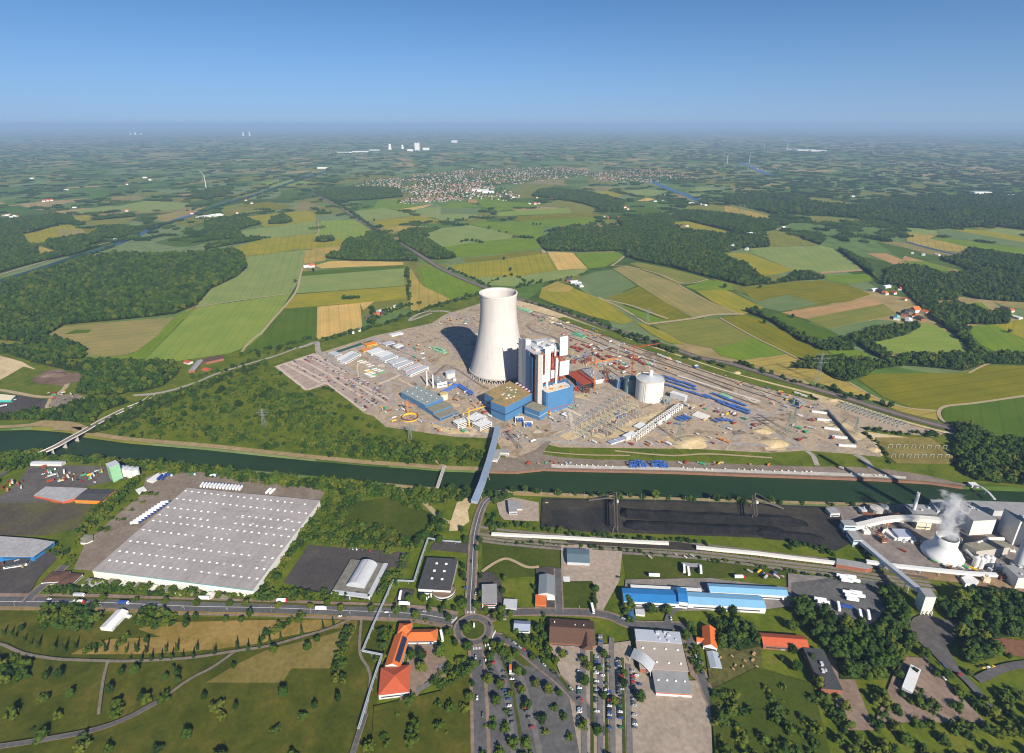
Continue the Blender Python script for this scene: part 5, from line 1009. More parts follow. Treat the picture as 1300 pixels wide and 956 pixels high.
gallery('conveyor_gallery', 'white sloping conveyor climbing to the transfer tower', px('1093,686 1112,702 1140,725 1168,748'), (9, 12, 17, 23), 5.5, 4, WHITE, LGREY, 'conveyor', 26)
gallery('conveyor_gallery', 'pale curved conveyor gallery rising to the power station', px('1085,667 1100,663.5 1118,659 1136,656.5 1160,656 1194,659'), (10, 13, 16, 18, 19, 19), 7, 5, OFFW, OFFW, 'conveyor', 24)

# ------------------------------------------------------------------ coal yard and the old power station on the right
def heap(name, label, pts_px, w, h, m_, cat):
    line = smooth_line([G(x, y) for x, y in pts_px], 5); Lf, Rt = strip_poly(line, w); Li, Ri = strip_poly(line, w * .16); b_ = MB(); vs = []
    for i in range(len(line)):
        k = min(1, min(i, len(line) - 1 - i) / 2) if len(line) > 4 else 1; z = .5 + (h - .5) * k * R.uniform(.85, 1.05)
        vs += [(Lf[i].x, Lf[i].y, 0.2), (Li[i].x, Li[i].y, z), (Ri[i].x, Ri[i].y, z), (Rt[i].x, Rt[i].y, .2)]
    b_.add(vs, [(4 * i + j, 4 * i + j + 1, 4 * i + j + 5, 4 * i + j + 4) for i in range(len(line) - 1) for j in range(3)]); return tag(b_.build(name, m_), label, cat)
COAL = multi_mat('coal', [(.008, .008, .009), (.013, .013, .014), (.022, .021, .021)], .08, fine=.3)
heap('coal_heap', 'long black coal heap behind the stacker on the left half of the yard', px('785,654 820,656 880,660 940,662 1030,666'), 24, 11, COAL, 'coal heap'); heap('coal_heap', 'broad flat coal heap along the near edge of the yard', px('786,668 840,670 900,673 960,675 1000,678'), 28, 8, COAL, 'coal heap'); heap('coal_heap', 'coal heap at the right end of the yard beside the transfer houses', px('950,677 1000,682 1050,686'), 22, 8, COAL, 'coal heap')
for k, s in enumerate(('700,652 720,650 740,652', '688,640 700,640', '716,640 734,641')): heap('dirt_heap', ('broad grey', 'small tan', 'small grey')[k] + ' dirt heap at the left end of the coal yard', px(s), (20, 9, 8)[k], (2, 3, 3)[k], multi_mat('coal_dust', [], .02) if k != 1 else SAND, 'dirt heap')
heap('dirt_heap', 'brown overgrown spoil mound beside the far left yard', px('50,480 66,476 84,478'), 34, 5, MATS['brown_spoil'], 'spoil heap')
for k, (x, y, r_, h_) in enumerate(((879, 563, 24, 8), (984, 564, 20, 7), (968, 548.5, 14, 5), (1110, 572, 11, 4), (1056, 509, 10, 4), (936, 474, 8, 4), (721, 410, 8, 4))):
    c_ = G(x, y); b_ = MB(); n_ = 20; prof = [(1, 0), (.8, .3), (.55, .62), (.3, .88), (.12, 1)]; vs = []
    for j, (rr, zz) in enumerate(prof):
        for i in range(n_):
            an_ = 2 * math.pi * i / n_; w_ = 1 + .35 * noise.noise(Vector((math.cos(an_) * 1.3 + k * 7, math.sin(an_) * 1.3, j * .25))); vs.append((c_.x + r_ * rr * w_ * 1.3 * math.cos(an_), c_.y + r_ * rr * w_ * math.sin(an_), .2 + h_ * zz * (.8 + .2 * w_)))
    b_.add(vs + [(c_.x, c_.y, h_ * 1.02)], [(j * n_ + i, j * n_ + (i + 1) % n_, (j + 1) * n_ + (i + 1) % n_, (j + 1) * n_ + i) for j in range(4) for i in range(n_)] + [(4 * n_ + i, 4 * n_ + (i + 1) % n_, 5 * n_) for i in range(n_)])
    tag(b_.build('sand_heap', SAND, smooth=True), ('largest', 'wide', 'middle sized', 'rightmost', 'small', 'small', 'little')[k] + ' yellow sand heap ' + where(x, y), 'sand heap')
def stacker(label, base_px, near_px, boom_px, h, m_):
    a, c_ = G(*base_px), G(*near_px); t_ = thing('coal_stacker', label, 'stacker', ((a.x + c_.x) / 2, (a.y + c_.y) / 2, 0)); b_ = MB()
    for p in (a, c_):
        for s in (-4, 4): b_.bar((p.x + s, p.y, 0), (p.x + s * .4, p.y, h), .9)
        b_.bar((p.x - 4.5, p.y, .8), (p.x + 4.5, p.y, .8), 1.4)
    b_.build('portal_leg', m_, t_); b_ = MB()
    for s in (-1.8, 1.8):
        b_.bar((a.x + s, a.y + 6, h), (c_.x + s, c_.y - 4, h), .9, 1.2); b_.bar((a.x + s, a.y + 6, h + 3), (c_.x + s, c_.y - 4, h + 3), .6)
    for i in range(13):
        p, q = a.lerp(c_, i / 13), a.lerp(c_, (i + 1) / 13)
        for s in (-1.8, 1.8): b_.bar((p.x + s, p.y, h), (q.x + s, q.y, h + 3), .4)
    b_.build('bridge_girder', m_, t_); e = G(*boom_px); b_ = MB(); b_.bar((a.x, a.y, h + 1), (e.x, e.y, h * .35), 1.6, 1.6); b_.bar((a.x, a.y, h + 9), (e.x, e.y, h * .4), .4); b_.bar((a.x, a.y, h), (a.x, a.y, h + 9), .9); b_.build('boom', m_, t_)
    b_ = MB(); b_.box((a.x + 1, a.y - 6, h - 3.2), (3, 3, 3)); b_.build('cab', WHITE, t_); return t_
SG = mat('weathered_steel', (.115, .10, .08), .2, .3); stacker('pale gantry coal stacker spanning the left part of the coal yard', (781, 643), (781, 678), (747, 639), 15, SG); stacker('coal stacker tower with a thin boom in the middle of the coal yard', (956, 645), (956, 664), (994, 650), 16, SG)
B('transfer_house', 'small white and grey conveyor house at the top right of the coal yard', 'building', '1049,645 1061,644.5 1064.5,650.5 1055,653', 8, WHITE, MGREY, win=1); B('transfer_house', 'tall conveyor house with white gable and blue side by the coal yard', 'building', '1069,661 1083,660.5 1086.5,666.5 1071.5,667.5', 14, mat('pale_blue_sheet', (.44, .52, .56), .06), MGREY, win=2); B('transfer_house', 'lower conveyor house with pale blue side next to the white gabled one', 'building', '1076.5,675 1087,674 1093,685 1084,686.5', 11, mat('pale_blue_sheet', (), 0), MGREY, win=2)
t = B('transfer_tower', 'pale windowless transfer tower at the end of the sloping conveyor', 'tower', '1169,747.5 1181,747.5 1187,757 1175,758.5', 25, OFFW, MGREY)
c = Vector(t.location)
for k in range(4):
    b = MB(); b.bar((c.x - 8 + 4 * k, c.y - 9, 0), (c.x - 7 + 4 * k, c.y - 7, 6), .8); b.build('chute', OFFW, t)
B('works_hall', 'long grey flat roofed power station hall along the south canal bank', 'hall', '1181,634.5 1240,636 1350,640 1356,650 1276,648.5 1190,648.5', 11, LGREY, MGREY)
B('stack_house', 'dark boxy boiler house carrying the slim white chimney', 'power plant', '1150,641 1180,641 1186,651 1158,653', 17, mat('dark_sheet', (.10, .105, .11), .1), MGREY, vents=4)
c = G(1160, 647, 17); b = MB(); b.lathe(c, [(2.2, .5), (1.9, 27), (1.6, 27), (1.6, 25)], 18); tag(b.build('chimney', WHITE, origin=c), 'slim white chimney on the dark boiler house by the canal', 'chimney')
B('hopper_house', 'beige hopper house under the pale curved conveyor gallery', 'building', '1161,658 1178,658 1180,664 1164,665', 12, CREAM, OFFW, win=1); B('silo_hall', 'white hall with blue grey roof right of the conveyor houses', 'hall', '1135,672.5 1153,671.5 1156,680 1141,683', 9, WHITE, mat('blue_grey_sheet', (.30, .33, .42), .06)); B('silo_hall', 'small white sloped roof store left of the blue grey roofed hall', 'shed', '1122,672 1127,671.5 1141,682 1136,684.5', 6, WHITE, WHITE)
tank('weathered round coal silo behind the curved gallery', 1111, 653, 8, 10, CONCR, CONCR, 2, 'silo', 'silo')
# squat cooling tower with its steam
c = G(1195, 706); t = thing('cooling_tower', 'squat white cooling tower giving off steam at the old power station', 'cooling tower', c); b = MB()
b.lathe(c, [(22.5, 3.2), (22.8, 5.5), (20.5, 8), (16, 12.5), (13.2, 17), (12.3, 20), (12.2, 30), (11.6, 30), (11.6, 21), (12, 16), (20, 7.5), (21.8, 3.2)], 48); b.build('shell', WHITE, t, smooth=True)
for i in range(28):
    a = 2 * math.pi * i / 28; b = MB(); b.bar((c.x + 22 * math.cos(a), c.y + 22 * math.sin(a), 0), (c.x + 22 * math.cos(a), c.y + 22 * math.sin(a), 3.4), .6); b.build('column', CONCR, t)
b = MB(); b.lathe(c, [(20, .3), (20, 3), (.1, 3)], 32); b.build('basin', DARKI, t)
st = MB(); st.lathe((c.x, c.y, 29), [(.1, 0)] + [(10 + 15 * t_, 36 * t_) for t_ in (0, .2, .4, .6, .8, 1)] + [(.1, 36)], 20)
st.v = [(v[0] + 24 * ((v[2] - 29) / 36) ** 1.4, v[1] + 34 * ((v[2] - 29) / 36) ** 1.2, v[2]) for v in st.v]
sm = bpy.data.materials.new('steam'); sm.use_nodes = True; n = sm.node_tree.nodes; n.clear(); L = sm.node_tree.links; so_ = n.new('ShaderNodeOutputMaterial'); pv = n.new('ShaderNodeVolumePrincipled'); L.new(pv.outputs[0], so_.inputs['Volume']); pv.inputs['Color'].default_value = (1, 1, 1, 1)
def M_(op, a_, b_=0.0):
    q = n.new('ShaderNodeMath'); q.operation = op
    for i, x_ in enumerate((a_, b_)):
        if hasattr(x_, 'is_output'): L.new(x_, q.inputs[i])
        else: q.inputs[i].default_value = x_
    return q.outputs[0]
gm = n.new('ShaderNodeTexCoord'); sx_ = n.new('ShaderNodeSeparateXYZ'); L.new(gm.outputs['Object'], sx_.inputs[0]); tt = M_('MAXIMUM', M_('DIVIDE', sx_.outputs[2], 36.0), 0.0)
dx_ = M_('SUBTRACT', sx_.outputs[0], M_('MULTIPLY', M_('POWER', tt, 1.4), 24.0)); dy_ = M_('SUBTRACT', sx_.outputs[1], M_('MULTIPLY', M_('POWER', tt, 1.2), 34.0)); rr_ = M_('ADD', M_('MULTIPLY', tt, 15.0), 10.0)
dd = M_('DIVIDE', M_('SQRT', M_('ADD', M_('MULTIPLY', dx_, dx_), M_('MULTIPLY', dy_, dy_))), rr_)
tn = n.new('ShaderNodeTexNoise'); tn.inputs['Scale'].default_value = .13; tn.inputs['Detail'].default_value = 5; tn.inputs['Distortion'].default_value = .8; L.new(gm.outputs['Object'], tn.inputs['Vector'])
body = M_('SUBTRACT', M_('ADD', M_('MULTIPLY', tn.outputs[0], 2.1), M_('MULTIPLY', tt, -.45)), M_('ADD', M_('MULTIPLY', dd, .95), .12))
L.new(M_('MULTIPLY', M_('MAXIMUM', body, 0.0), .26), pv.inputs['Density'])
o = st.build('steam_plume', sm, origin=Vector((c.x, c.y, 29))); o['kind'] = 'stuff'; o['label'] = 'white steam drifting from the squat cooling tower'
B('boiler_block', 'left tall pale boiler block with cream front beside the steam', 'power plant', '1205,639.5 1238,638 1265,660.5 1238,660.5', 25, OFFW, MGREY, vents=5); B('boiler_block', 'right tall boiler block at the edge of the picture', 'power plant', '1277,646 1310,646 1330,663 1295,663', 38, OFFW, MGREY, vents=4)
B('machine_house', 'lower machine house with flat roof in front of the left boiler block', 'power plant', '1224,690 1258,685.5 1276,688 1282,695 1240,700', 13, CONCR, ROOFG, vents=9)
for k in range(4):
    c = G(1236.5 + 6.2 * k, 721 + 1.4 * k - (k > 1) * 4); t = thing('dust_silo', ('first', 'second', 'third', 'fourth')[k] + ' white filter silo from the steaming cooling tower', 'silo', c, 'white filter silos'); b = MB(); b.lathe(c, [(3.4, 4), (3.4, 16), (.1, 18)], 16); b.build('shell', WHITE, t); b = MB(); b.box((c.x, c.y, 0), (5.4, 5.4, 4)); b.build('base_frame', OFFW, t)
B('boiler_block', 'cream block at the bottom right corner of the power station', 'power plant', '1278,719 1300,717 1312,732 1294,735', 18, OFFW, MGREY, vents=3); B('works_hall', 'white tent shaped store on bare earth in front of the station', 'shed', '1220,733 1232,730.5 1243,738 1238,742 1226,741', 6, WHITE, WHITE)
def stack(label, x, y, tip, r):
    c_ = G(x, y); e = G(*tip); hgt = (e - c_).length * math.tan(SUN_EL); t_ = thing('chimney', label, 'chimney', c_); b_ = MB(); b_.lathe(c_, [(r, 0), (r * .72, hgt), (r * .55, hgt), (r * .55, hgt - 5)], 28); b_.build('shaft', LGREY if x < 1300 else CONCR, t_, smooth=True)
    b_ = MB(); b_.lathe(c_, [(r * 1.5, 0), (r * 1.5, 6), (r, 6.5)], 28); b_.build('base', CONCR, t_); return t_
stack('tall pale blue grey chimney at the right edge of the picture', 1292, 722, (1030, 582), 5.6); stack('second tall chimney of the old power station just beyond the right edge', 1326, 713, (1093, 583.5), 5.2)
B('pump_house', 'small pale pump house at the north end of the pipe footbridge', 'building', '1231,613 1238,612 1241,616 1234,617.5', 4, OFFW, WHITE)
pipeway('pipe_footbridge', 'thin curved white pipe footbridge across the canal at the right', px('1236,616 1246,618.5 1255,625 1263,634'), 6, .8, WHITE, 'footbridge', 12, zs=(4, 7, 7, 5), n=2)
pipeway('canal_jetty', 'narrow old concrete footbridge over the canal left of the conveyor bridge', px('564,591.5 560,604 555,619'), 3, .8, CONCR, 'footbridge', 14, n=3)

# ------------------------------------------------------------------ buildings south of the canal
t = B('warehouse', 'vast flat grey warehouse with rows of white roof lights', 'warehouse', '120,724.5 237,618.4 404.5,637 321,750', 12, OFFW, WHR, door=False)
q4 = [G(x, y, 12) for x, y in px('120,724.5 237,618.4 404.5,637 321,750')]; rows = [.055, .165, .28, .375, .45, .56, .69, .80, .895]; dots = []
for i, v in enumerate(rows):
    a = q4[1].lerp(q4[0], v); c_ = q4[2].lerp(q4[3], v)
    for k in range(20):
        if (i in (2, 3) and k in (8, 9, 10)) or R.random() < .03: continue
        dots.append(a.lerp(c_, (k + .5 + R.uniform(-.05, .05)) / 20))
dots.sort(key=lambda p: p.y); an_ = math.atan2(q4[3].y - q4[0].y, q4[3].x - q4[0].x); rest = MB()
for i, p in enumerate(dots):
    m_ = MB() if i < 95 else rest; m_.box((p.x, p.y, 12.45), (2.5, 1.7, .8), an_, taper=.75)
    if i < 95: m_.build('roof_light', SKYL, t)
ro = rest.build('roof_light', SKYL, t); ro['kind'] = 'stuff'
for k in range(22):
    p = q4[0].lerp(q4[1], R.uniform(.05, .95)).lerp(q4[3].lerp(q4[2], R.uniform(.05, .95)), R.uniform(.05, .95)); b = MB(); b.box((p.x, p.y, 12.4), (R.uniform(1.5, 4), R.uniform(1.2, 3), R.uniform(.6, 1.6)), an_); b.build('roof_vent', R.choice((MGREY, LGREY, CONCR)), t)
for a, c_ in ((q4[3], q4[2]), (q4[0], q4[3])):
    d = (c_ - a).normalized(); b = MB(); nr = Vector((d.y, -d.x, 0)); m_ = a.lerp(c_, .5) + nr * .35; b.box((m_.x, m_.y, 8.6), ((c_ - a).length, .5, 3.6), math.atan2(d.y, d.x)); b.build('fascia', WHITE, t)
b = MB(); d = (q4[3] - q4[0]).normalized(); nr = Vector((d.y, -d.x, 0)); m_ = q4[0].lerp(q4[3], .5) + nr * .42; b.box((m_.x, m_.y, 12.1), ((q4[3] - q4[0]).length, .4, .5), math.atan2(d.y, d.x)); b.build('gutter', TEAL, t)
for k in range(9):
    p = q4[0].lerp(q4[3], .12 + .09 * k) + nr * (4 + 2 * (k % 2)); b = MB(); b.box((p.x, p.y, 0), (9, 8, 4.5), math.atan2(d.y, d.x)); b.build('loading_bay', OFFW if k % 2 else ROOFG, t)
t = B('sports_hall', 'sports hall with white barrel vault rising from a flat grey roof', 'hall', '420,751 447,710.5 488,715.5 470.5,758', 6, CREAM, multi_mat('weathered_felt', [(.10, .095, .075), (.16, .15, .125), (.2, .185, .15)], .08), door=True)
pts = [G(x, y, 7) for x, y in px('440,743.5 457.5,713 478,717.5 463.5,747')]; cx_, cy_, Ln, Wd, an = rect(pts); n_ = 14; v = []
for sx in (-1, 1):
    for j in range(n_ + 1):
        th = math.pi * j / n_; v.append(loc(cx_, cy_, an, sx * Ln / 2, -math.cos(th) * Wd / 2, 6.5 + 7 * math.sin(th)))
b = MB(); b.add(v, [(j, n_ + 1 + j, n_ + 2 + j, j + 1) for j in range(n_)] + [tuple(range(n_ + 1)), tuple(range(n_ + 1, 2 * n_ + 2))[::-1]]); b.build('barrel_vault', LGREY, t)
b = MB(); b.bar(loc(cx_, cy_, an, -Ln / 2, 0, 13.7), loc(cx_, cy_, an, Ln / 2, 0, 13.7), .5, .4); b.build('ridge', MGREY, t)
oq = [G(x, y, 6) for x, y in px('420,751 447,710.5 488,715.5 470.5,758')]; cx_, cy_, Ln, Wd, an = rect(oq)
for a0, a1, w in (((-1, -1), (1, -1), 5), ((-1, -1), (-1, 1), 5), ((1, -1), (1, 1), 3), ((-1, 1), (1, 1), 3)):
    p = loc(cx_, cy_, an, a0[0] * Ln / 2, a0[1] * Wd / 2, 6.2); q = loc(cx_, cy_, an, a1[0] * Ln / 2, a1[1] * Wd / 2, 6.2)
    if (p.y + q.y) / 2 > cy_ + 2: continue
    b = MB(); b.bar(p, q, w, 1.6); b.build('sloped_eaves', LGREY, t)
t = B('black_roof_hall', 'white walled hall with black flat roof and six roof lights', 'hall', '530.5,747.5 543,708 581,710 572,749.5', 9, WHITE, DGREY, sky=None, band=(3.5, 1.6, GLASS))
for x, y in px('554.5,715.8 566.5,716.4 551.5,725 564,725.6 548.5,734.8 561.3,735.8'):
    q = G(x, y, 9); b = MB(); b.box((q.x, q.y, 9.4), (3, 2.4, .9), 0, taper=.8); b.build('roof_light', SKYL, t)
c = G(563.5, 752, 0); t = thing('rotunda', 'half round white annex with brown roof in front of the black roof', 'annex', c); b = MB(); b.lathe(c, [(13.5, 0), (13.5, 6)], 28, a0=math.pi * 1.0, a1=math.pi * 2.08); b.build('wall', WHITE, t); b = MB(); b.lathe(c, [(13.7, 5.8), (13.7, 6.6), (12.4, 6.6), (12.4, 6.0), (.1, 6.0)], 28, a0=math.pi * 1.0, a1=math.pi * 2.08); b.build('roof', multi_mat('brown_roof', [(.16, .115, .075), (.2, .145, .1)], .1), t); b = MB(); b.lathe(c, [(13.62, 2), (13.62, 4)], 28, a0=math.pi * 1.02, a1=math.pi * 2.05); b.build('window', GLASS, t)
# orange tiled school
t = B('school', 'long orange hipped roof of the school east wing', 'school', '512,801 557,797 552.5,816.5 515,811', 7, WHITE, CLAYO, 'hip', 4, win=2, group='wings of the orange tiled school')
t = B('school', 'diagonal orange tiled school wing with solar panels', 'school', '502.5,803 518,810 509.5,845 488.5,847', 7, WHITE, CLAYO, 'gable', 4, win=1, group='wings of the orange tiled school')
cq = rect([G(x, y, 7) for x, y in px('502.5,803 518,810 509.5,845 488.5,847')]); b = MB()
sg = -1 if loc(cq[0], cq[1], cq[4], 0, -1, 0).x > cq[0] else 1
v = [loc(cq[0], cq[1], cq[4], sx * cq[2] * .40, sg * cq[3] * ky, 7 + 4 * (1 - 2 * ky) + .42) for sx, ky in ((-1, .42), (1, .42), (1, .10), (-1, .10))]; v += [x_ + Vector((0, 0, .12)) for x_ in v]; b.add(v, [(0, 1, 2, 3), (7, 6, 5, 4), (0, 4, 5, 1), (1, 5, 6, 2), (2, 6, 7, 3), (3, 7, 4, 0), (3, 2, 1, 0), (4, 5, 6, 7)]); b.build('solar_panel', SOLAR, t)
B('school', 'square orange tiled pavilion at the rear of the school', 'school', '508,791 523.5,791 521,803 504,804', 9, WHITE, CLAYO, 'hip', 4, win=2, group='wings of the orange tiled school'); t = B('school', 'broad dark orange roof of the school at the bottom edge', 'school', '489,846.5 511.5,846 529,880 476,880', 7, WHITE, CLAYR, 'hip', 5, win=1, group='wings of the orange tiled school')
t = B('store', 'brown tiled gabled store beside the curving street', 'store', '698,786 755,788 753,819 698,816', 6, BRICK, BROWNT, 'gable', 5, win=1, vents=0)
c = Vector(t.location); b = MB(); q = [G(x, y, 7) for x, y in px('738,806 752,806 752,824 738,824')]; cq = rect(q); b.add([loc(cq[0], cq[1], cq[4], -cq[2] / 2, -cq[3] / 2, 6), loc(cq[0], cq[1], cq[4], cq[2] / 2, -cq[3] / 2, 6), loc(cq[0], cq[1], cq[4], cq[2] / 2, cq[3] / 2, 6), loc(cq[0], cq[1], cq[4], -cq[2] / 2, cq[3] / 2, 6), loc(cq[0], cq[1], cq[4], -cq[2] / 2, 0, 11), loc(cq[0], cq[1], cq[4], cq[2] / 2, 0, 11)], [(0, 1, 5, 4), (2, 3, 4, 5), (1, 2, 5), (3, 0, 4)]); b.build('cross_gable', BROWNT, t)
for x, y in ((730, 794), (741, 794.5), (704, 790)): q = G(x, y, 9); b = MB(); b.box((q.x, q.y, 8.2), (1, 1, 2.4)); b.build('chimney', OFFW, t)
B('house', 'small blue grey roofed house with white walls by the roundabout', 'house', '653,788 673.5,789 672.5,801 652.5,800', 6, WHITE, mat('slate_blue', (.26, .29, .36), .06), 'gable', 2.5, win=2)
t = B('office', 'grey flat roofed office with white and red front', 'office', '612,742 630,742 631,766 612,767', 9, WHITE, MGREY, win=3, band=(6.6, .8, CLAYR)); B('workshop', 'small white and green workshop beside the grey office', 'workshop', '640,761 657,761 655,773 639,772', 5, WHITE, LGREY, win=1)
B('hall', 'slate grey gabled hall standing behind the orange front', 'hall', '685,730 704,731 703.6,755 683.5,754', 8, LGREY, mat('slate_sheet', (.17, .19, .20), .08), 'gable', 2.5); B('shop', 'bright orange shop front with white canopy', 'shop', '680.5,755.5 694,755.5 692.5,768 679.5,768.5', 6, mat('orange_render', (.55, .15, .03), .06), mat('orange_sheet', (.55, .13, .03), .06), win=1)
B('canopy', 'white steel canopy right of the orange shop', 'canopy', '694.5,757 704,757 704,760 694.5,760', 5, WHITE, WHITE, door=False)
B('hall', 'dark teal and grey gabled hall on the paved yard', 'hall', '720,697 748,697 747.6,714.5 720,713.5', 7, LGREY, mat('teal_slate', (.10, .145, .17), .06), 'gable', 2); B('van_box', 'turquoise delivery shed in the paved yard', 'shed', '715,732.5 723,732.5 723,738 716,738', 3, TEAL, WHITE, door=False)
BH = 'blue roofed halls'
B('blue_roof_hall', 'deep blue roofed hall with white walls at the left', 'hall', '790,747 859,749.5 862,766 792,763.5', 9, WHITE, BRBLUE, 'gable', 2, win=1, group=BH); B('blue_roof_hall', 'short raised deep blue roof between the two long halls', 'hall', '859.5,746 871.5,747 872.5,764.5 862,764', 12, WHITE, BRBLUE, 'gable', 1.5, win=1, group=BH, along=False); B('blue_roof_hall', 'pale blue roofed long hall nearest the parked trailers', 'hall', '872,753 966,755.5 972,772 872.5,766.5', 9, WHITE, LBLUE, 'gable', 2, win=1, group=BH); B('blue_roof_hall', 'pale blue roofed hall set behind the others', 'hall', '899,741 996,746 1000,755.5 901,752', 9, WHITE, LBLUE, 'gable', 2, win=1, group=BH)
B('annex', 'narrow white lean to behind the deep blue roof', 'annex', '801,743 890,747 890,750.5 801,746.5', 6, WHITE, WHITE); B('shed', 'small grey flat shed in front of the deep blue roof', 'shed', '807,774 818,774 818,780 807,780', 4, OFFW, LGREY); B('marquee', 'dark blue tent roof beside the street bend', 'tent', '797,775 804,774 805,786 795,787', 4, DBLUE, DBLUE, 'hip', 1.5, door=False)
t = B('supermarket', 'flat beige roofed supermarket with curved grey canopy', 'supermarket', '808,814 866,818 873,851 812,850', 8, BRICK, BEIGE, sky=(4, 2, 2.2), win=0); B('supermarket_wing', 'grey metal roofed rear wing of the supermarket', 'supermarket', '807,800 863,802 865,816.5 807,813', 9, LGREY, mat('grey_blue_sheet', (.36, .38, .43), .06), vents=7); B('supermarket_wing', 'front wing of the supermarket with red and white fascia', 'supermarket', '829,849 872,850.5 877,880 832,880', 7, WHITE, MGREY, sky=(4, 1, 2), band=(5.6, 1.2, CLAYR))
b = MB(); n_ = 12; va, vb = [], []
for i in range(n_ + 1):
    tt = i / n_; p = G(805 + 27 * tt, 822 + 19 * tt, 9); q = G(800 + 26 * tt, 834 + 20 * tt, 9); z = 8.6 + 2.6 * math.sin(math.pi * tt); va.append((p.x, p.y, z)); vb.append((q.x, q.y, z))
vs_ = va + vb + [(p[0], p[1], p[2] - .4) for p in va + vb]; k = n_ + 1; b.add(vs_, [(i, i + 1, k + i + 1, k + i) for i in range(n_)] + [(2 * k + i + 1, 2 * k + i, 3 * k + i, 3 * k + i + 1) for i in range(n_)] + [(k + i, k + i + 1, 3 * k + i + 1, 3 * k + i) for i in range(n_)] + [(i + 1, i, 2 * k + i, 2 * k + i + 1) for i in range(n_)])
for i in (0, n_): 
    for P0 in (va, vb): b.bar((P0[i][0], P0[i][1], 0), (P0[i][0], P0[i][1], P0[i][2] - .3), .5)
tag(b.build('entrance_canopy', LGREY), 'curved grey metal canopy over the supermarket entrance', 'canopy')
B('house', 'orange tiled house with white gable behind the gardens', 'house', '891,797 913,798 905.5,821 894,821', 6, WHITE, CLAYO, 'gable', 4, win=1); B('house', 'small orange tiled side wing of the house by the gardens', 'house', '885,809 894,809 893,815 884,815', 5, WHITE, CLAYO, 'gable', 2); B('barn', 'long red roofed barn among tall trees', 'barn', '964,804 1020,807 1027,823 969,818.5', 7, BRICK, CLAYR, 'gable', 3, win=1)
t = B('dark_roof_hall', 'long dark flat roofed hall right of the red barn', 'hall', '1022,824 1045,824 1068,875 1042,875', 8, BRICK, DGREY, sky=None, vents=3); B('house', 'white flat roofed house at the bottom right', 'house', '1157,845 1169,850 1158,880 1145,872', 7, WHITE, WHITE, win=1); B('greenhouse', 'grey glass greenhouse roof in the garden plots', 'greenhouse', '898,828 912,828 915,848 902,848', 3, LGREY, mat('glass_roof', (.32, .36, .40), .1, .8, .3), 'gable', 1.5, door=False)
B('office', 'blue trimmed grey office complex at the left edge', 'office', '-40,681 0,681 41,684 69,688 42,707 0,707 -40,706', 9, BRBLUE, multi_mat('pale_felt', [(.27, .26, .26), (.34, .33, .33)], .05), win=2); B('office', 'low white fronted annex of the blue trimmed office', 'office', '7.5,711 33,711 36,716 10,716.5', 6, WHITE, DGREY, win=2)
t = B('silo_tower', 'pale green silo tower of the feed mill', 'silo tower', '134,589 147,584.5 151,589 139,594', 27, PGREEN, LGREY, win=0)
for k in range(4): tank(('first', 'second', 'third', 'fourth')[k] + ' white grain silo counted from the green tower', 155 + 6.2 * k, 604 + .7 * k, 5.6, 15, OFFW, LGREY, 2, 'grain_silo', 'silo')
B('shed', 'long white flat shed beside the lorry yard', 'shed', '188,609 206,597.5 211,599 194,613', 5, WHITE, WHITE); B('shed', 'small white cabin at the lorry yard gate', 'shed', '172,622 182,618 186,622 176,626', 4, OFFW, WHITE); B('hall', 'dark ribbed roof hall with orange edge', 'hall', '95,634 112,621 146,622 132,636.5', 7, STEELO, DGREY, 'gable', 1.5); B('hall', 'pale grey flat roofed hall left of the dark ribbed roof', 'hall', '43,629 58,618 111,620 96,632 80,637', 6, CLAYR, multi_mat('pale_felt', [], .05))
B('hall', 'grey gabled shed near the left road bridge', 'shed', '39,588 46,584.5 78,586 80,590.5', 6, OFFW, LGREY, 'gable', 1.5); B('crop_shed', 'pale roofed green fronted store by the far left yard', 'shed', '-30,501 -4,500 20,502.5 14,508 -30,508', 6, TEAL, CREAM)
B('event_tent', 'white event tent with ridged roof beside the main road', 'tent', '129,795.5 148,774.5 161.5,776 141.5,800', 5, WHITE, WHITE, 'gable', 2.2, along=True); B('event_tent', 'small white side tent attached to the event tent', 'tent', '160,782 163,779 166,781 163,785', 3, WHITE, WHITE, 'gable', 1, door=False)
for k, s in enumerate(('56,737 64,725.5 84,726.5 80,740', '72,741 88,727 103,729 90,744', '104,741 112,734 130,736 122,745')): B('house', ('left', 'middle', 'right')[k] + ' low brown roofed house below the warehouse corner', 'house', s, 5, WHITE, BROWNT if k < 2 else MGREY, 'hip', 1.6, win=1)
B('pavilion', 'small grey oval roofed pavilion by the lorry yard drive', 'pavilion', '101,685 108,679 118,679 118,686 110,689.5 102,689', 4, WHITE, ROOFG)
B('farmhouse', 'long dark roofed barn of the farm by the bypass', 'farm', '241,470 250,457.5 256,457.5 248,471', 6, BRICK, MGREY, 'gable', 2); B('farmhouse', 'red brick stable wing of the farm by the bypass', 'farm', '256,457 264,453.5 284,451.5 284,455 262,460', 6, BRICK, BROWNT); B('farmhouse', 'white walled farm cottage at the left of the farm', 'farm', '235,459 239,457 243,459 239,462', 5, WHITE, CLAYR, 'gable', 2); B('farmhouse', 'small brick outbuilding in front of the farm', 'farm', '257,469 263,466 267,468 261,471', 4, BRICK, CLAYR, 'gable', 2)
B('control_house', 'grey control house on the pale yard south of the canal', 'building', '645,636 655,635 656,649 646,650', 8, LGREY, MGREY, win=1); B('control_house', 'low cube beside the grey control house', 'building', '656,638 663,638 663,646 656,646', 5, OFFW, MGREY); B('shed', 'open sided grey lorry shelter behind the blue halls', 'shed', '866,715 888,715.5 888,719.5 866,719', 5, DARKI, MGREY, door=False)
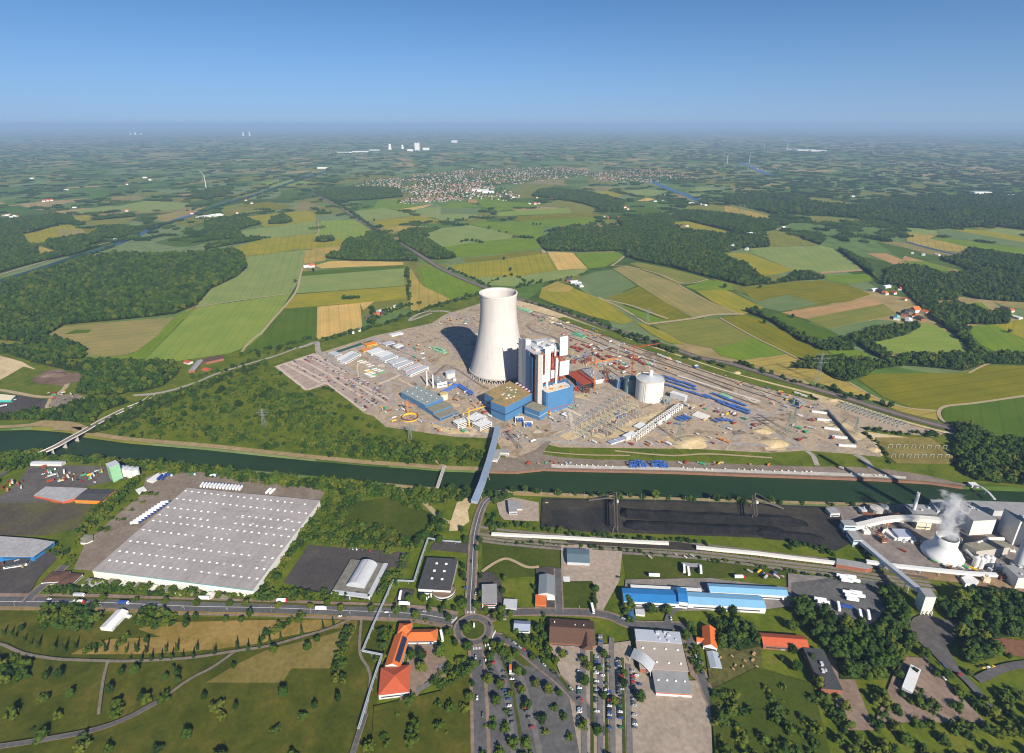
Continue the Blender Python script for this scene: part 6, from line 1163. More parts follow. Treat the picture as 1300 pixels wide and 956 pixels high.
pipeway('heating_pipe', 'silver elevated heating pipe zigzagging between sports hall and black roofed hall', px('585,688 560,686 543.4,683 534,710 525.5,737.6 498.7,736.6 489.7,757.5 475,790 460,826 484.8,831 472.8,866 455,925'), 5.5, .55, mat('pipe_silver', (.30, .33, .35), .1, .2, .45), 'heating pipe', 11, n=2)

# ducts, tanks and small plant that crowd the old power station
rq = random.Random(21)
for k, (x, y) in enumerate(((1190, 664), (1199, 668), (1212, 684), (1218, 692), (1228, 704), (1262, 706), (1268, 700), (1272, 712), (1256, 728), (1266, 724), (1205, 727), (1150, 664), (1146, 690), (1158, 690), (1166, 694), (1128, 664), (1104, 662), (1098, 678), (1120, 690), (1142, 664), (1170, 672), (1284, 702), (1270, 736), (1250, 740), (1094, 652), (1122, 647))):
    c_ = G(x, y); t_ = thing('plant_module', ('grey', 'white', 'rusty', 'beige')[k % 4] + ' small plant unit with pipe stub ' + where(x, y), 'plant unit', c_); h_ = rq.uniform(3, 9); w_ = rq.uniform(4, 9); b_ = MB(); b_.box((c_.x, c_.y, 0), (w_, w_ * rq.uniform(.5, 1), h_), rq.uniform(-.3, .3)); b_.build('housing', (LGREY, WHITE, RUST, CREAM)[k % 4], t_)
    b_ = MB(); b_.tube((c_.x + 1, c_.y, h_), (c_.x + 1, c_.y, h_ + rq.uniform(2, 6)), .7, n=8); b_.build('stub_pipe', LGREY, t_); b_ = MB(); b_.bar((c_.x - w_ * .4, c_.y - w_ * .5, h_ * .5), (c_.x + w_ * .4, c_.y - w_ * .5, h_ * .5), .5); b_.build('rail', OFFW, t_)
pipeway('duct', 'thick pale flue duct between the two tall boiler blocks', px('1240,690 1256,684 1274,684'), 12, 2.2, OFFW, 'duct', 10); pipeway('duct', 'flue duct bending from machine house to the white filter silos', px('1226,698 1240,712 1262,716'), 8, 1.6, OFFW, 'duct', 9); pipeway('pipe_bridge', 'rusty pipe bridge behind the curved conveyor gallery', px('1094,651 1120,655 1146,652'), 6, .8, RUST, 'pipe', 10, n=3)

# ------------------------------------------------------------------ vehicles
PAINT = {k: mat('paint_' + k, c, .03, .5, .3, 0, 0, .5) for k, c in (('white', (.78, .78, .77)), ('silver', (.42, .43, .44)), ('black', (.02, .02, .022)), ('grey', (.12, .125, .13)), ('red', (.45, .02, .02)), ('blue', (.03, .07, .25)), ('green', (.03, .14, .06)), ('yellow', (.7, .45, .03)), ('orange', (.6, .16, .02)), ('lime', (.2, .6, .05)))}
TYRE = mat('tyre', (.018, .018, .018), .1, 1)
def car_body(b_, L_=4.4):
    a = L_ / 2; b_.add([(-a, -.86, .35), (a, -.86, .35), (a, .86, .35), (-a, .86, .35), (-a, -.84, .82), (a * .97, -.80, .74), (a * .97, .80, .74), (-a, .84, .82), (-a * .96, -.8, .98), (a * .4, -.82, .95), (a * .4, .82, .95), (-a * .96, .8, .98)],
        [(0, 3, 2, 1), (0, 1, 5, 4), (1, 2, 6, 5), (2, 3, 7, 6), (3, 0, 4, 7), (4, 5, 9, 8), (6, 7, 11, 10), (5, 6, 10, 9), (7, 4, 8, 11), (8, 9, 10, 11)])
    b_.add([(-a * .6, -.60, 1.46), (a * .08, -.60, 1.46), (a * .08, .60, 1.46), (-a * .6, .60, 1.46), (-a * .6, -.60, 1.50), (a * .06, -.58, 1.50), (a * .06, .58, 1.50), (-a * .6, .58, 1.50)], [(0, 3, 2, 1), (0, 1, 5, 4), (1, 2, 6, 5), (2, 3, 7, 6), (3, 0, 4, 7), (4, 5, 6, 7)])
def car_glass(b_, mi=0):
    b_.add([(-1.95, -.74, .97), (.92, -.76, .94), (.92, .76, .94), (-1.95, .74, .97), (-1.35, -.6, 1.46), (.2, -.6, 1.46), (.2, .6, 1.46), (-1.35, .6, 1.46)], [(0, 1, 5, 4), (1, 2, 6, 5), (2, 3, 7, 6), (3, 0, 4, 7), (4, 5, 6, 7)], mi)
def wheel(x, y, r=.33, w=.22): b_ = MB(); b_.tube((x, y - w / 2, r), (x, y + w / 2, r), r, n=10); return b_
FARC, CARP = {}, {}
for k in ('white', 'silver', 'black', 'grey', 'red', 'blue', 'green'):
    b = MB(); car_body(b); car_glass(b, 1)
    for x in (-1.35, 1.35):
        for y in (-.8, .8):
            w = wheel(x, y); kk = len(b.v); b.v += w.v; b.f += [tuple(i + kk for i in f) for f in w.f]; b.m += [2] * len(w.f)
    o = b.build('car', [PAINT[k], GLASS, TYRE], origin=Vector((0, 0, 0))); o['category'] = 'car'; o['label'] = 'x'; FARC[k] = o
for k in ('white', 'silver', 'black', 'grey', 'red', 'blue', 'green', 'yellow'):
    t = thing('car', 'x', 'car', (0, 0, 0)); b = MB(); car_body(b); b.build('body', PAINT[k], t); b = MB(); car_glass(b); b.build('windows', GLASS, t)
    for x in (-1.35, 1.35):
        for y in (-.8, .8): wheel(x, y).build('wheel', TYRE, t)
    CARP[k] = t
def lorry(cabc, boxc, L_=12.5, cab=True, name='lorry'):
    t_ = thing(name, 'x', 'lorry', (0, 0, 0)); b_ = MB(); b_.box((-.9 if cab else 0, 0, 1.05), (L_ - 2.6 if cab else L_, 2.5, 2.8)); b_.build('trailer', PAINT[boxc] if boxc in PAINT else boxc, t_)
    if cab:
        b_ = MB(); b_.box((L_ / 2 - 1.0, 0, .6), (2.2, 2.4, 2.6), taper=.93); b_.build('cab', PAINT[cabc], t_); b_ = MB(); b_.box((L_ / 2 + .06, 0, 1.8), (.14, 2.1, 1)); b_.build('windscreen', GLASS, t_)
    b_ = MB(); b_.box((0, 0, .55), (L_ * .92, 1.0, .45)); b_.build('chassis', PAINT['black'], t_)
    for x in (-L_ * .36, -L_ * .28, L_ * .38):
        for y in (-1.05, 1.05): wheel(x, y, .5, .35).build('wheel', TYRE, t_)
    return t_
LOR = {'white': lorry('white', 'white'), 'blue': lorry('blue', 'white'), 'bluebox': lorry('white', 'blue'), 'red': lorry('red', 'white'), 'grey': lorry('white', 'silver'), 'yellow': lorry('yellow', 'silver', 9), 'trailer': lorry('white', 'white', 12.5, False, 'trailer'), 'bluetrailer': lorry('white', 'blue', 12.5, False, 'trailer'), 'orange': lorry('white', 'orange', 8.5), 'green': lorry('white', 'green', 10)}
def vprot(k, colour, label, cat):
    pass
def vehicle(prot, k, x, y, dpx, label, group, z=None):
    a = G(x, y); c_ = G(x + dpx[0], y + dpx[1]); rot = math.atan2(c_.y - a.y, c_.x - a.x); zz = LAYER[0] + .01 if z is None else z
    return place(prot, k, (a.x, a.y, zz), label, group, rot)
COLS = ['white', 'silver', 'black', 'grey', 'grey', 'black', 'silver', 'blue', 'red', 'green', 'black']
ORD = ('first', 'second', 'third', 'fourth', 'fifth', 'sixth', 'seventh', 'eighth', 'ninth', 'tenth', 'eleventh', 'twelfth')
RW = [('366,462 409,487', .35), ('374,459 417,483', .45), ('383,457 428,481', .6), ('392,454 437,479', .7), ('399,452 440,475', .75), ('418,484 466,522', .7), ('427,482 474,519', .75), ('436,482 483,517', .85), ('446,482 492,512', .9), ('454,482 493,505', .9), ('462,482 494,499', .8)]
n_far = 0; LOT = []
for i, (s, dn) in enumerate(RW):
    a, c_ = [G(*p) for p in px(s)]; d = (c_ - a); kk = int(d.length / 3.4); an_ = math.atan2(d.y, d.x) + math.pi / 2; side = Vector((-d.y, d.x, 0)).normalized()
    for j in range(kk):
        for sd in ((-1, 1) if i % 2 else (1,)):
            if R.random() > dn * .42 * (.55 + .9 * noise.noise(Vector((j * .18, i * 3.3, sd)))) * 1.5 or n_far >= 270: continue
            k = R.choice(COLS); p = a.lerp(c_, (j + .5) / kk) + side * (sd * 2.6); n_far += 1
            LOT.append((p.x, p.y, an_ + R.uniform(-.06, .06), k, i))
LOT.sort(key=lambda c_: c_[1]); lot_mb = MB(); lot_m = list(FARC)
for x, y, an_, k, i in LOT[:120]: place(FARC, k, (x, y, LAYER[0] + .01), '%s car parked in the %s row of the earth car park' % (k, ORD[i]), 'cars in the earth car park', an_)
for x, y, an_, k, i in LOT[120:]:
    ca, sa = math.cos(an_), math.sin(an_); me = FARC[k].data; lot_mb.add([(x + v.co.x * ca - v.co.y * sa, y + v.co.x * sa + v.co.y * ca, v.co.z + LAYER[0] + .01) for v in me.vertices], [tuple(f.vertices) for f in me.polygons], 0)
    for q_, f in zip(range(len(lot_mb.m) - len(me.polygons), len(lot_mb.m)), me.polygons): lot_mb.m[q_] = (lot_m.index(k), 7, 8)[f.material_index]
o = lot_mb.build('parked_cars', [PAINT[k] for k in lot_m] + [GLASS, TYRE]); o['kind'] = 'stuff'; o['label'] = 'cars in the farther rows of the earth car park'
CARS = [(761.5, 813, 5, .3, 'silver'), (762, 818, 5, .3, 'blue'), (764, 849, 5, 0, 'silver'), (765, 861.5, 5, 0, 'white'), (786, 841, 5, .2, 'black'), (786, 845, 5, .2, 'grey'), (786.3, 850, 5, .2, 'silver'), (787, 856, 5, .2, 'black'), (787.5, 862, 5, .2, 'red'), (807.7, 861.5, 4, 0, 'white'), (720, 833, 1, 4, 'blue'), (883, 837, 2, 4, 'silver'), (887, 845, 2, 4, 'grey'), (890, 857, 2, 4, 'black'), (791, 789, 4, 1, 'silver'), (851.5, 789, 1, 4, 'white'),
        (645.6, 815.4, 6, 4, 'grey'), (653, 820, 6, 4, 'silver'), (660, 825.6, 6, 4, 'silver'), (664.7, 828, 6, 4, 'red'), (671.5, 832, 6, 4, 'blue'), (678, 836.5, 6, 4, 'black'), (683, 841, 6, 4.5, 'grey'), (690.5, 848, 6, 5, 'silver'), (701, 857, 6, 5, 'black'), (708, 861, 6, 5, 'grey'), (624, 855, 5, 0, 'black'), (624, 860, 5, 0, 'black'), (639.5, 857, 5, 0, 'grey'), (640, 864, 5, 0, 'black'), (590.6, 750, 4, 0, 'blue'), (590.6, 766, 4, 0, 'grey'), (591, 740, 4, 0, 'black'), (604, 757, 0, 5, 'silver'), (598.7, 716, 0, 5, 'black'), (622, 796, 1, 5, 'black'),
        (432, 786, 4, -1, 'white'), (64, 764, 5, 0, 'white'), (491, 781, 5, 0, 'white'), (539, 780, 5, .5, 'silver'), (530, 819, 1, 4, 'red'), (547, 820, 1, 4, 'blue'), (540, 833, 4, -2, 'red'), (1166, 833, 3, 3, 'red'), (1173, 839, 3, 3, 'grey'), (1177, 844, 3, 3, 'black'), (1180, 853, 3, 3, 'black'), (1196, 848, 3, 3, 'blue'), (1190, 857, 3, 3, 'silver'), (1197, 865, 3, 3, 'white'), (1218, 860, 4, 1, 'red'), (1247, 852, 3, -.6, 'yellow'), (1253, 851, 3, -.6, 'white'), (1259, 850, 3, -.6, 'yellow'), (604, 838, 0, 4, 'silver'), (611, 846, 0, 4, 'grey'), (566, 851, 2, 3, 'black'), (558, 856, 2, 3, 'grey'),
        (110, 610, 3, 1, 'red'), (118, 612, 3, 1, 'red'), (121, 615, 3, 1, 'white'), (104, 614, 3, 1, 'red'), (99, 612, 3, 1, 'black'), (650, 866, 5, 0, 'white'), (655, 870, 5, 0, 'grey'), (632, 872, 5, 0, 'silver'), (640, 880, 5, 0, 'blue'), (770, 872, 5, 0, 'grey'), (770, 880, 5, 0, 'white'), (789, 871, 5, 0, 'grey'), (789, 879, 5, 0, 'silver'), (789, 888, 5, 0, 'black'), (812, 873, 5, 0, 'blue'), (725, 878, 5, 4, 'silver'), (738, 892, 5, 5, 'red'), (606, 890, 0, 5, 'white'), (613, 912, 0, 5, 'grey'),
        (444, 699, 1, 3, 'white'), (448, 700, 1, 3, 'silver'), (453, 700.5, 1, 3, 'white'), (460, 701, 1, 3, 'grey'), (470, 702, 1, 3, 'red'), (785, 736, 2, 0, 'black'), (1205, 777, 2, 2, 'silver'), (640, 790, 3, 0, 'silver'), (638, 821, 3, 3, 'white')]
for x, y, dx, dy, k in CARS: vehicle(CARP, k, x, y, (dx, dy), '%s car standing %s' % (k, where(x, y)), 'cars in the streets and yards')
for s, pr, nm in (('622,838 640,872 652,930', .5, 'left'), ('634,832 656,868 676,930', .55, 'second'), ('757,836 758,930', .5, 'third'), ('772,836 774,930', .5, 'fourth'), ('784,842 788,930', .7, 'fifth'), ('803,854 806,930', .6, 'rightmost'), ('735,838 736,930', .35, 'middle')):
    a, m_, *c_ = [G(*p) for p in px(s)]; ln_ = smooth_line([a, m_] + c_, 8) if c_ else [a, m_]; L_ = 0
    for p, q in zip(ln_[:-1], ln_[1:]):
        d = q - p; kk = max(1, int(d.length / 2.9)); an_ = math.atan2(d.y, d.x) + 1.57
        for j in range(kk):
            if R.random() < pr: k = R.choice(COLS); o_ = p.lerp(q, (j + .5) / kk); place(CARP, k, (o_.x, o_.y, LAYER[0] + .01), '%s car in the %s row of the foreground parking courts' % (k, nm), 'cars of the parking courts', an_)
LORS = [(408, 777, 5, 0, 'white', 'white box lorry driving on the main road'), (260, 764, 5, 0, 'white', 'white box lorry on the main road behind the meadow'), (359, 767, 5, 0, 'red', 'white lorry with red cab on the main road'), (158, 770, 5, 0, 'bluebox', 'blue lorry passing the white event tent'), (102, 760, 5, 0, 'grey', 'grey lorry on the far lane of the main road'), (102, 769, 5, 0, 'red', 'lorry with red cab on the near lane left of the event tent'),
        (513.6, 771, 6, .3, 'white', 'long white lorry parked beside the main road'), (508.6, 760.5, 1, -5, 'white', 'white lorry on the small yard by the black roofed hall'), (648, 855, 0, 5, 'orange', 'orange lorry in the tree lined parking court'), (561, 812, 1, 5, 'white', 'white lorry right of the orange school wing'), (830, 735, 5, .2, 'trailer', 'white trailer behind the deep blue roof'), (868, 727, .3, 5, 'trailer', 'left white trailer beside the lorry shelter'), (873.5, 730, .8, 5, 'trailer', 'middle white trailer beside the lorry shelter'), (889, 728, .5, 5, 'trailer', 'right white trailer beside the lorry shelter'),
        (938, 737, 5, 0, 'red', 'red cabbed lorry behind the pale blue roof'), (1008, 773, 4, -4, 'grey', 'grey lorry beside the pale blue hall'), (204, 610, 3, -3, 'bluetrailer', 'left blue trailer near the white flat shed'), (209, 610, 3, -3, 'bluetrailer', 'right blue trailer near the white flat shed'), (215, 607, 5, .5, 'bluebox', 'blue lorry at the lorry yard gate'), (272, 607.5, 5, .4, 'blue', 'white lorry with blue cab at the rear edge of the warehouse yard'), (341.5, 627.5, 3, -3, 'white', 'left of two white lorries at the warehouse rear'), (346.5, 628, 3, -3, 'white', 'right of two white lorries at the warehouse rear'), (67, 601, 4, -1.5, 'green', 'green lorry in the dark yard at the left'), (245, 606, 4, 0, 'green', 'green lorry behind the warehouse'), (752, 777, 1, 4, 'white', 'white lorry at the street corner by the blue halls')]
for x, y, dx, dy, k, l in LORS: vehicle(LOR, k, x, y, (dx, dy), l, 'lorries and trailers')
for x, y, dx, dy, k in ((1068, 736, 4, .6, 0), (1074, 742, 4, .6, 0), (1083, 742, 4, .6, 0), (1078, 737, 4, .6, 0), (1072, 739, 4, .6, 0), (1076, 757, 4, .6, 0), (1089, 761.5, 4, .6, 0), (1081, 766, 4, .6, 0), (1079, 761, 4, .6, 0), (1085, 757, 4, .6, 0), (1040, 766, 4, .6, 0), (1044, 769.6, 4, .6, 0), (1063.5, 775, 1, 5, 0), (1091, 785, 1, 5, 0), (1101.5, 786, 1, 5, 0), (1073, 775, 5, .8, 1)):
    vehicle(LOR, 'bluetrailer' if k else 'trailer', x, y, (dx, dy), ('blue' if k else 'white') + ' trailer parked ' + ('in the rear group' if y < 750 else 'in the middle group' if y < 767 and x > 1050 else 'along the near edge') + ' on the grey asphalt court', 'trailers on the asphalt court')
for k in range(11):
    t_ = k / 10; vehicle(LOR, 'blue', 173 + 38 * t_, 668 - 26 * t_, (4, -.5), 'white lorry with blue cab in the row docked at the left side of the warehouse', 'lorries docked at the warehouse')
for k in range(13):
    t_ = k / 12; vehicle(LOR, 'blue', 258 + 49 * t_, 619.3 + 4 * t_, (3, -4), 'white lorry with blue cab in the row docked at the rear of the warehouse', 'lorries docked behind the warehouse')
for k, (x, y) in enumerate(((1100, 668), (1104, 675), (1110, 690), (1116, 696), (1128, 694), (1136, 694), (1140, 712), (1150, 714))): place(CPROT, ('white', 'white', 'blue', 'green', 'orange', 'white', 'green', 'green')[k], G(x, y), ('white', 'white', 'blue', 'green', 'orange', 'white', 'green', 'green')[k] + ' skip container ' + where(x, y), 'containers at the power station', R.uniform(0, 1), .7)

# ------------------------------------------------------------------ building-site stock, machines and lattice work
def crane(label, x, y, h, jib_px, cj, m_, name='tower_crane'):
    c_ = G(x, y); t_ = thing(name, label, 'crane', c_); e = G(*jib_px, h); d = Vector((e.x - c_.x, e.y - c_.y, 0)); L_ = d.length; d.normalize(); q = Vector((-d.y, d.x, 0)); top = Vector((c_.x, c_.y, h)); b_ = MB()
    for sx in (-1, 1):
        for sy in (-1, 1): b_.bar((c_.x + sx, c_.y + sy, 0), (c_.x + sx, c_.y + sy, h), .45)
    for k in range(int(h / 3)):
        z = 3 * k; s = 1 if k % 2 else -1; b_.bar((c_.x - s, c_.y - 1, z), (c_.x + s, c_.y - 1, z + 3), .28); b_.bar((c_.x + 1, c_.y - s, z), (c_.x + 1, c_.y + s, z + 3), .28)
    b_.build('mast', m_, t_); b_ = MB()
    for k in (-.7, .7): b_.bar(top + q * k, top + d * L_ + q * k, .4)
    b_.bar(top + Vector((0, 0, 1.8)), top + d * L_ + Vector((0, 0, .6)), .4)
    for k in range(int(L_ / 4)): b_.bar(top + d * (4 * k) + q * .7, top + d * (4 * k + 2) + Vector((0, 0, 1.6)), .25); b_.bar(top + d * (4 * k + 2) + Vector((0, 0, 1.6)), top + d * (4 * k + 4) - q * .7, .25)
    b_.build('jib', m_, t_); b_ = MB(); b_.bar(top, top - d * cj, 1.2, .6); b_.build('counter_jib', m_, t_); b_ = MB(); w = top - d * cj; b_.box((w.x, w.y, h - 3), (2.4, 2.4, 3.4), math.atan2(d.y, d.x)); b_.build('counterweight', CONCR, t_)
    b_ = MB(); ap = top + Vector((0, 0, 8)); b_.bar(top, ap, .8); b_.bar(ap, top + d * L_ * .7, .22); b_.bar(ap, w, .22); b_.build('tie_frame', m_, t_); b_ = MB(); p = top + q * 1.6; b_.box((p.x, p.y, h - 2.4), (1.6, 1.6, 2.2)); b_.build('cab', WHITE, t_)
    b_ = MB(); b_.box((c_.x, c_.y, 0), (5, 5, 1)); b_.build('footing', CONCR, t_); return t_
crane('orange tower crane in front of the red steel hall', 754.6, 495, 60, (786, 455), 22, STEELO); crane('tall red tower crane left of the big white tank', 801, 489, 82, (838, 436), 20, STEELR); crane('yellow tower crane between the pale office shells', 596, 544, 33, (616, 516), 12, STEELY); crane('small orange crane standing over the round steel pit', 518, 527, 24, (530, 515), 9, STEELO); crane('grey tower crane among the steel stacks behind the boiler house', 783, 470, 60, (760, 444), 16, STEELG); crane('small yellow crane at the rear of the boiler house', 712, 470, 50, (733, 452), 14, STEELY)
PYM = mat('pylon_steel', (.17, .19, .165), .12, .3, .6)
def pylon(label, x, y, h, m_=None):
    m_ = m_ or PYM
    c_ = G(x, y); t_ = thing('power_pylon', label, 'pylon', c_); b_ = MB(); w = h * .085; n_ = 7; lv = [(i / n_) for i in range(n_ + 1)]; hw = lambda t: w * (1 - t) ** 1.3 + .5
    for i in range(n_):
        z0, z1 = h * lv[i], h * lv[i + 1]; a, c2 = hw(lv[i]), hw(lv[i + 1]); co_ = [(-1, -1), (1, -1), (1, 1), (-1, 1)]
        for k in range(4):
            p, q = co_[k], co_[(k + 1) % 4]; b_.bar((c_.x + p[0] * a, c_.y + p[1] * a, z0), (c_.x + p[0] * c2, c_.y + p[1] * c2, z1), .36); b_.bar((c_.x + p[0] * a, c_.y + p[1] * a, z0), (c_.x + q[0] * c2, c_.y + q[1] * c2, z1), .2); b_.bar((c_.x + q[0] * a, c_.y + q[1] * a, z0), (c_.x + p[0] * c2, c_.y + p[1] * c2, z1), .2)
    b_.build('lattice_body', m_, t_)
    for zt, L_ in ((.66, .24), (.80, .30), (.93, .20)):
        b_ = MB(); z = h * zt
        for s in (-1, 1):
            for k in (-.5, .5): b_.bar((c_.x, c_.y + k, z - 1.2), (c_.x + s * h * L_, c_.y, z), .24); b_.bar((c_.x, c_.y + k, z + 1.4), (c_.x + s * h * L_, c_.y, z), .2)
        b_.build('cross_arm', m_, t_)
    for sx in (-1, 1):
        for sy in (-1, 1): b_ = MB(); b_.box((c_.x + sx * hw(0), c_.y + sy * hw(0), 0), (1.4, 1.4, .6)); b_.build('foot', CONCR, t_)
    return t_
for x, y, h, l in ((1037, 485, 66, 'tall lattice pylon in the dry field behind the railway'), (861, 561, 42, 'green grey lattice pylon beside the sand heap'), (998, 555, 50, 'left lattice pylon of the pair on the right half of the site'), (1005, 551, 50, 'right lattice pylon of the pair on the right half of the site'), (661, 571, 42, 'slim lattice pylon right of the conveyor bridge end'), (336, 542, 36, 'lattice pylon standing in the wild scrub'), (521, 558, 30, 'small lattice pylon on the grass below the building site'), (822, 409, 40, 'lattice pylon at the track corner in the striped fields'), (556, 278, 50, 'lattice pylon in the pale fields below the town'), (939, 270, 55, 'left far pylon above the strip of wood'), (944, 271, 55, 'right far pylon above the strip of wood'), (1085, 552, 34, 'lattice pylon behind the storage bays')): pylon(l, x, y, h)
# outdoor switchyard: rows of portals
SWG = mat('switchgear_grey', (.36, .37, .33), .15, .3, .5)
def gantry_row(label, a_px, b_px, n_, h, w, group):
    a, c_ = G(*a_px), G(*b_px); d = (c_ - a).normalized(); q = Vector((-d.y, d.x, 0)); t_ = thing('switchgear_row', label, 'switchgear', ((a.x + c_.x) / 2, (a.y + c_.y) / 2, 0), group)
    for i in range(n_):
        p = a.lerp(c_, i / (n_ - 1)); b_ = MB()
        for s in (-1, 1): b_.bar((p + q * s * w / 2), (p + q * s * w / 2) + Vector((0, 0, h)), .5)
        b_.bar(p - q * w / 2 + Vector((0, 0, h)), p + q * w / 2 + Vector((0, 0, h)), .5); b_.build('portal', SWG, t_)
        for k in (-.3, 0, .3):
            r_ = p + q * k * w + d * 3; b_ = MB(); b_.bar(r_, r_ + Vector((0, 0, h * .35)), .7); b_.box((r_.x, r_.y, 0), (1.2, 1.2, 1)); b_.build('insulator', SWG if k else LGREY, t_)
    b_ = MB()
    for k in (-.3, 0, .3): b_.bar(a + q * k * w + Vector((0, 0, h - .4)), c_ + q * k * w + Vector((0, 0, h - .4)), .22)
    b_.build('busbar', STEELG, t_)
for k, (s, l) in enumerate((('728,545 790,505', 'rearmost'), ('736,552 800,513', 'second'), ('748,552 806,518', 'third'), ('738,557 770,538', 'fourth'), ('762,556 812,526', 'nearest'))): gantry_row(l + ' row of grey switchgear portals in the outdoor switchyard', *px(s), 12 if k != 3 else 7, 9, 14, 'switchgear rows of the outdoor switchyard')
for k, s in enumerate(('1066,517 1142,544', '1070,515.5 1148,542', '1074,514 1152,540.5')): gantry_row(('near', 'middle', 'far')[k] + ' long pale busbar row beside the railway at the right end', *px(s), 16, 5, 9, 'busbar rows beside the railway')
for k, s in enumerate(('1126,571.5 1205,573', '1130,584 1208,584.5')):
    a, c_ = [G(*p) for p in px(s)]
    for i in range(8):
        p = a.lerp(c_, (i + .5) / 8); t_ = thing('switch_bay', 'grey switch bay in the %s row on the grass switchyard' % ('far' if k == 0 else 'near'), 'switchgear', (p.x, p.y, 0), 'bays of the grass switchyard')
        b_ = MB(); b_.box((p.x, p.y, 0), (3.4, 2.6, 2.6)); b_.build('transformer', SWG, t_); b_ = MB()
        for s_ in (-3, 3): b_.bar((p.x + s_, p.y + 3, 0), (p.x + s_, p.y + 3, 9), .5)
        b_.bar((p.x - 3, p.y + 3, 9), (p.x + 3, p.y + 3, 9), .5); b_.build('portal', SWG, t_)
# white concrete frame shell
t_ = thing('building_shell', 'long white skeleton building of concrete frames right of the switchyard', 'building shell', G(838, 540)); a, c_ = G(808, 561), G(866, 519.5); d = (c_ - a).normalized(); q = Vector((-d.y, d.x, 0))
for i in range(22):
    p = a.lerp(c_, i / 21); b_ = MB(); hh = 11 if 8 < i < 20 else 9
    for s in (0, 9): b_.bar(p + q * s, p + q * s + Vector((0, 0, hh)), 1.1)
    b_.bar(p + Vector((0, 0, hh)), p + q * 9 + Vector((0, 0, hh)), 1.1); b_.build('frame', WHITE, t_)
for z in (5, 9):
    for s in (0, 9): b_ = MB(); b_.bar(a + q * s + Vector((0, 0, z)), c_ + q * s + Vector((0, 0, z)), .8); b_.build('edge_beam', OFFW, t_)
for i0, i1 in ((.42, .52), (.62, .72)): b_ = MB(); p, r_ = a.lerp(c_, i0), a.lerp(c_, i1); b_.bar(p + Vector((0, 0, 5)) - q * .8, r_ + Vector((0, 0, 5)) - q * .8, .5, 9); b_.build('wall_panel', WHITE, t_)
b_ = MB(); b_.bar(a + q * 15 + Vector((0, 0, .3)), c_ + q * 15 + Vector((0, 0, .3)), 7, .5); b_.build('base_slab', DGREY, t_)
B('transformer_shed', 'dark grey flat roofed shed at the near end of the switchyard', 'shed', '772,561 789,554 792,558 776,563.5', 4, OFFW, mat('slate_blue', (), 0)); B('transformer_shed', 'white cube block beside the concrete frame shell', 'building', '791.5,553 803,546.5 806,550 796,556', 8, WHITE, WHITE); B('transformer_shed', 'white roofed slab between switchyard and frame shell', 'building', '806,541 813,535 820,539.6 813,545', 5, CONCR, WHITE)
# storage bays
for k, s in enumerate(('1030,524 1049.5,526.5', '1037,534 1055,536', '1046,545 1065,547.5', '1056,556 1075,558', '1064,567 1086,568.5')):
    a, c_ = [G(*p) for p in px(s)]; b_ = MB(); m_ = (a + c_) / 2; b_.box((m_.x, m_.y, 0), ((c_ - a).length, 3.2, 5), math.atan2(c_.y - a.y, c_.x - a.x)); tag(b_.build('bay_wall', WHITE), ('rearmost', 'second', 'middle', 'fourth', 'nearest')[k] + ' white dividing wall of the storage bays', 'wall', 'walls of the storage bays')
b_ = MB(); a, c_ = G(1049.5, 523.5), G(1086, 565); m_ = (a + c_) / 2; b_.box((m_.x, m_.y, 0), ((c_ - a).length, 3, 6), math.atan2(c_.y - a.y, c_.x - a.x)); tag(b_.build('retaining_wall', mat('dark_wall', (.07, .085, .10), .15, .2)), 'long dark retaining wall closing the white storage bays', 'wall')
# stacks of material
def stack_proto(m_, L_, Wd, H_, n_, nm='steel_stack', ct='steel stack'):
    t_ = thing(nm, 'x', ct, (0, 0, 0)); b_ = MB()
    for i in range(n_):
        for j in range(2): b_.box((0, (i - (n_ - 1) / 2) * Wd / n_, .3 + j * H_ / 2), (L_ * R.uniform(.85, 1), Wd / n_ * .86, H_ / 2 * .9))
    b_.build('load', m_, t_)
    for s in (-.3, .3): b_ = MB(); b_.box((s * L_, 0, 0), (.4, Wd, .3)); b_.build('bearer', RUST, t_)
    return t_
STK = {'blue': stack_proto(PIPEB, 18, 5, 1.8, 5, 'pipe_bundle', 'pipe bundle'), 'red': stack_proto(STEELR, 12, 5, 2.2, 4), 'rust': stack_proto(RUST, 9, 3.5, 1.6, 3), 'grey': stack_proto(LGREY, 8, 4, 2, 3), 'timber': stack_proto(mat('timber', (.42, .28, .13), .2, .4), 6, 3, 1.4, 3, 'timber_stack', 'timber stack'), 'orange': stack_proto(STEELO, 8, 3, 1.6, 3), 'white': stack_proto(OFFW, 7, 3, 2, 2, 'panel_stack', 'panel stack'), 'concrete': stack_proto(CONCR, 9, 3, 1.5, 3, 'slab_stack', 'slab stack'), 'redlong': stack_proto(STEELR, 24, 7, 4.5, 6, 'girder_stack', 'girder stack'), 'green': stack_proto(GREENP, 12, 5, 2.5, 3, 'formwork_stack', 'formwork')}
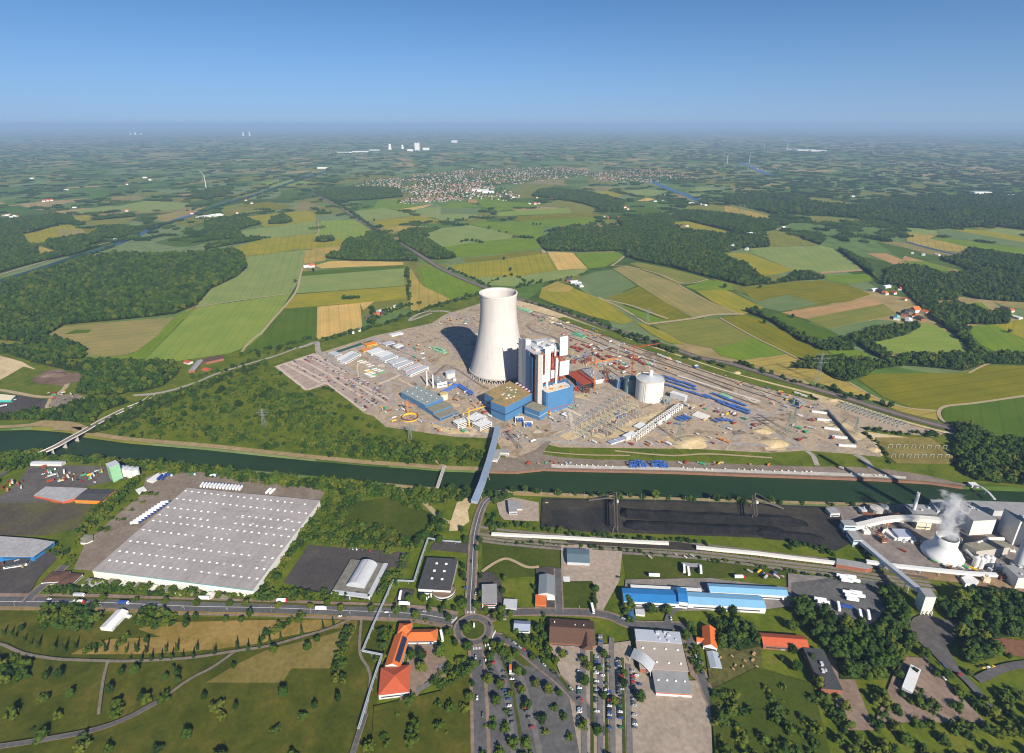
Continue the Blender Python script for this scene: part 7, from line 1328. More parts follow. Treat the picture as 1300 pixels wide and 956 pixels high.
def lattice_box(x, y, m_, label, h=7, w=10):
    c_ = G(x, y); t_ = thing('steel_module', label, 'steel module', c_); b_ = MB()
    for z in (.4, h * .5, h):
        for s in (-1, 1): b_.bar((c_.x - w / 2, c_.y + s * w * .35, z), (c_.x + w / 2, c_.y + s * w * .35, z), .8); b_.bar((c_.x + s * w / 2, c_.y - w * .35, z), (c_.x + s * w / 2, c_.y + w * .35, z), .8)
    for sx in (-1, 0, 1):
        for sy in (-1, 1): b_.bar((c_.x + sx * w / 2, c_.y + sy * w * .35, 0), (c_.x + sx * w / 2, c_.y + sy * w * .35, h), .8)
    for s in (-1, 1): b_.bar((c_.x - w / 2, c_.y + s * w * .35, .4), (c_.x, c_.y + s * w * .35, h), .6); b_.bar((c_.x + w / 2, c_.y + s * w * .35, .4), (c_.x, c_.y + s * w * .35, h), .6)
    b_.build('frame', m_, t_)
    for k in range(3): b_ = MB(); b_.box((c_.x + (k - 1) * w * .3, c_.y + R.uniform(-2, 2), .8), (w * .22, w * .4, h * R.uniform(.3, .7)), R.random()); b_.build('machine', m_ if k else MGREY, t_)
    return t_
PBA = math.atan2(G(880, 491.5).y - G(842, 478).y, G(880, 491.5).x - G(842, 478).x)
for s, k in (('843,480 880,492', 8), ('841,484 884,497', 6), ('840,489 900,508', 9), ('896,505 950,524', 9), ('905,502 945,517', 7), ('912,513 950,527', 6), ('905,536 928,536', 4), ('860,536 876,532', 3)):
    a, c_ = [G(*p) for p in px(s)]
    for i in range(k): p = a.lerp(c_, (i + R.uniform(.3, .7)) / k); place(STK, 'blue', (p.x, p.y + R.uniform(-3, 3), LAYER[0]), 'bundle of blue pipes in the stacks right of the big white tank' if p.x < 420 else 'bundle of blue pipes at the right end of the stacks', 'blue pipe bundles', PBA + R.uniform(-.06, .06), R.uniform(.7, 1.05))
for i, (x, y, m_, k) in enumerate(((728, 462, STEELR, 'red'), (735, 458, STEELG, 'grey'), (742, 462, RUST, 'rusty'), (727, 455, STEELG, 'grey'), (748, 459, STEELR, 'red'), (761, 466, STEELG, 'grey'), (770, 476, RUST, 'rusty'), (776, 482, STEELG, 'grey'), (768, 486, STEELR, 'red'), (731, 497, STEELR, 'red'), (744, 499, RUST, 'rusty'), (718, 516, STEELG, 'grey'), (708, 520, STEELR, 'red'), (846, 514, STEELG, 'grey'), (1010, 513, STEELG, 'grey'), (1016, 516, STEELG, 'grey'))): lattice_box(x, y, m_, k + ' open steel scaffold module ' + where(x, y), R.uniform(7, 16), R.uniform(8, 13))
for x, y in ((729, 443.5), (737, 445), (741, 440), (748, 442.5), (734, 447.5), (763, 447), (760, 454.5), (773, 455), (766, 458), (783, 464), (790, 470), (808, 459), (815, 463), (800, 455)): place(STK, 'redlong', (*G(x, y)[:2], LAYER[0]), 'red steel girder stack ' + where(x, y), 'red girder stacks', PBA + .02, R.uniform(.5, .8))
BLS = mat('crane_blue', (.035, .11, .36), .12, .3, .4)
for i, (x, y) in enumerate(((803, 594), (809, 592), (815, 593.5), (831, 593), (837, 592.5), (842, 594))): lattice_box(x, y, BLS, ('first', 'second', 'third', 'fourth', 'fifth', 'sixth')[i] + ' blue steel crane part from the left on the quay', 9, 11)
for i, (x, y) in enumerate(((660, 535.5), (671, 541.5))):
    lattice_box(x, y, BLS, ('left', 'right') [i] + ' blue pump frame inside white walls in front of the turbine hall', 6, 10); c_ = G(x, y)
    b_ = MB(); b_.box((c_.x - 8, c_.y - 1, 0), (1, 14, 7)); b_.box((c_.x, c_.y + 6.6, 0), (15, 1, 7)); tag(b_.build('screen_wall', WHITE), 'white corner wall round the %s blue pump frame' % ('left', 'right')[i], 'wall')
for i, (x, y) in enumerate(((921, 503), (735, 426), (666, 394), (558, 446), (556, 443))):
    t_ = bld('green_shed', 'pale green long shed ' + where(x, y), 'shed', '%f,%f %f,%f %f,%f %f,%f' % (x - 8, y - 2.6, x - 4, y - 4, x + 9, y + .6, x + 5, y + 2.6), 4, PGREEN, PGREEN if i != 1 else GREENP, door=False)
for i, (x, y) in enumerate(((837, 453), (843, 455.5), (849, 458), (1012, 502), (1020, 505), (861, 462))): place(CPROT, 'white', (*G(x, y)[:2], LAYER[0]), 'white container in the row ' + where(x, y), 'containers on the building site', PBA)
for k, s in enumerate(('704,592.5 780,594.5', '862,596.5 1035,602', '1078,604 1148,607.5')):
    a, c_ = [G(*p) for p in px(s)]; kk = (12, 22, 10)[k]
    for i in range(kk):
        if R.random() < .25: continue
        p = a.lerp(c_, (i + .5 + R.uniform(-.3, .3)) / kk); p.y += R.uniform(-1.5, 1.5); b_ = MB(); b_.box((p.x, p.y, LAYER[0]), (R.uniform(1.6, 3), 1.2, 1.3), R.uniform(-.3, .3), taper=.8); tag(b_.build('concrete_block', OFFW, origin=p), 'white concrete block in the %s line along the quay' % ('left', 'long middle', 'right')[k], 'barrier block', 'barrier blocks along the quay')
ZONES = [('725,436 800,448 850,470 822,480 760,472 725,456', 55), ('550,418 566,404 600,402 600,412 566,424', 22), ('662,388 720,408 790,432 780,440 700,420 664,400', 30), ('600,486 606,500 630,545 650,560 640,566 612,530', 12), ('812,520 850,512 900,530 880,545 840,560', 20), ('470,440 560,425 556,460 540,470 500,445', 42), ('545,420 570,404 596,404 612,398 612,412 590,410 560,414', 22), ('660,390 720,410 760,430 720,432 670,410', 26), ('720,432 800,448 860,470 840,476 780,470 730,460', 42), ('540,480 610,500 600,520 575,510', 16), ('580,505 612,512 620,530 600,520', 8), ('690,510 720,505 760,500 725,530 700,545', 34), ('710,560 800,520 812,522 740,564', 14), ('690,548 760,568 870,568 870,562 780,560', 16), ('860,510 960,530 1000,548 960,545 900,535', 30), ('880,550 960,540 970,560 900,566', 14), ('960,490 1010,505 1050,516 1020,525 980,515', 26), ('985,520 1030,530 1060,560 1010,565', 22),
         ('480,520 515,518 505,540 480,530', 16), ('530,538 560,535 620,552 560,550', 14), ('640,540 690,545 680,566 645,560', 14), ('850,590 880,588 1000,594 1100,597 1100,599 900,593', 14), ('660,590 750,590 700,592', 9), ('800,440 930,480 1000,504 960,500 860,470', 16)]
LEFTZ = [('-20,612 32,612 30,634 -20,634', 20), ('40,592 130,600 120,614 60,612', 22), ('60,606 90,604 96,612 66,616', 10), ('100,600 132,598 130,614 104,614', 8), ('0,504 44,508 40,522 0,524', 6), ('60,498 100,502 100,512 70,512', 12), ('130,500 165,502 160,512 134,512', 6), ('0,690 60,708 50,730 0,740', 6), ('810,706 880,706 880,712 815,712', 4), ('945,726 1000,732 1000,738 950,736', 14), ('912,830 960,830 962,862 912,862', 9), ('1090,646 1140,650 1120,690 1100,680', 16), ('1140,700 1170,712 1250,728 1200,722', 14)]
nm_ = {'red': 'red steel', 'rust': 'rusty steel', 'grey': 'grey steel', 'timber': 'timber', 'orange': 'orange steel', 'white': 'white panel', 'concrete': 'concrete slab', 'green': 'green formwork'}
for s, k in ZONES + LEFTZ:
    pp = px(s); xs = [p[0] for p in pp]; ys = [p[1] for p in pp]; c = 0
    while c < k:
        x, y = R.uniform(min(xs), max(xs)), R.uniform(min(ys), max(ys))
        if not inside(x, y, pp): continue
        c += 1; w = R.random(); p = G(x, y); p.z = LAYER[0]; rot = R.choice((PBA, PBA, PBA + 1.57, .7, 2.3)) + R.uniform(-.1, .1)
        if w < .56: q_ = R.choice(list(nm_) + ['red', 'rust', 'rust', 'grey', 'concrete', 'timber', 'timber']) if (s, k) not in LEFTZ[:1] else R.choice(('red', 'rust', 'rust', 'timber'))
        if w < .56:
            if s.startswith('912,'): q_ = 'timber'
            place(STK, q_, p, nm_[q_] + ' stack ' + where(x, y), 'material stacks in the yards' if (s, k) in LEFTZ else 'material stacks on the building site', rot, R.uniform(.4, .8))
        elif s.startswith('912,'): place(STK, 'timber', p, 'timber stack ' + where(x, y), 'material stacks in the yards', rot, .5)
        elif w < .80: q_ = R.choice(('white', 'white', 'blue', 'red', 'orange', 'grey', 'yellow')); place(CPROT, q_, p, q_ + ' container ' + where(x, y), 'containers in the yards' if (s, k) in LEFTZ else 'containers on the building site', rot, R.uniform(.5, .85))
        elif w < .92: q_ = R.choice(('white', 'yellow', 'orange', 'grey')); place(LOR, q_, p, ('silver tipper with yellow cab ' if q_ == 'yellow' else q_ + ' lorry ') + where(x, y), 'lorries in the yards' if (s, k) in LEFTZ else 'lorries on the building site', rot, .8)
        else: q_ = R.choice(COLS); place(CARP, q_, p, q_ + ' car standing ' + where(x, y), 'cars in the streets and yards' if (s, k) in LEFTZ else 'cars on the building site', rot)
    
# ------------------------------------------------------------------ single trees
def tree_proto(name, seed, m_, **kw):
    t_ = thing(name, 'x', 'tree', (0, 0, 0)); crown(seed, **kw).build('crown', m_, t_); trunk_mb(kw['h'] + kw.get('z0', 2) * .6, .25, 4, seed).build('trunk', BARK, t_); return t_
TREES = {'round green': [tree_proto('tree', s, LEAF, r=3.4, h=7, z0=2, lobes=9, leaves=420, leaf=.75) for s in (61, 62)], 'dark': [tree_proto('tree', s, LEAFD, r=2.6, h=7.5, z0=1, lobes=8, leaves=360, leaf=.7) for s in (63, 64)], 'bright green': [tree_proto('tree', s, LEAFY, r=3.2, h=6, z0=2, lobes=8, leaves=420, leaf=.75) for s in (65, 66)], 'slim dark': [tree_proto('conifer', s, LEAFD, r=1.9, h=9, z0=.8, lobes=7, leaves=320, leaf=.6, conical=True) for s in (67, 68)]}
TP = {k + str(i): t_ for k, v in TREES.items() for i, t_ in enumerate(v)}
def tree_row(kind, s, lab, group, a=.75, c=1.15):
    a *= 1.3; c *= 1.35
    for x, y in px(s):
        p = G(x, y); pr = kind if isinstance(kind, str) else R.choice(kind); place(TP, pr + str(R.randrange(2)), (p.x, p.y, 0), lab(pr, x, y) if callable(lab) else lab, group, R.uniform(0, 6), R.uniform(a, c))
tree_row('bright green', '131,764 173.5,765 210,767 251,769.5 292,770.5 313,770.5 354,773 394,774 416,769 433,776 472,777', 'small bright roadside tree in the row along the main road', 'roadside trees of the main road', .7, .9)
tree_row('slim dark', '5.5,807 14,808.6 20,811 32,815 40,820 49,822 69,826 83,828 97,824 123,829 136,827 148,828 161.5,829 174.5,828 187,829 212,828 226,827 251,826 166,840 180,842 193,841 205,840 219,839 232.6,837 246,837 274,832 302,826 316,828 330,824 343,819 357,814 384,807 411,799 424,794', lambda k, x, y: 'slim dark young tree on the ' + ('left' if x < 130 else 'middle' if x < 270 else 'right') + ' stretch of the curved park path', 'young trees along the park path', .6, .95)
tree_row(('dark', 'round green'), '76,860 60,862 155,857 172,856 220,852 226,858.5 211,863 28,801 187,816 237,787 249,787 237,796 287,790 307,790 318,783 403,815 391,826 297,848 348,829 380,787 226,868 140,880 90,885 60,890 180,890 260,888 300,900 360,885 400,900 430,890', lambda k, x, y: k + ' park tree ' + where(x, y), 'single trees of the park', .55, .95)
tree_row(('round green', 'bright green', 'dark'), '578,819.5 594,826 617,816 606,773 617,777 628,786 635.5,789 588.5,774 569.5,789 570,808 564,773 590,768 513.6,777 528,786 503.6,780 545,777 560,779 537,764 547,767 567,770 585,771 520,765 577,776', lambda k, x, y: k + ' street tree ' + where(x, y), 'street trees round the roundabout', .6, 1.0)
tree_row('round green', '592.6,804', 'broad green tree on the roundabout island', None, 1.1, 1.15)
tree_row(('round green', 'bright green', 'dark'), '628,823 636,827 640,835 647,840.6 621,849 622.5,839 658,857 664.7,858 675.6,838 655,834 693,832 689,842 679.6,817.5 602,849 595,855.5 620,868 635,874 648,884 662,880 680,872 696,880 600,872 596,890 630,895 670,900 710,884 741,841.5 746,851 766,835 792,858.5 714,835 760,852 792,872 766,888 742,870 780,895 812,890', lambda k, x, y: k + ' parking court tree ' + where(x, y), 'trees of the parking courts', .6, 1.0)
tree_row(('round green', 'bright green'), '535.5,838 523,837 535,853 559.7,834', lambda k, x, y: k + ' tree on the paved school court', 'trees of the school court', .7, 1.1)
tree_row(('round green', 'dark'), '638,754 641,738 678,749 754,760 755,768 756,752 800,772 803,766 797,768 826,779 833,778 841,779 847,780 876,800 880,806 870,812 902,787 916,782 930,780 1003,800 1010,797 1006,830 1030,842 1010,852 992,840 1060,838 1066,850 1140,862 1188,860 1200,862 1160,858 1172,835 1230,858 1280,836 660,812 684,804 690,812 668,818 655,806 637,780 648,783 690,784 610,735 610,760 588,735 588,722 606,700 610,690 592,690 586,676', lambda k, x, y: k + ' tree growing ' + where(x, y), 'trees among the buildings', .6, 1.1)
tree_row(('round green', 'dark'), '560,660 551,668 558,690 530,694 512,690 640,330 648,344 621,291 634,295 643,296 677,286 681,286 686,286 569,280 588,280 597,278 614,276 616,270 620,276 607,260 475,281 375,359 398,345 965,366 970,411 1063,475 1072,507 1092,509 1100,508 1130,518 1230,420 1281,423 1278,410 920,366 1006,404', lambda k, x, y: k + ' single tree in open ground ' + where(x, y), 'single field trees', 1.0, 1.5)

# ------------------------------------------------------------------ lamps, signs, sculpture
LAMPP = thing('street_lamp', 'x', 'street lamp', (0, 0, 0)); b = MB(); b.tube((0, 0, 0), (0, 0, 8), .14, .09, 6); b.build('pole', LGREY, LAMPP); b = MB(); b.bar((0, 0, 8), (1.6, 0, 8.3), .12); b.build('arm', LGREY, LAMPP); b = MB(); b.box((1.8, 0, 8.2), (.9, .4, .2)); b.build('lamp_head', WHITE, LAMPP); LP = {'l': LAMPP}
for s, l, g in (('665,627.5 687,629 705,630 723.6,631 742,632 760,632.5 778,633.5 796,634.5 814,635.5 832,636 851,636.5 870,637.5 900,639 930,640.5 960,641.5', 'thin white lamp post along the south canal path', 'lamp posts along the canal path'), ('20,772.5 75,772.5 130,773.5 185,774.5 235,776.5 290,778 345,779 395,781 445,783 495,787', 'thin street lamp on the park side of the main road', 'street lamps of the main road'), ('604,700 606,725 604,750 592,735 592,760', 'thin street lamp beside the street from roundabout to canal', 'street lamps of the canal street'), ('655,776 680,775.5 705,775 735,776 760,777', 'thin street lamp along the street east of the roundabout', 'street lamps of the east street')):
    for x, y in px(s): place(LP, 'l', (*G(x, y)[:2], 0), l, g, R.choice((1.5, -1.5)))
c = G(602, 799); t_ = thing('sculpture', 'tall slim white and green pillar on the roundabout island', 'sculpture', c); b = MB(); b.box((c.x, c.y, 0), (1.6, .9, 9), .1, taper=.8); b.build('pillar', WHITE, t_); b = MB(); b.box((c.x - .86, c.y, .2), (.16, .8, 8), .1); b.build('green_edge', PGREEN, t_); b = MB(); b.box((c.x, c.y, 0), (3, 2.4, .3)); b.build('plinth', CONCR, t_)
FLG = thing('flag', 'x', 'flag', (0, 0, 0)); b = MB(); b.tube((0, 0, 0), (0, 0, 7), .1, .07, 6); b.build('pole', LGREY, FLG); b = MB(); b.box((.65, 0, 2.4), (1.2, .08, 4.4)); b.build('banner', WHITE, FLG); FL = {'f': FLG}
for i, (x, y) in enumerate(((615.7, 824), (619, 823.6), (623, 822), (621, 828), (541.4, 764), (544, 763), (546.8, 761), (444, 763), (468.5, 764), (616, 843))): place(FL, 'f', (*G(x, y)[:2], 0), 'white banner flag ' + where(x, y), 'white banner flags', R.uniform(-.4, .4), 1.0)
b = MB(); b.box((*G(566, 758)[:2], 0), (.3, 3, 4)); 
# road bridge on the left: deck, parapets, piers
t_ = thing('road_bridge', 'pale concrete road bridge over the canal at the left', 'bridge', G(92, 560)); LN = [G(x, y, z) for (x, y), z in zip(px('196,499 183,509.5 160,519 140,528.5 122,538 104,548.5 88,557 73,565.5 58,572.5 45,578 30,586 16,594'), (.6, 1.5, 3.5, 5.5, 7, 7.6, 7.8, 7.5, 6, 4, 2, .6))]
LN = smooth_line(LN, 4)
def deck(off, w, th, dz, m_, nm):
    Lf, Rt = strip_poly(LN, 2 * (off + w / 2)); Li, Ri = strip_poly(LN, max(.01, 2 * (off - w / 2)))
    b_ = MB(); sides = ((Lf, Rt),) if off == 0 else ((Lf, Li), (Ri, Rt))
    for A_, C_ in sides:
        for i in range(len(LN) - 1):
            q8 = [A_[i], C_[i], C_[i + 1], A_[i + 1]]; vs = [p + Vector((0, 0, dz)) for p in q8] + [p + Vector((0, 0, dz - th)) for p in q8]; b_.add(vs, [(0, 1, 2, 3), (7, 6, 5, 4), (0, 4, 5, 1), (1, 5, 6, 2), (2, 6, 7, 3), (3, 7, 4, 0)])
    b_.build(nm, m_, t_)
deck(0, 9.5, 1.2, 0, GRAVEL, 'deck'); deck(5.0, .6, 1.6, 1.0, OFFW, 'parapet')
for i in (18, 22, 26, 30):
    p = LN[i]; b_ = MB(); b_.box((p.x, p.y, WZ - 1), (8, 1.6, p.z + 2.4), math.atan2(LN[i + 1].y - p.y, LN[i + 1].x - p.x) + 1.57); b_.build('pier', CONCR, t_)
vehicle(CARP, 'black', 118, 541, (5, -3), 'black car crossing the left road bridge', None, 7.25)

# ------------------------------------------------------------------ farms, town and far industry
def house_proto(roofm, wallm, L_=12, Wd=9, h=4.5, rg=3.5, name='house'):
    t_ = thing(name, 'x', 'house', (0, 0, 0)); a, b2 = L_ / 2, Wd / 2; b_ = MB(); b_.box((0, 0, 0), (L_, Wd, h)); b_.add([(s * a, -b2, h) for s in (-1, 1)] + [(s * a, b2, h) for s in (-1, 1)] + [(-a, 0, h + rg), (a, 0, h + rg)], [(0, 4, 2), (1, 3, 5)]); b_.build('wall', wallm, t_)
    b_ = MB(); o_ = .4
    b_.add([(-a - o_, -b2 - o_, h - .2), (a + o_, -b2 - o_, h - .2), (a + o_, b2 + o_, h - .2), (-a - o_, b2 + o_, h - .2), (-a - o_, 0, h + rg + .2), (a + o_, 0, h + rg + .2)], [(0, 1, 5, 4), (2, 3, 4, 5), (0, 4, 3), (1, 2, 5), (3, 2, 1, 0)]); b_.build('roof', roofm, t_); return t_
HP = {'orange': house_proto(CLAYO, OFFW), 'red': house_proto(CLAYR, WHITE), 'white': house_proto(WHITE, WHITE, 18, 10, 4, 1.5, 'farm_shed'), 'dark': house_proto(DGREY, BRICK, 14, 10), 'grey': house_proto(LGREY, OFFW, 18, 11, 4.5, 2, 'farm_shed'), 'teal': house_proto(mat('teal_roof', (.15, .38, .38), .1), WHITE, 16, 9, 4, 2, 'farm_shed'), 'yellow': house_proto(STEELY, WHITE, 14, 9, 4, 2, 'farm_shed')}
FARM = [(1161, 396, 'orange', 2), (1174, 398, 'orange', 1.4), (1161, 403, 'orange', 1.4), (1148, 400, 'dark', 1.8), (1153, 408, 'white', 1.6), (1138, 405, 'teal', 1.6), (1168, 406, 'dark', 1.3), (1125, 365, 'white', 1.5), (1109, 369, 'white', 1.4), (1124, 374, 'orange', 1.2), (1134, 373, 'red', 1.3), (1118, 371, 'dark', 1.5), (1142, 368, 'red', 1.2), (1148, 381, 'orange', 1), (1214.5, 413, 'orange', 1.3), (1275, 394, 'dark', 1.4), (1283, 396, 'red', 1.2), (1290, 404, 'white', 1.3), (1237, 341, 'white', 1.5), (1252, 343, 'red', 1.2), (1258, 342, 'white', 1.2), (1172, 324, 'white', 1.2), (1158, 322, 'white', 1), (1197, 327, 'dark', 1.2), (1220, 332, 'teal', 1.4), (1190, 324, 'white', 1), (1230, 345, 'dark', 1.2),
        (672, 259, 'white', 1.4), (679, 259.5, 'red', 1.6), (684, 259, 'red', 1.4), (681.5, 251.5, 'red', 1.2), (700, 253, 'red', 1.3), (652, 251, 'white', 1.3), (658.5, 249, 'white', 1.3), (631, 249, 'white', 1.2), (708, 290, 'dark', 1.3), (712, 289.5, 'red', 1.2), (703, 291.5, 'dark', 1.2), (793, 264, 'red', 1.6), (797, 266, 'orange', 1.2), (765, 276, 'white', 1.4), (772, 277, 'red', 1.2), (786, 277, 'orange', 1.2), (854, 265.4, 'white', 1.3), (877, 259, 'white', 1.8), (882.5, 259.5, 'white', 1.8), (888.5, 260, 'white', 1.8), (894.6, 261, 'white', 1.8), (865, 287, 'dark', 1.5), (872, 287.7, 'white', 1.3), (929, 314.6, 'grey', 2.2), (844.6, 247.7, 'white', 1.2), (818.5, 257, 'dark', 1.3), (831.5, 256, 'white', 1.2), (842, 255, 'white', 1.2),
        (987.7, 247, 'red', 1.8), (1082, 250, 'white', 1.6), (951.5, 297, 'white', 1.5), (961.5, 297.7, 'white', 1.6), (948, 317, 'grey', 1.3), (994, 289, 'white', 1.2), (244, 271.5, 'red', 1.4), (320, 258.5, 'red', 1.7), (301.5, 271, 'red', 1.5), (267, 290, 'red', 1.2), (274.6, 290, 'red', 1.4), (312, 255, 'orange', 1.2), (56, 256, 'red', 1.6), (61, 255.5, 'red', 1.6), (66, 255, 'red', 1.6), (161.5, 268.5, 'red', 1.6), (95, 264, 'white', 1.3), (161.5, 234.6, 'red', 1.6), (41, 227, 'white', 1.8), (84, 241.5, 'white', 1.6), (9, 274, 'white', 1.4), (15, 276, 'white', 1.2), (20, 275, 'white', 1.4), (3, 322, 'white', 1.4), (8.5, 321, 'red', 1.2), (148, 304.6, 'white', 1.3), (191, 229, 'white', 2.4), (184, 226, 'white', 2),
        (396, 339, 'red', 1.6), (390, 339, 'white', 1.4), (478, 401.7, 'red', 1.4), (492.5, 394, 'yellow', 1.3), (483, 396, 'grey', 1.2), (502, 391, 'white', 1.2), (507, 390, 'white', 1), (468, 405, 'dark', 1.3), (486, 399, 'dark', 1.2), (728.5, 359, 'white', 1.4), (734, 361, 'white', 1.3), (722, 357, 'dark', 1.3), (737, 363.6, 'grey', 1.2), (445, 424, 'grey', 1), (458, 420, 'grey', 1)] + [(251 + 3.3 * k, 276.5 - .45 * k + (k % 2) * 1.2, 'white', 1.5) for k in range(10)]
for x, y, k, s in FARM:
    side = 'far left' if x < 330 else 'left of centre' if x < 600 else 'behind the site' if x < 820 else 'right of centre' if x < 1000 else 'far right'
    place(HP, k, (*G(x, y)[:2], 0), '%s roofed farm building in the %s farmland %s' % (k, side, 'beyond the woods' if y < 272 else 'among the fields'), 'farm buildings of the plain', R.choice((.2, .4, 1.8, 1.0)), s)
TOWN = [('500,258 545,241 600,233 640,240 662,250 650,256 605,253 560,257 520,259', .55), ('430,242 470,229 530,223 600,214 690,212 740,216 760,222 700,228 640,236 560,242 500,250', .27), ('740,222 800,214 860,218 880,226 820,232 760,230', .32), ('1180,252 1240,249 1300,254 1300,262 1220,262', .2), ('880,212 960,210 1000,218 940,222', .06), ('1060,205 1300,206 1300,222 1120,224', .05), ('0,272 24,272 22,277 0,278', .3), ('990,176 1300,184 1300,200 1180,198 1050,190', .035), ('860,172 980,172 960,186 880,184', .03), ('300,186 470,192 470,206 380,200', .03), ('1090,222 1200,226 1190,234 1110,232', .07), ('1000,226 1060,224 1050,232', .06)]
def house_mesh(rm, wm):
    b_ = MB(); b_.box((0, 0, 0), (12, 9, 5), 0, 1); b_.add([(-6.4, -4.9, 5), (6.4, -4.9, 5), (6.4, 4.9, 5), (-6.4, 4.9, 5), (-6.4, 0, 8.6), (6.4, 0, 8.6)], [(0, 1, 5, 4), (2, 3, 4, 5), (0, 4, 3), (1, 2, 5)], 0); me = bpy.data.meshes.new('town_house'); me.from_pydata(b_.v, [], b_.f); me.materials.append(rm); me.materials.append(wm); me.polygons.foreach_set('material_index', b_.m); return me
TWALL = mat('town_render', (.36, .33, .29), .2, .02)
TRED = mat('weathered_red_tiles', (.25, .085, .055), .25, .03); TORA = mat('weathered_orange_tiles', (.30, .13, .075), .25, .03)
HM = {'red': house_mesh(TRED, TWALL), 'orange': house_mesh(TORA, TWALL), 'dark': house_mesh(DGREY, TWALL), 'brown': house_mesh(BROWNT, TWALL), 'white': house_mesh(LGREY, OFFW)}
spots = []; q = random.Random(3)
for ti, (s, dn) in enumerate(TOWN):
    pts = [(p.x, p.y) for p in (G(*v) for v in px(s))]; x0_, x1_ = min(p[0] for p in pts), max(p[0] for p in pts); y0_, y1_ = min(p[1] for p in pts), max(p[1] for p in pts); y = y0_
    while y < y1_:
        x = x0_
        while x < x1_:
            X, Y = x + q.uniform(-9, 9), y + q.uniform(-9, 9)
            if q.random() < dn * (.6 + .9 * noise.noise(Vector((X * .004, Y * .004, 0)))) and inside(X, Y, pts): spots.append((X, Y, ti))
            x += 26
        y += 26
spots.sort(key=lambda p: p[1])
for i, (X, Y, ti) in enumerate(spots[:290]):
    k = q.choice(('red', 'red', 'orange', 'dark', 'brown', 'white')); o = bpy.data.objects.new('town_house', HM[k]); COL.objects.link(o); o.location = (X, Y, 0); o.rotation_euler = (0, 0, q.choice((.3, .35, 1.9)))
    tag(o, 'small %s roofed house near the front of the distant %s' % (k, 'town' if ti < 3 else 'left village' if ti == 6 else 'right settlement'), 'house', 'houses of the distant towns')
hb = MB()
for X, Y, ti in spots[290:6000]:
    a = q.choice((.3, .4, 1.9)); s = q.uniform(.8, 1.6); mi = q.choice((0, 0, 1, 2, 3, 4)); hb.box((X, Y, 0), (12 * s, 9 * s, 5.5), a, 4, 4); ca, sa = math.cos(a), math.sin(a)
    v = [(X + x * ca * s - y * sa * s, Y + x * sa * s + y * ca * s, z) for x, y, z in ((-6.4, -4.9, 5.5), (6.4, -4.9, 5.5), (6.4, 4.9, 5.5), (-6.4, 4.9, 5.5), (-6.4, 0, 9), (6.4, 0, 9))]; hb.add(v, [(0, 1, 5, 4), (2, 3, 4, 5), (0, 4, 3), (1, 2, 5)], mi)
o = hb.build('distant_town', [TRED, TORA, DGREY, BROWNT, TWALL], origin=Vector((0, 0, 0))); o['kind'] = 'stuff'; o['label'] = 'mass of small houses making up the distant towns'
pts = []
for s, dn in TOWN[:3]: pts += [(p[0], p[1], 0, p[3] * .8, p[4] * .8) for p in fill(px(s), 48, .8, 1.5, thin=.9)]
scatter('town_trees', 'dark garden trees between the houses of the distant town', pts, T_WOOD)
def far_block(label, cat, x, y, w, d, h, m_, name='far_hall'):
    c_ = G(x, y); t_ = thing(name, label, cat, c_); b_ = MB(); b_.box((c_.x, c_.y, 0), (w, d, h)); b_.build('wall', m_, t_); b_ = MB(); b_.box((c_.x, c_.y, h + .05), (w * 1.01, d * 1.01, max(1, h * .03))); b_.build('roof', LGREY, t_)
for l, x, y, w, d, h in (('tall white boiler house of the far power station', 530, 191, 95, 90, 140), ('low white hall at the left of the far power station', 521, 192, 110, 80, 40), ('low white hall at the right of the far power station', 541, 190.5, 130, 80, 45), ('grey white block beside the far power station', 577, 181, 160, 90, 60)): far_block(l, 'power plant', x, y, w, d, h, WHITE, 'far_power_plant')
for l, x, y, w in (('first long white hall in the far industry left of the station', 438, 194, 260), ('second long white hall in the far industry left of the station', 458, 193, 300), ('third white hall in the far industry left of the station', 476, 191, 200), ('leftmost big white hall of the far right depot', 1006, 190, 300), ('middle big white hall of the far right depot', 1022, 191, 360), ('right big white hall of the far right depot', 1038, 192, 300), ('lone white hall on the far plain', 410, 214, 120), ('white works in the town centre', 610, 243, 130), ('second white works in the town centre', 620, 245, 90)): far_block(l, 'hall', x, y, w, w * .35, 16, WHITE)
far_block('big white logistics hall at the right edge beyond the forest', 'hall', 1244, 246.5, 130, 60, 18, WHITE); far_block('long white logistics hall touching the right edge', 'hall', 1290, 250, 220, 55, 15, WHITE)
for l, x, y, r, h in (('far cooling tower with steam right of the pale halls', 495, 190, 40, 110), ('left far cooling tower on the hazy horizon', 309, 172.5, 55, 150), ('right far cooling tower on the hazy horizon', 317, 172.5, 45, 170), ('first far tower at the left of the horizon', 166, 171, 55, 90), ('second far tower at the left of the horizon', 172, 171, 60, 110), ('third far tower at the left of the horizon', 179, 171, 50, 80), ('far squat grey cooling tower beside the white one', 511, 189, 35, 80)):
    c_ = G(x, y); t_ = thing('far_cooling_tower', l, 'cooling tower', c_); b_ = MB(); b_.lathe(c_, [(r, 0), (r * .8, h * .3), (r * .62, h * .75), (r * .68, h), (r * .6, h), (r * .55, h * .75)], 20); b_.build('shell', WHITE, t_, smooth=True); b_ = MB(); b_.lathe(c_, [(r * 1.05, 0), (r * 1.05, 5), (r, 5)], 20); b_.build('basin', CONCR, t_)
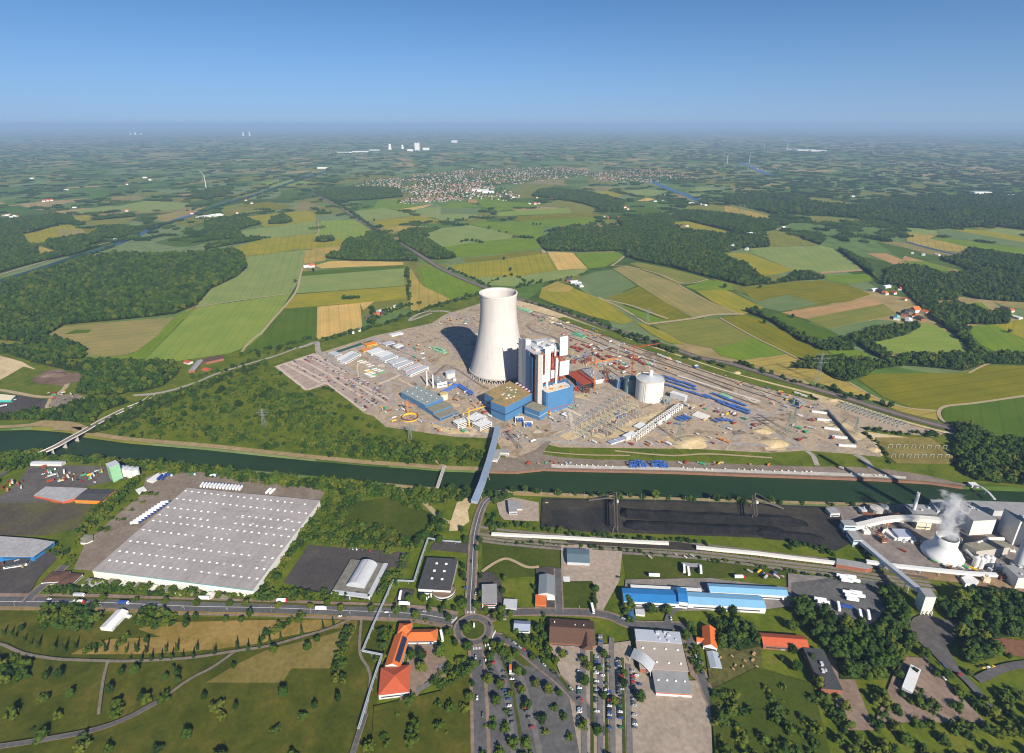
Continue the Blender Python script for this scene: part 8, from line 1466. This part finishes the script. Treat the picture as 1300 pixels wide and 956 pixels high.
for l, x, y, h in (('white wind turbine in the fields left of the canal', 262, 240, 110), ('left wind turbine on the far right plain', 970, 190, 130), ('right wind turbine on the far right plain', 999, 191, 130), ('wind turbine near the far canal bend', 951, 207, 120), ('second wind turbine near the far canal bend', 923, 208, 120)):
    c_ = G(x, y); t_ = thing('wind_turbine', l, 'wind turbine', c_); b_ = MB(); b_.tube(c_, c_ + Vector((0, 0, h)), 3, 1.6, 10); b_.build('tower', WHITE, t_); hub = c_ + Vector((0, -4, h)); b_ = MB(); b_.box((hub.x, hub.y + 2, h - 1.5), (3, 8, 3)); b_.build('nacelle', WHITE, t_); a0 = R.uniform(0, 2)
    for k in range(3): a = a0 + k * 2.094; b_ = MB(); b_.bar(hub, hub + Vector((math.sin(a) * h * .42, 0, math.cos(a) * h * .42)), 2.2, .8); b_.build('blade', WHITE, t_)

# prototypes that were never placed leave the scene
for dct in (CPROT, FARC, CARP, LOR, STK, TP, LP, FL, HP):
    for k, o in dct.items():
        if id(o) not in USED:
            for ch in list(o.children): bpy.data.objects.remove(ch)
            bpy.data.objects.remove(o)
# things of one kind with the same words: tell small families apart by their place in the picture
fam = {}
for o in COL.objects:
    if o.parent is None and 'label' in o and 'category' in o: fam.setdefault((o['label'], o.get('group')), []).append(o)
NTH = ('', 'second', 'third', 'fourth', 'fifth', 'sixth', 'seventh')
for (l, g), v in fam.items():
    if 1 < len(v) <= 8:
        v.sort(key=lambda o: P(o.matrix_basis.translation)[0])
        for i, o in enumerate(v):
            o['label'] = ('leftmost ' if i == 0 else 'rightmost ' if i == len(v) - 1 else NTH[i] + ' from left ') + l
    elif len(v) > 8 and not g:
        for o in v: o['group'] = l

# ------------------------------------------------------------------ the air
hz = MB(); hz.box((0, 60000, -9), (330000, 140000, 519 + 20))
hm = bpy.data.materials.new('haze'); hm.use_nodes = True; n_ = hm.node_tree.nodes; n_.clear()
ho = n_.new('ShaderNodeOutputMaterial'); pv = n_.new('ShaderNodeVolumePrincipled')
pv.inputs['Color'].default_value = (0.35, 0.50, 0.76, 1); pv.inputs['Density'].default_value = 0.000050; pv.inputs['Anisotropy'].default_value = 0.0
hm.node_tree.links.new(pv.outputs[0], ho.inputs['Volume'])
h_o = hz.build('haze', hm); h_o['kind'] = 'stuff'; h_o['label'] = 'thin blue summer haze over the plain'
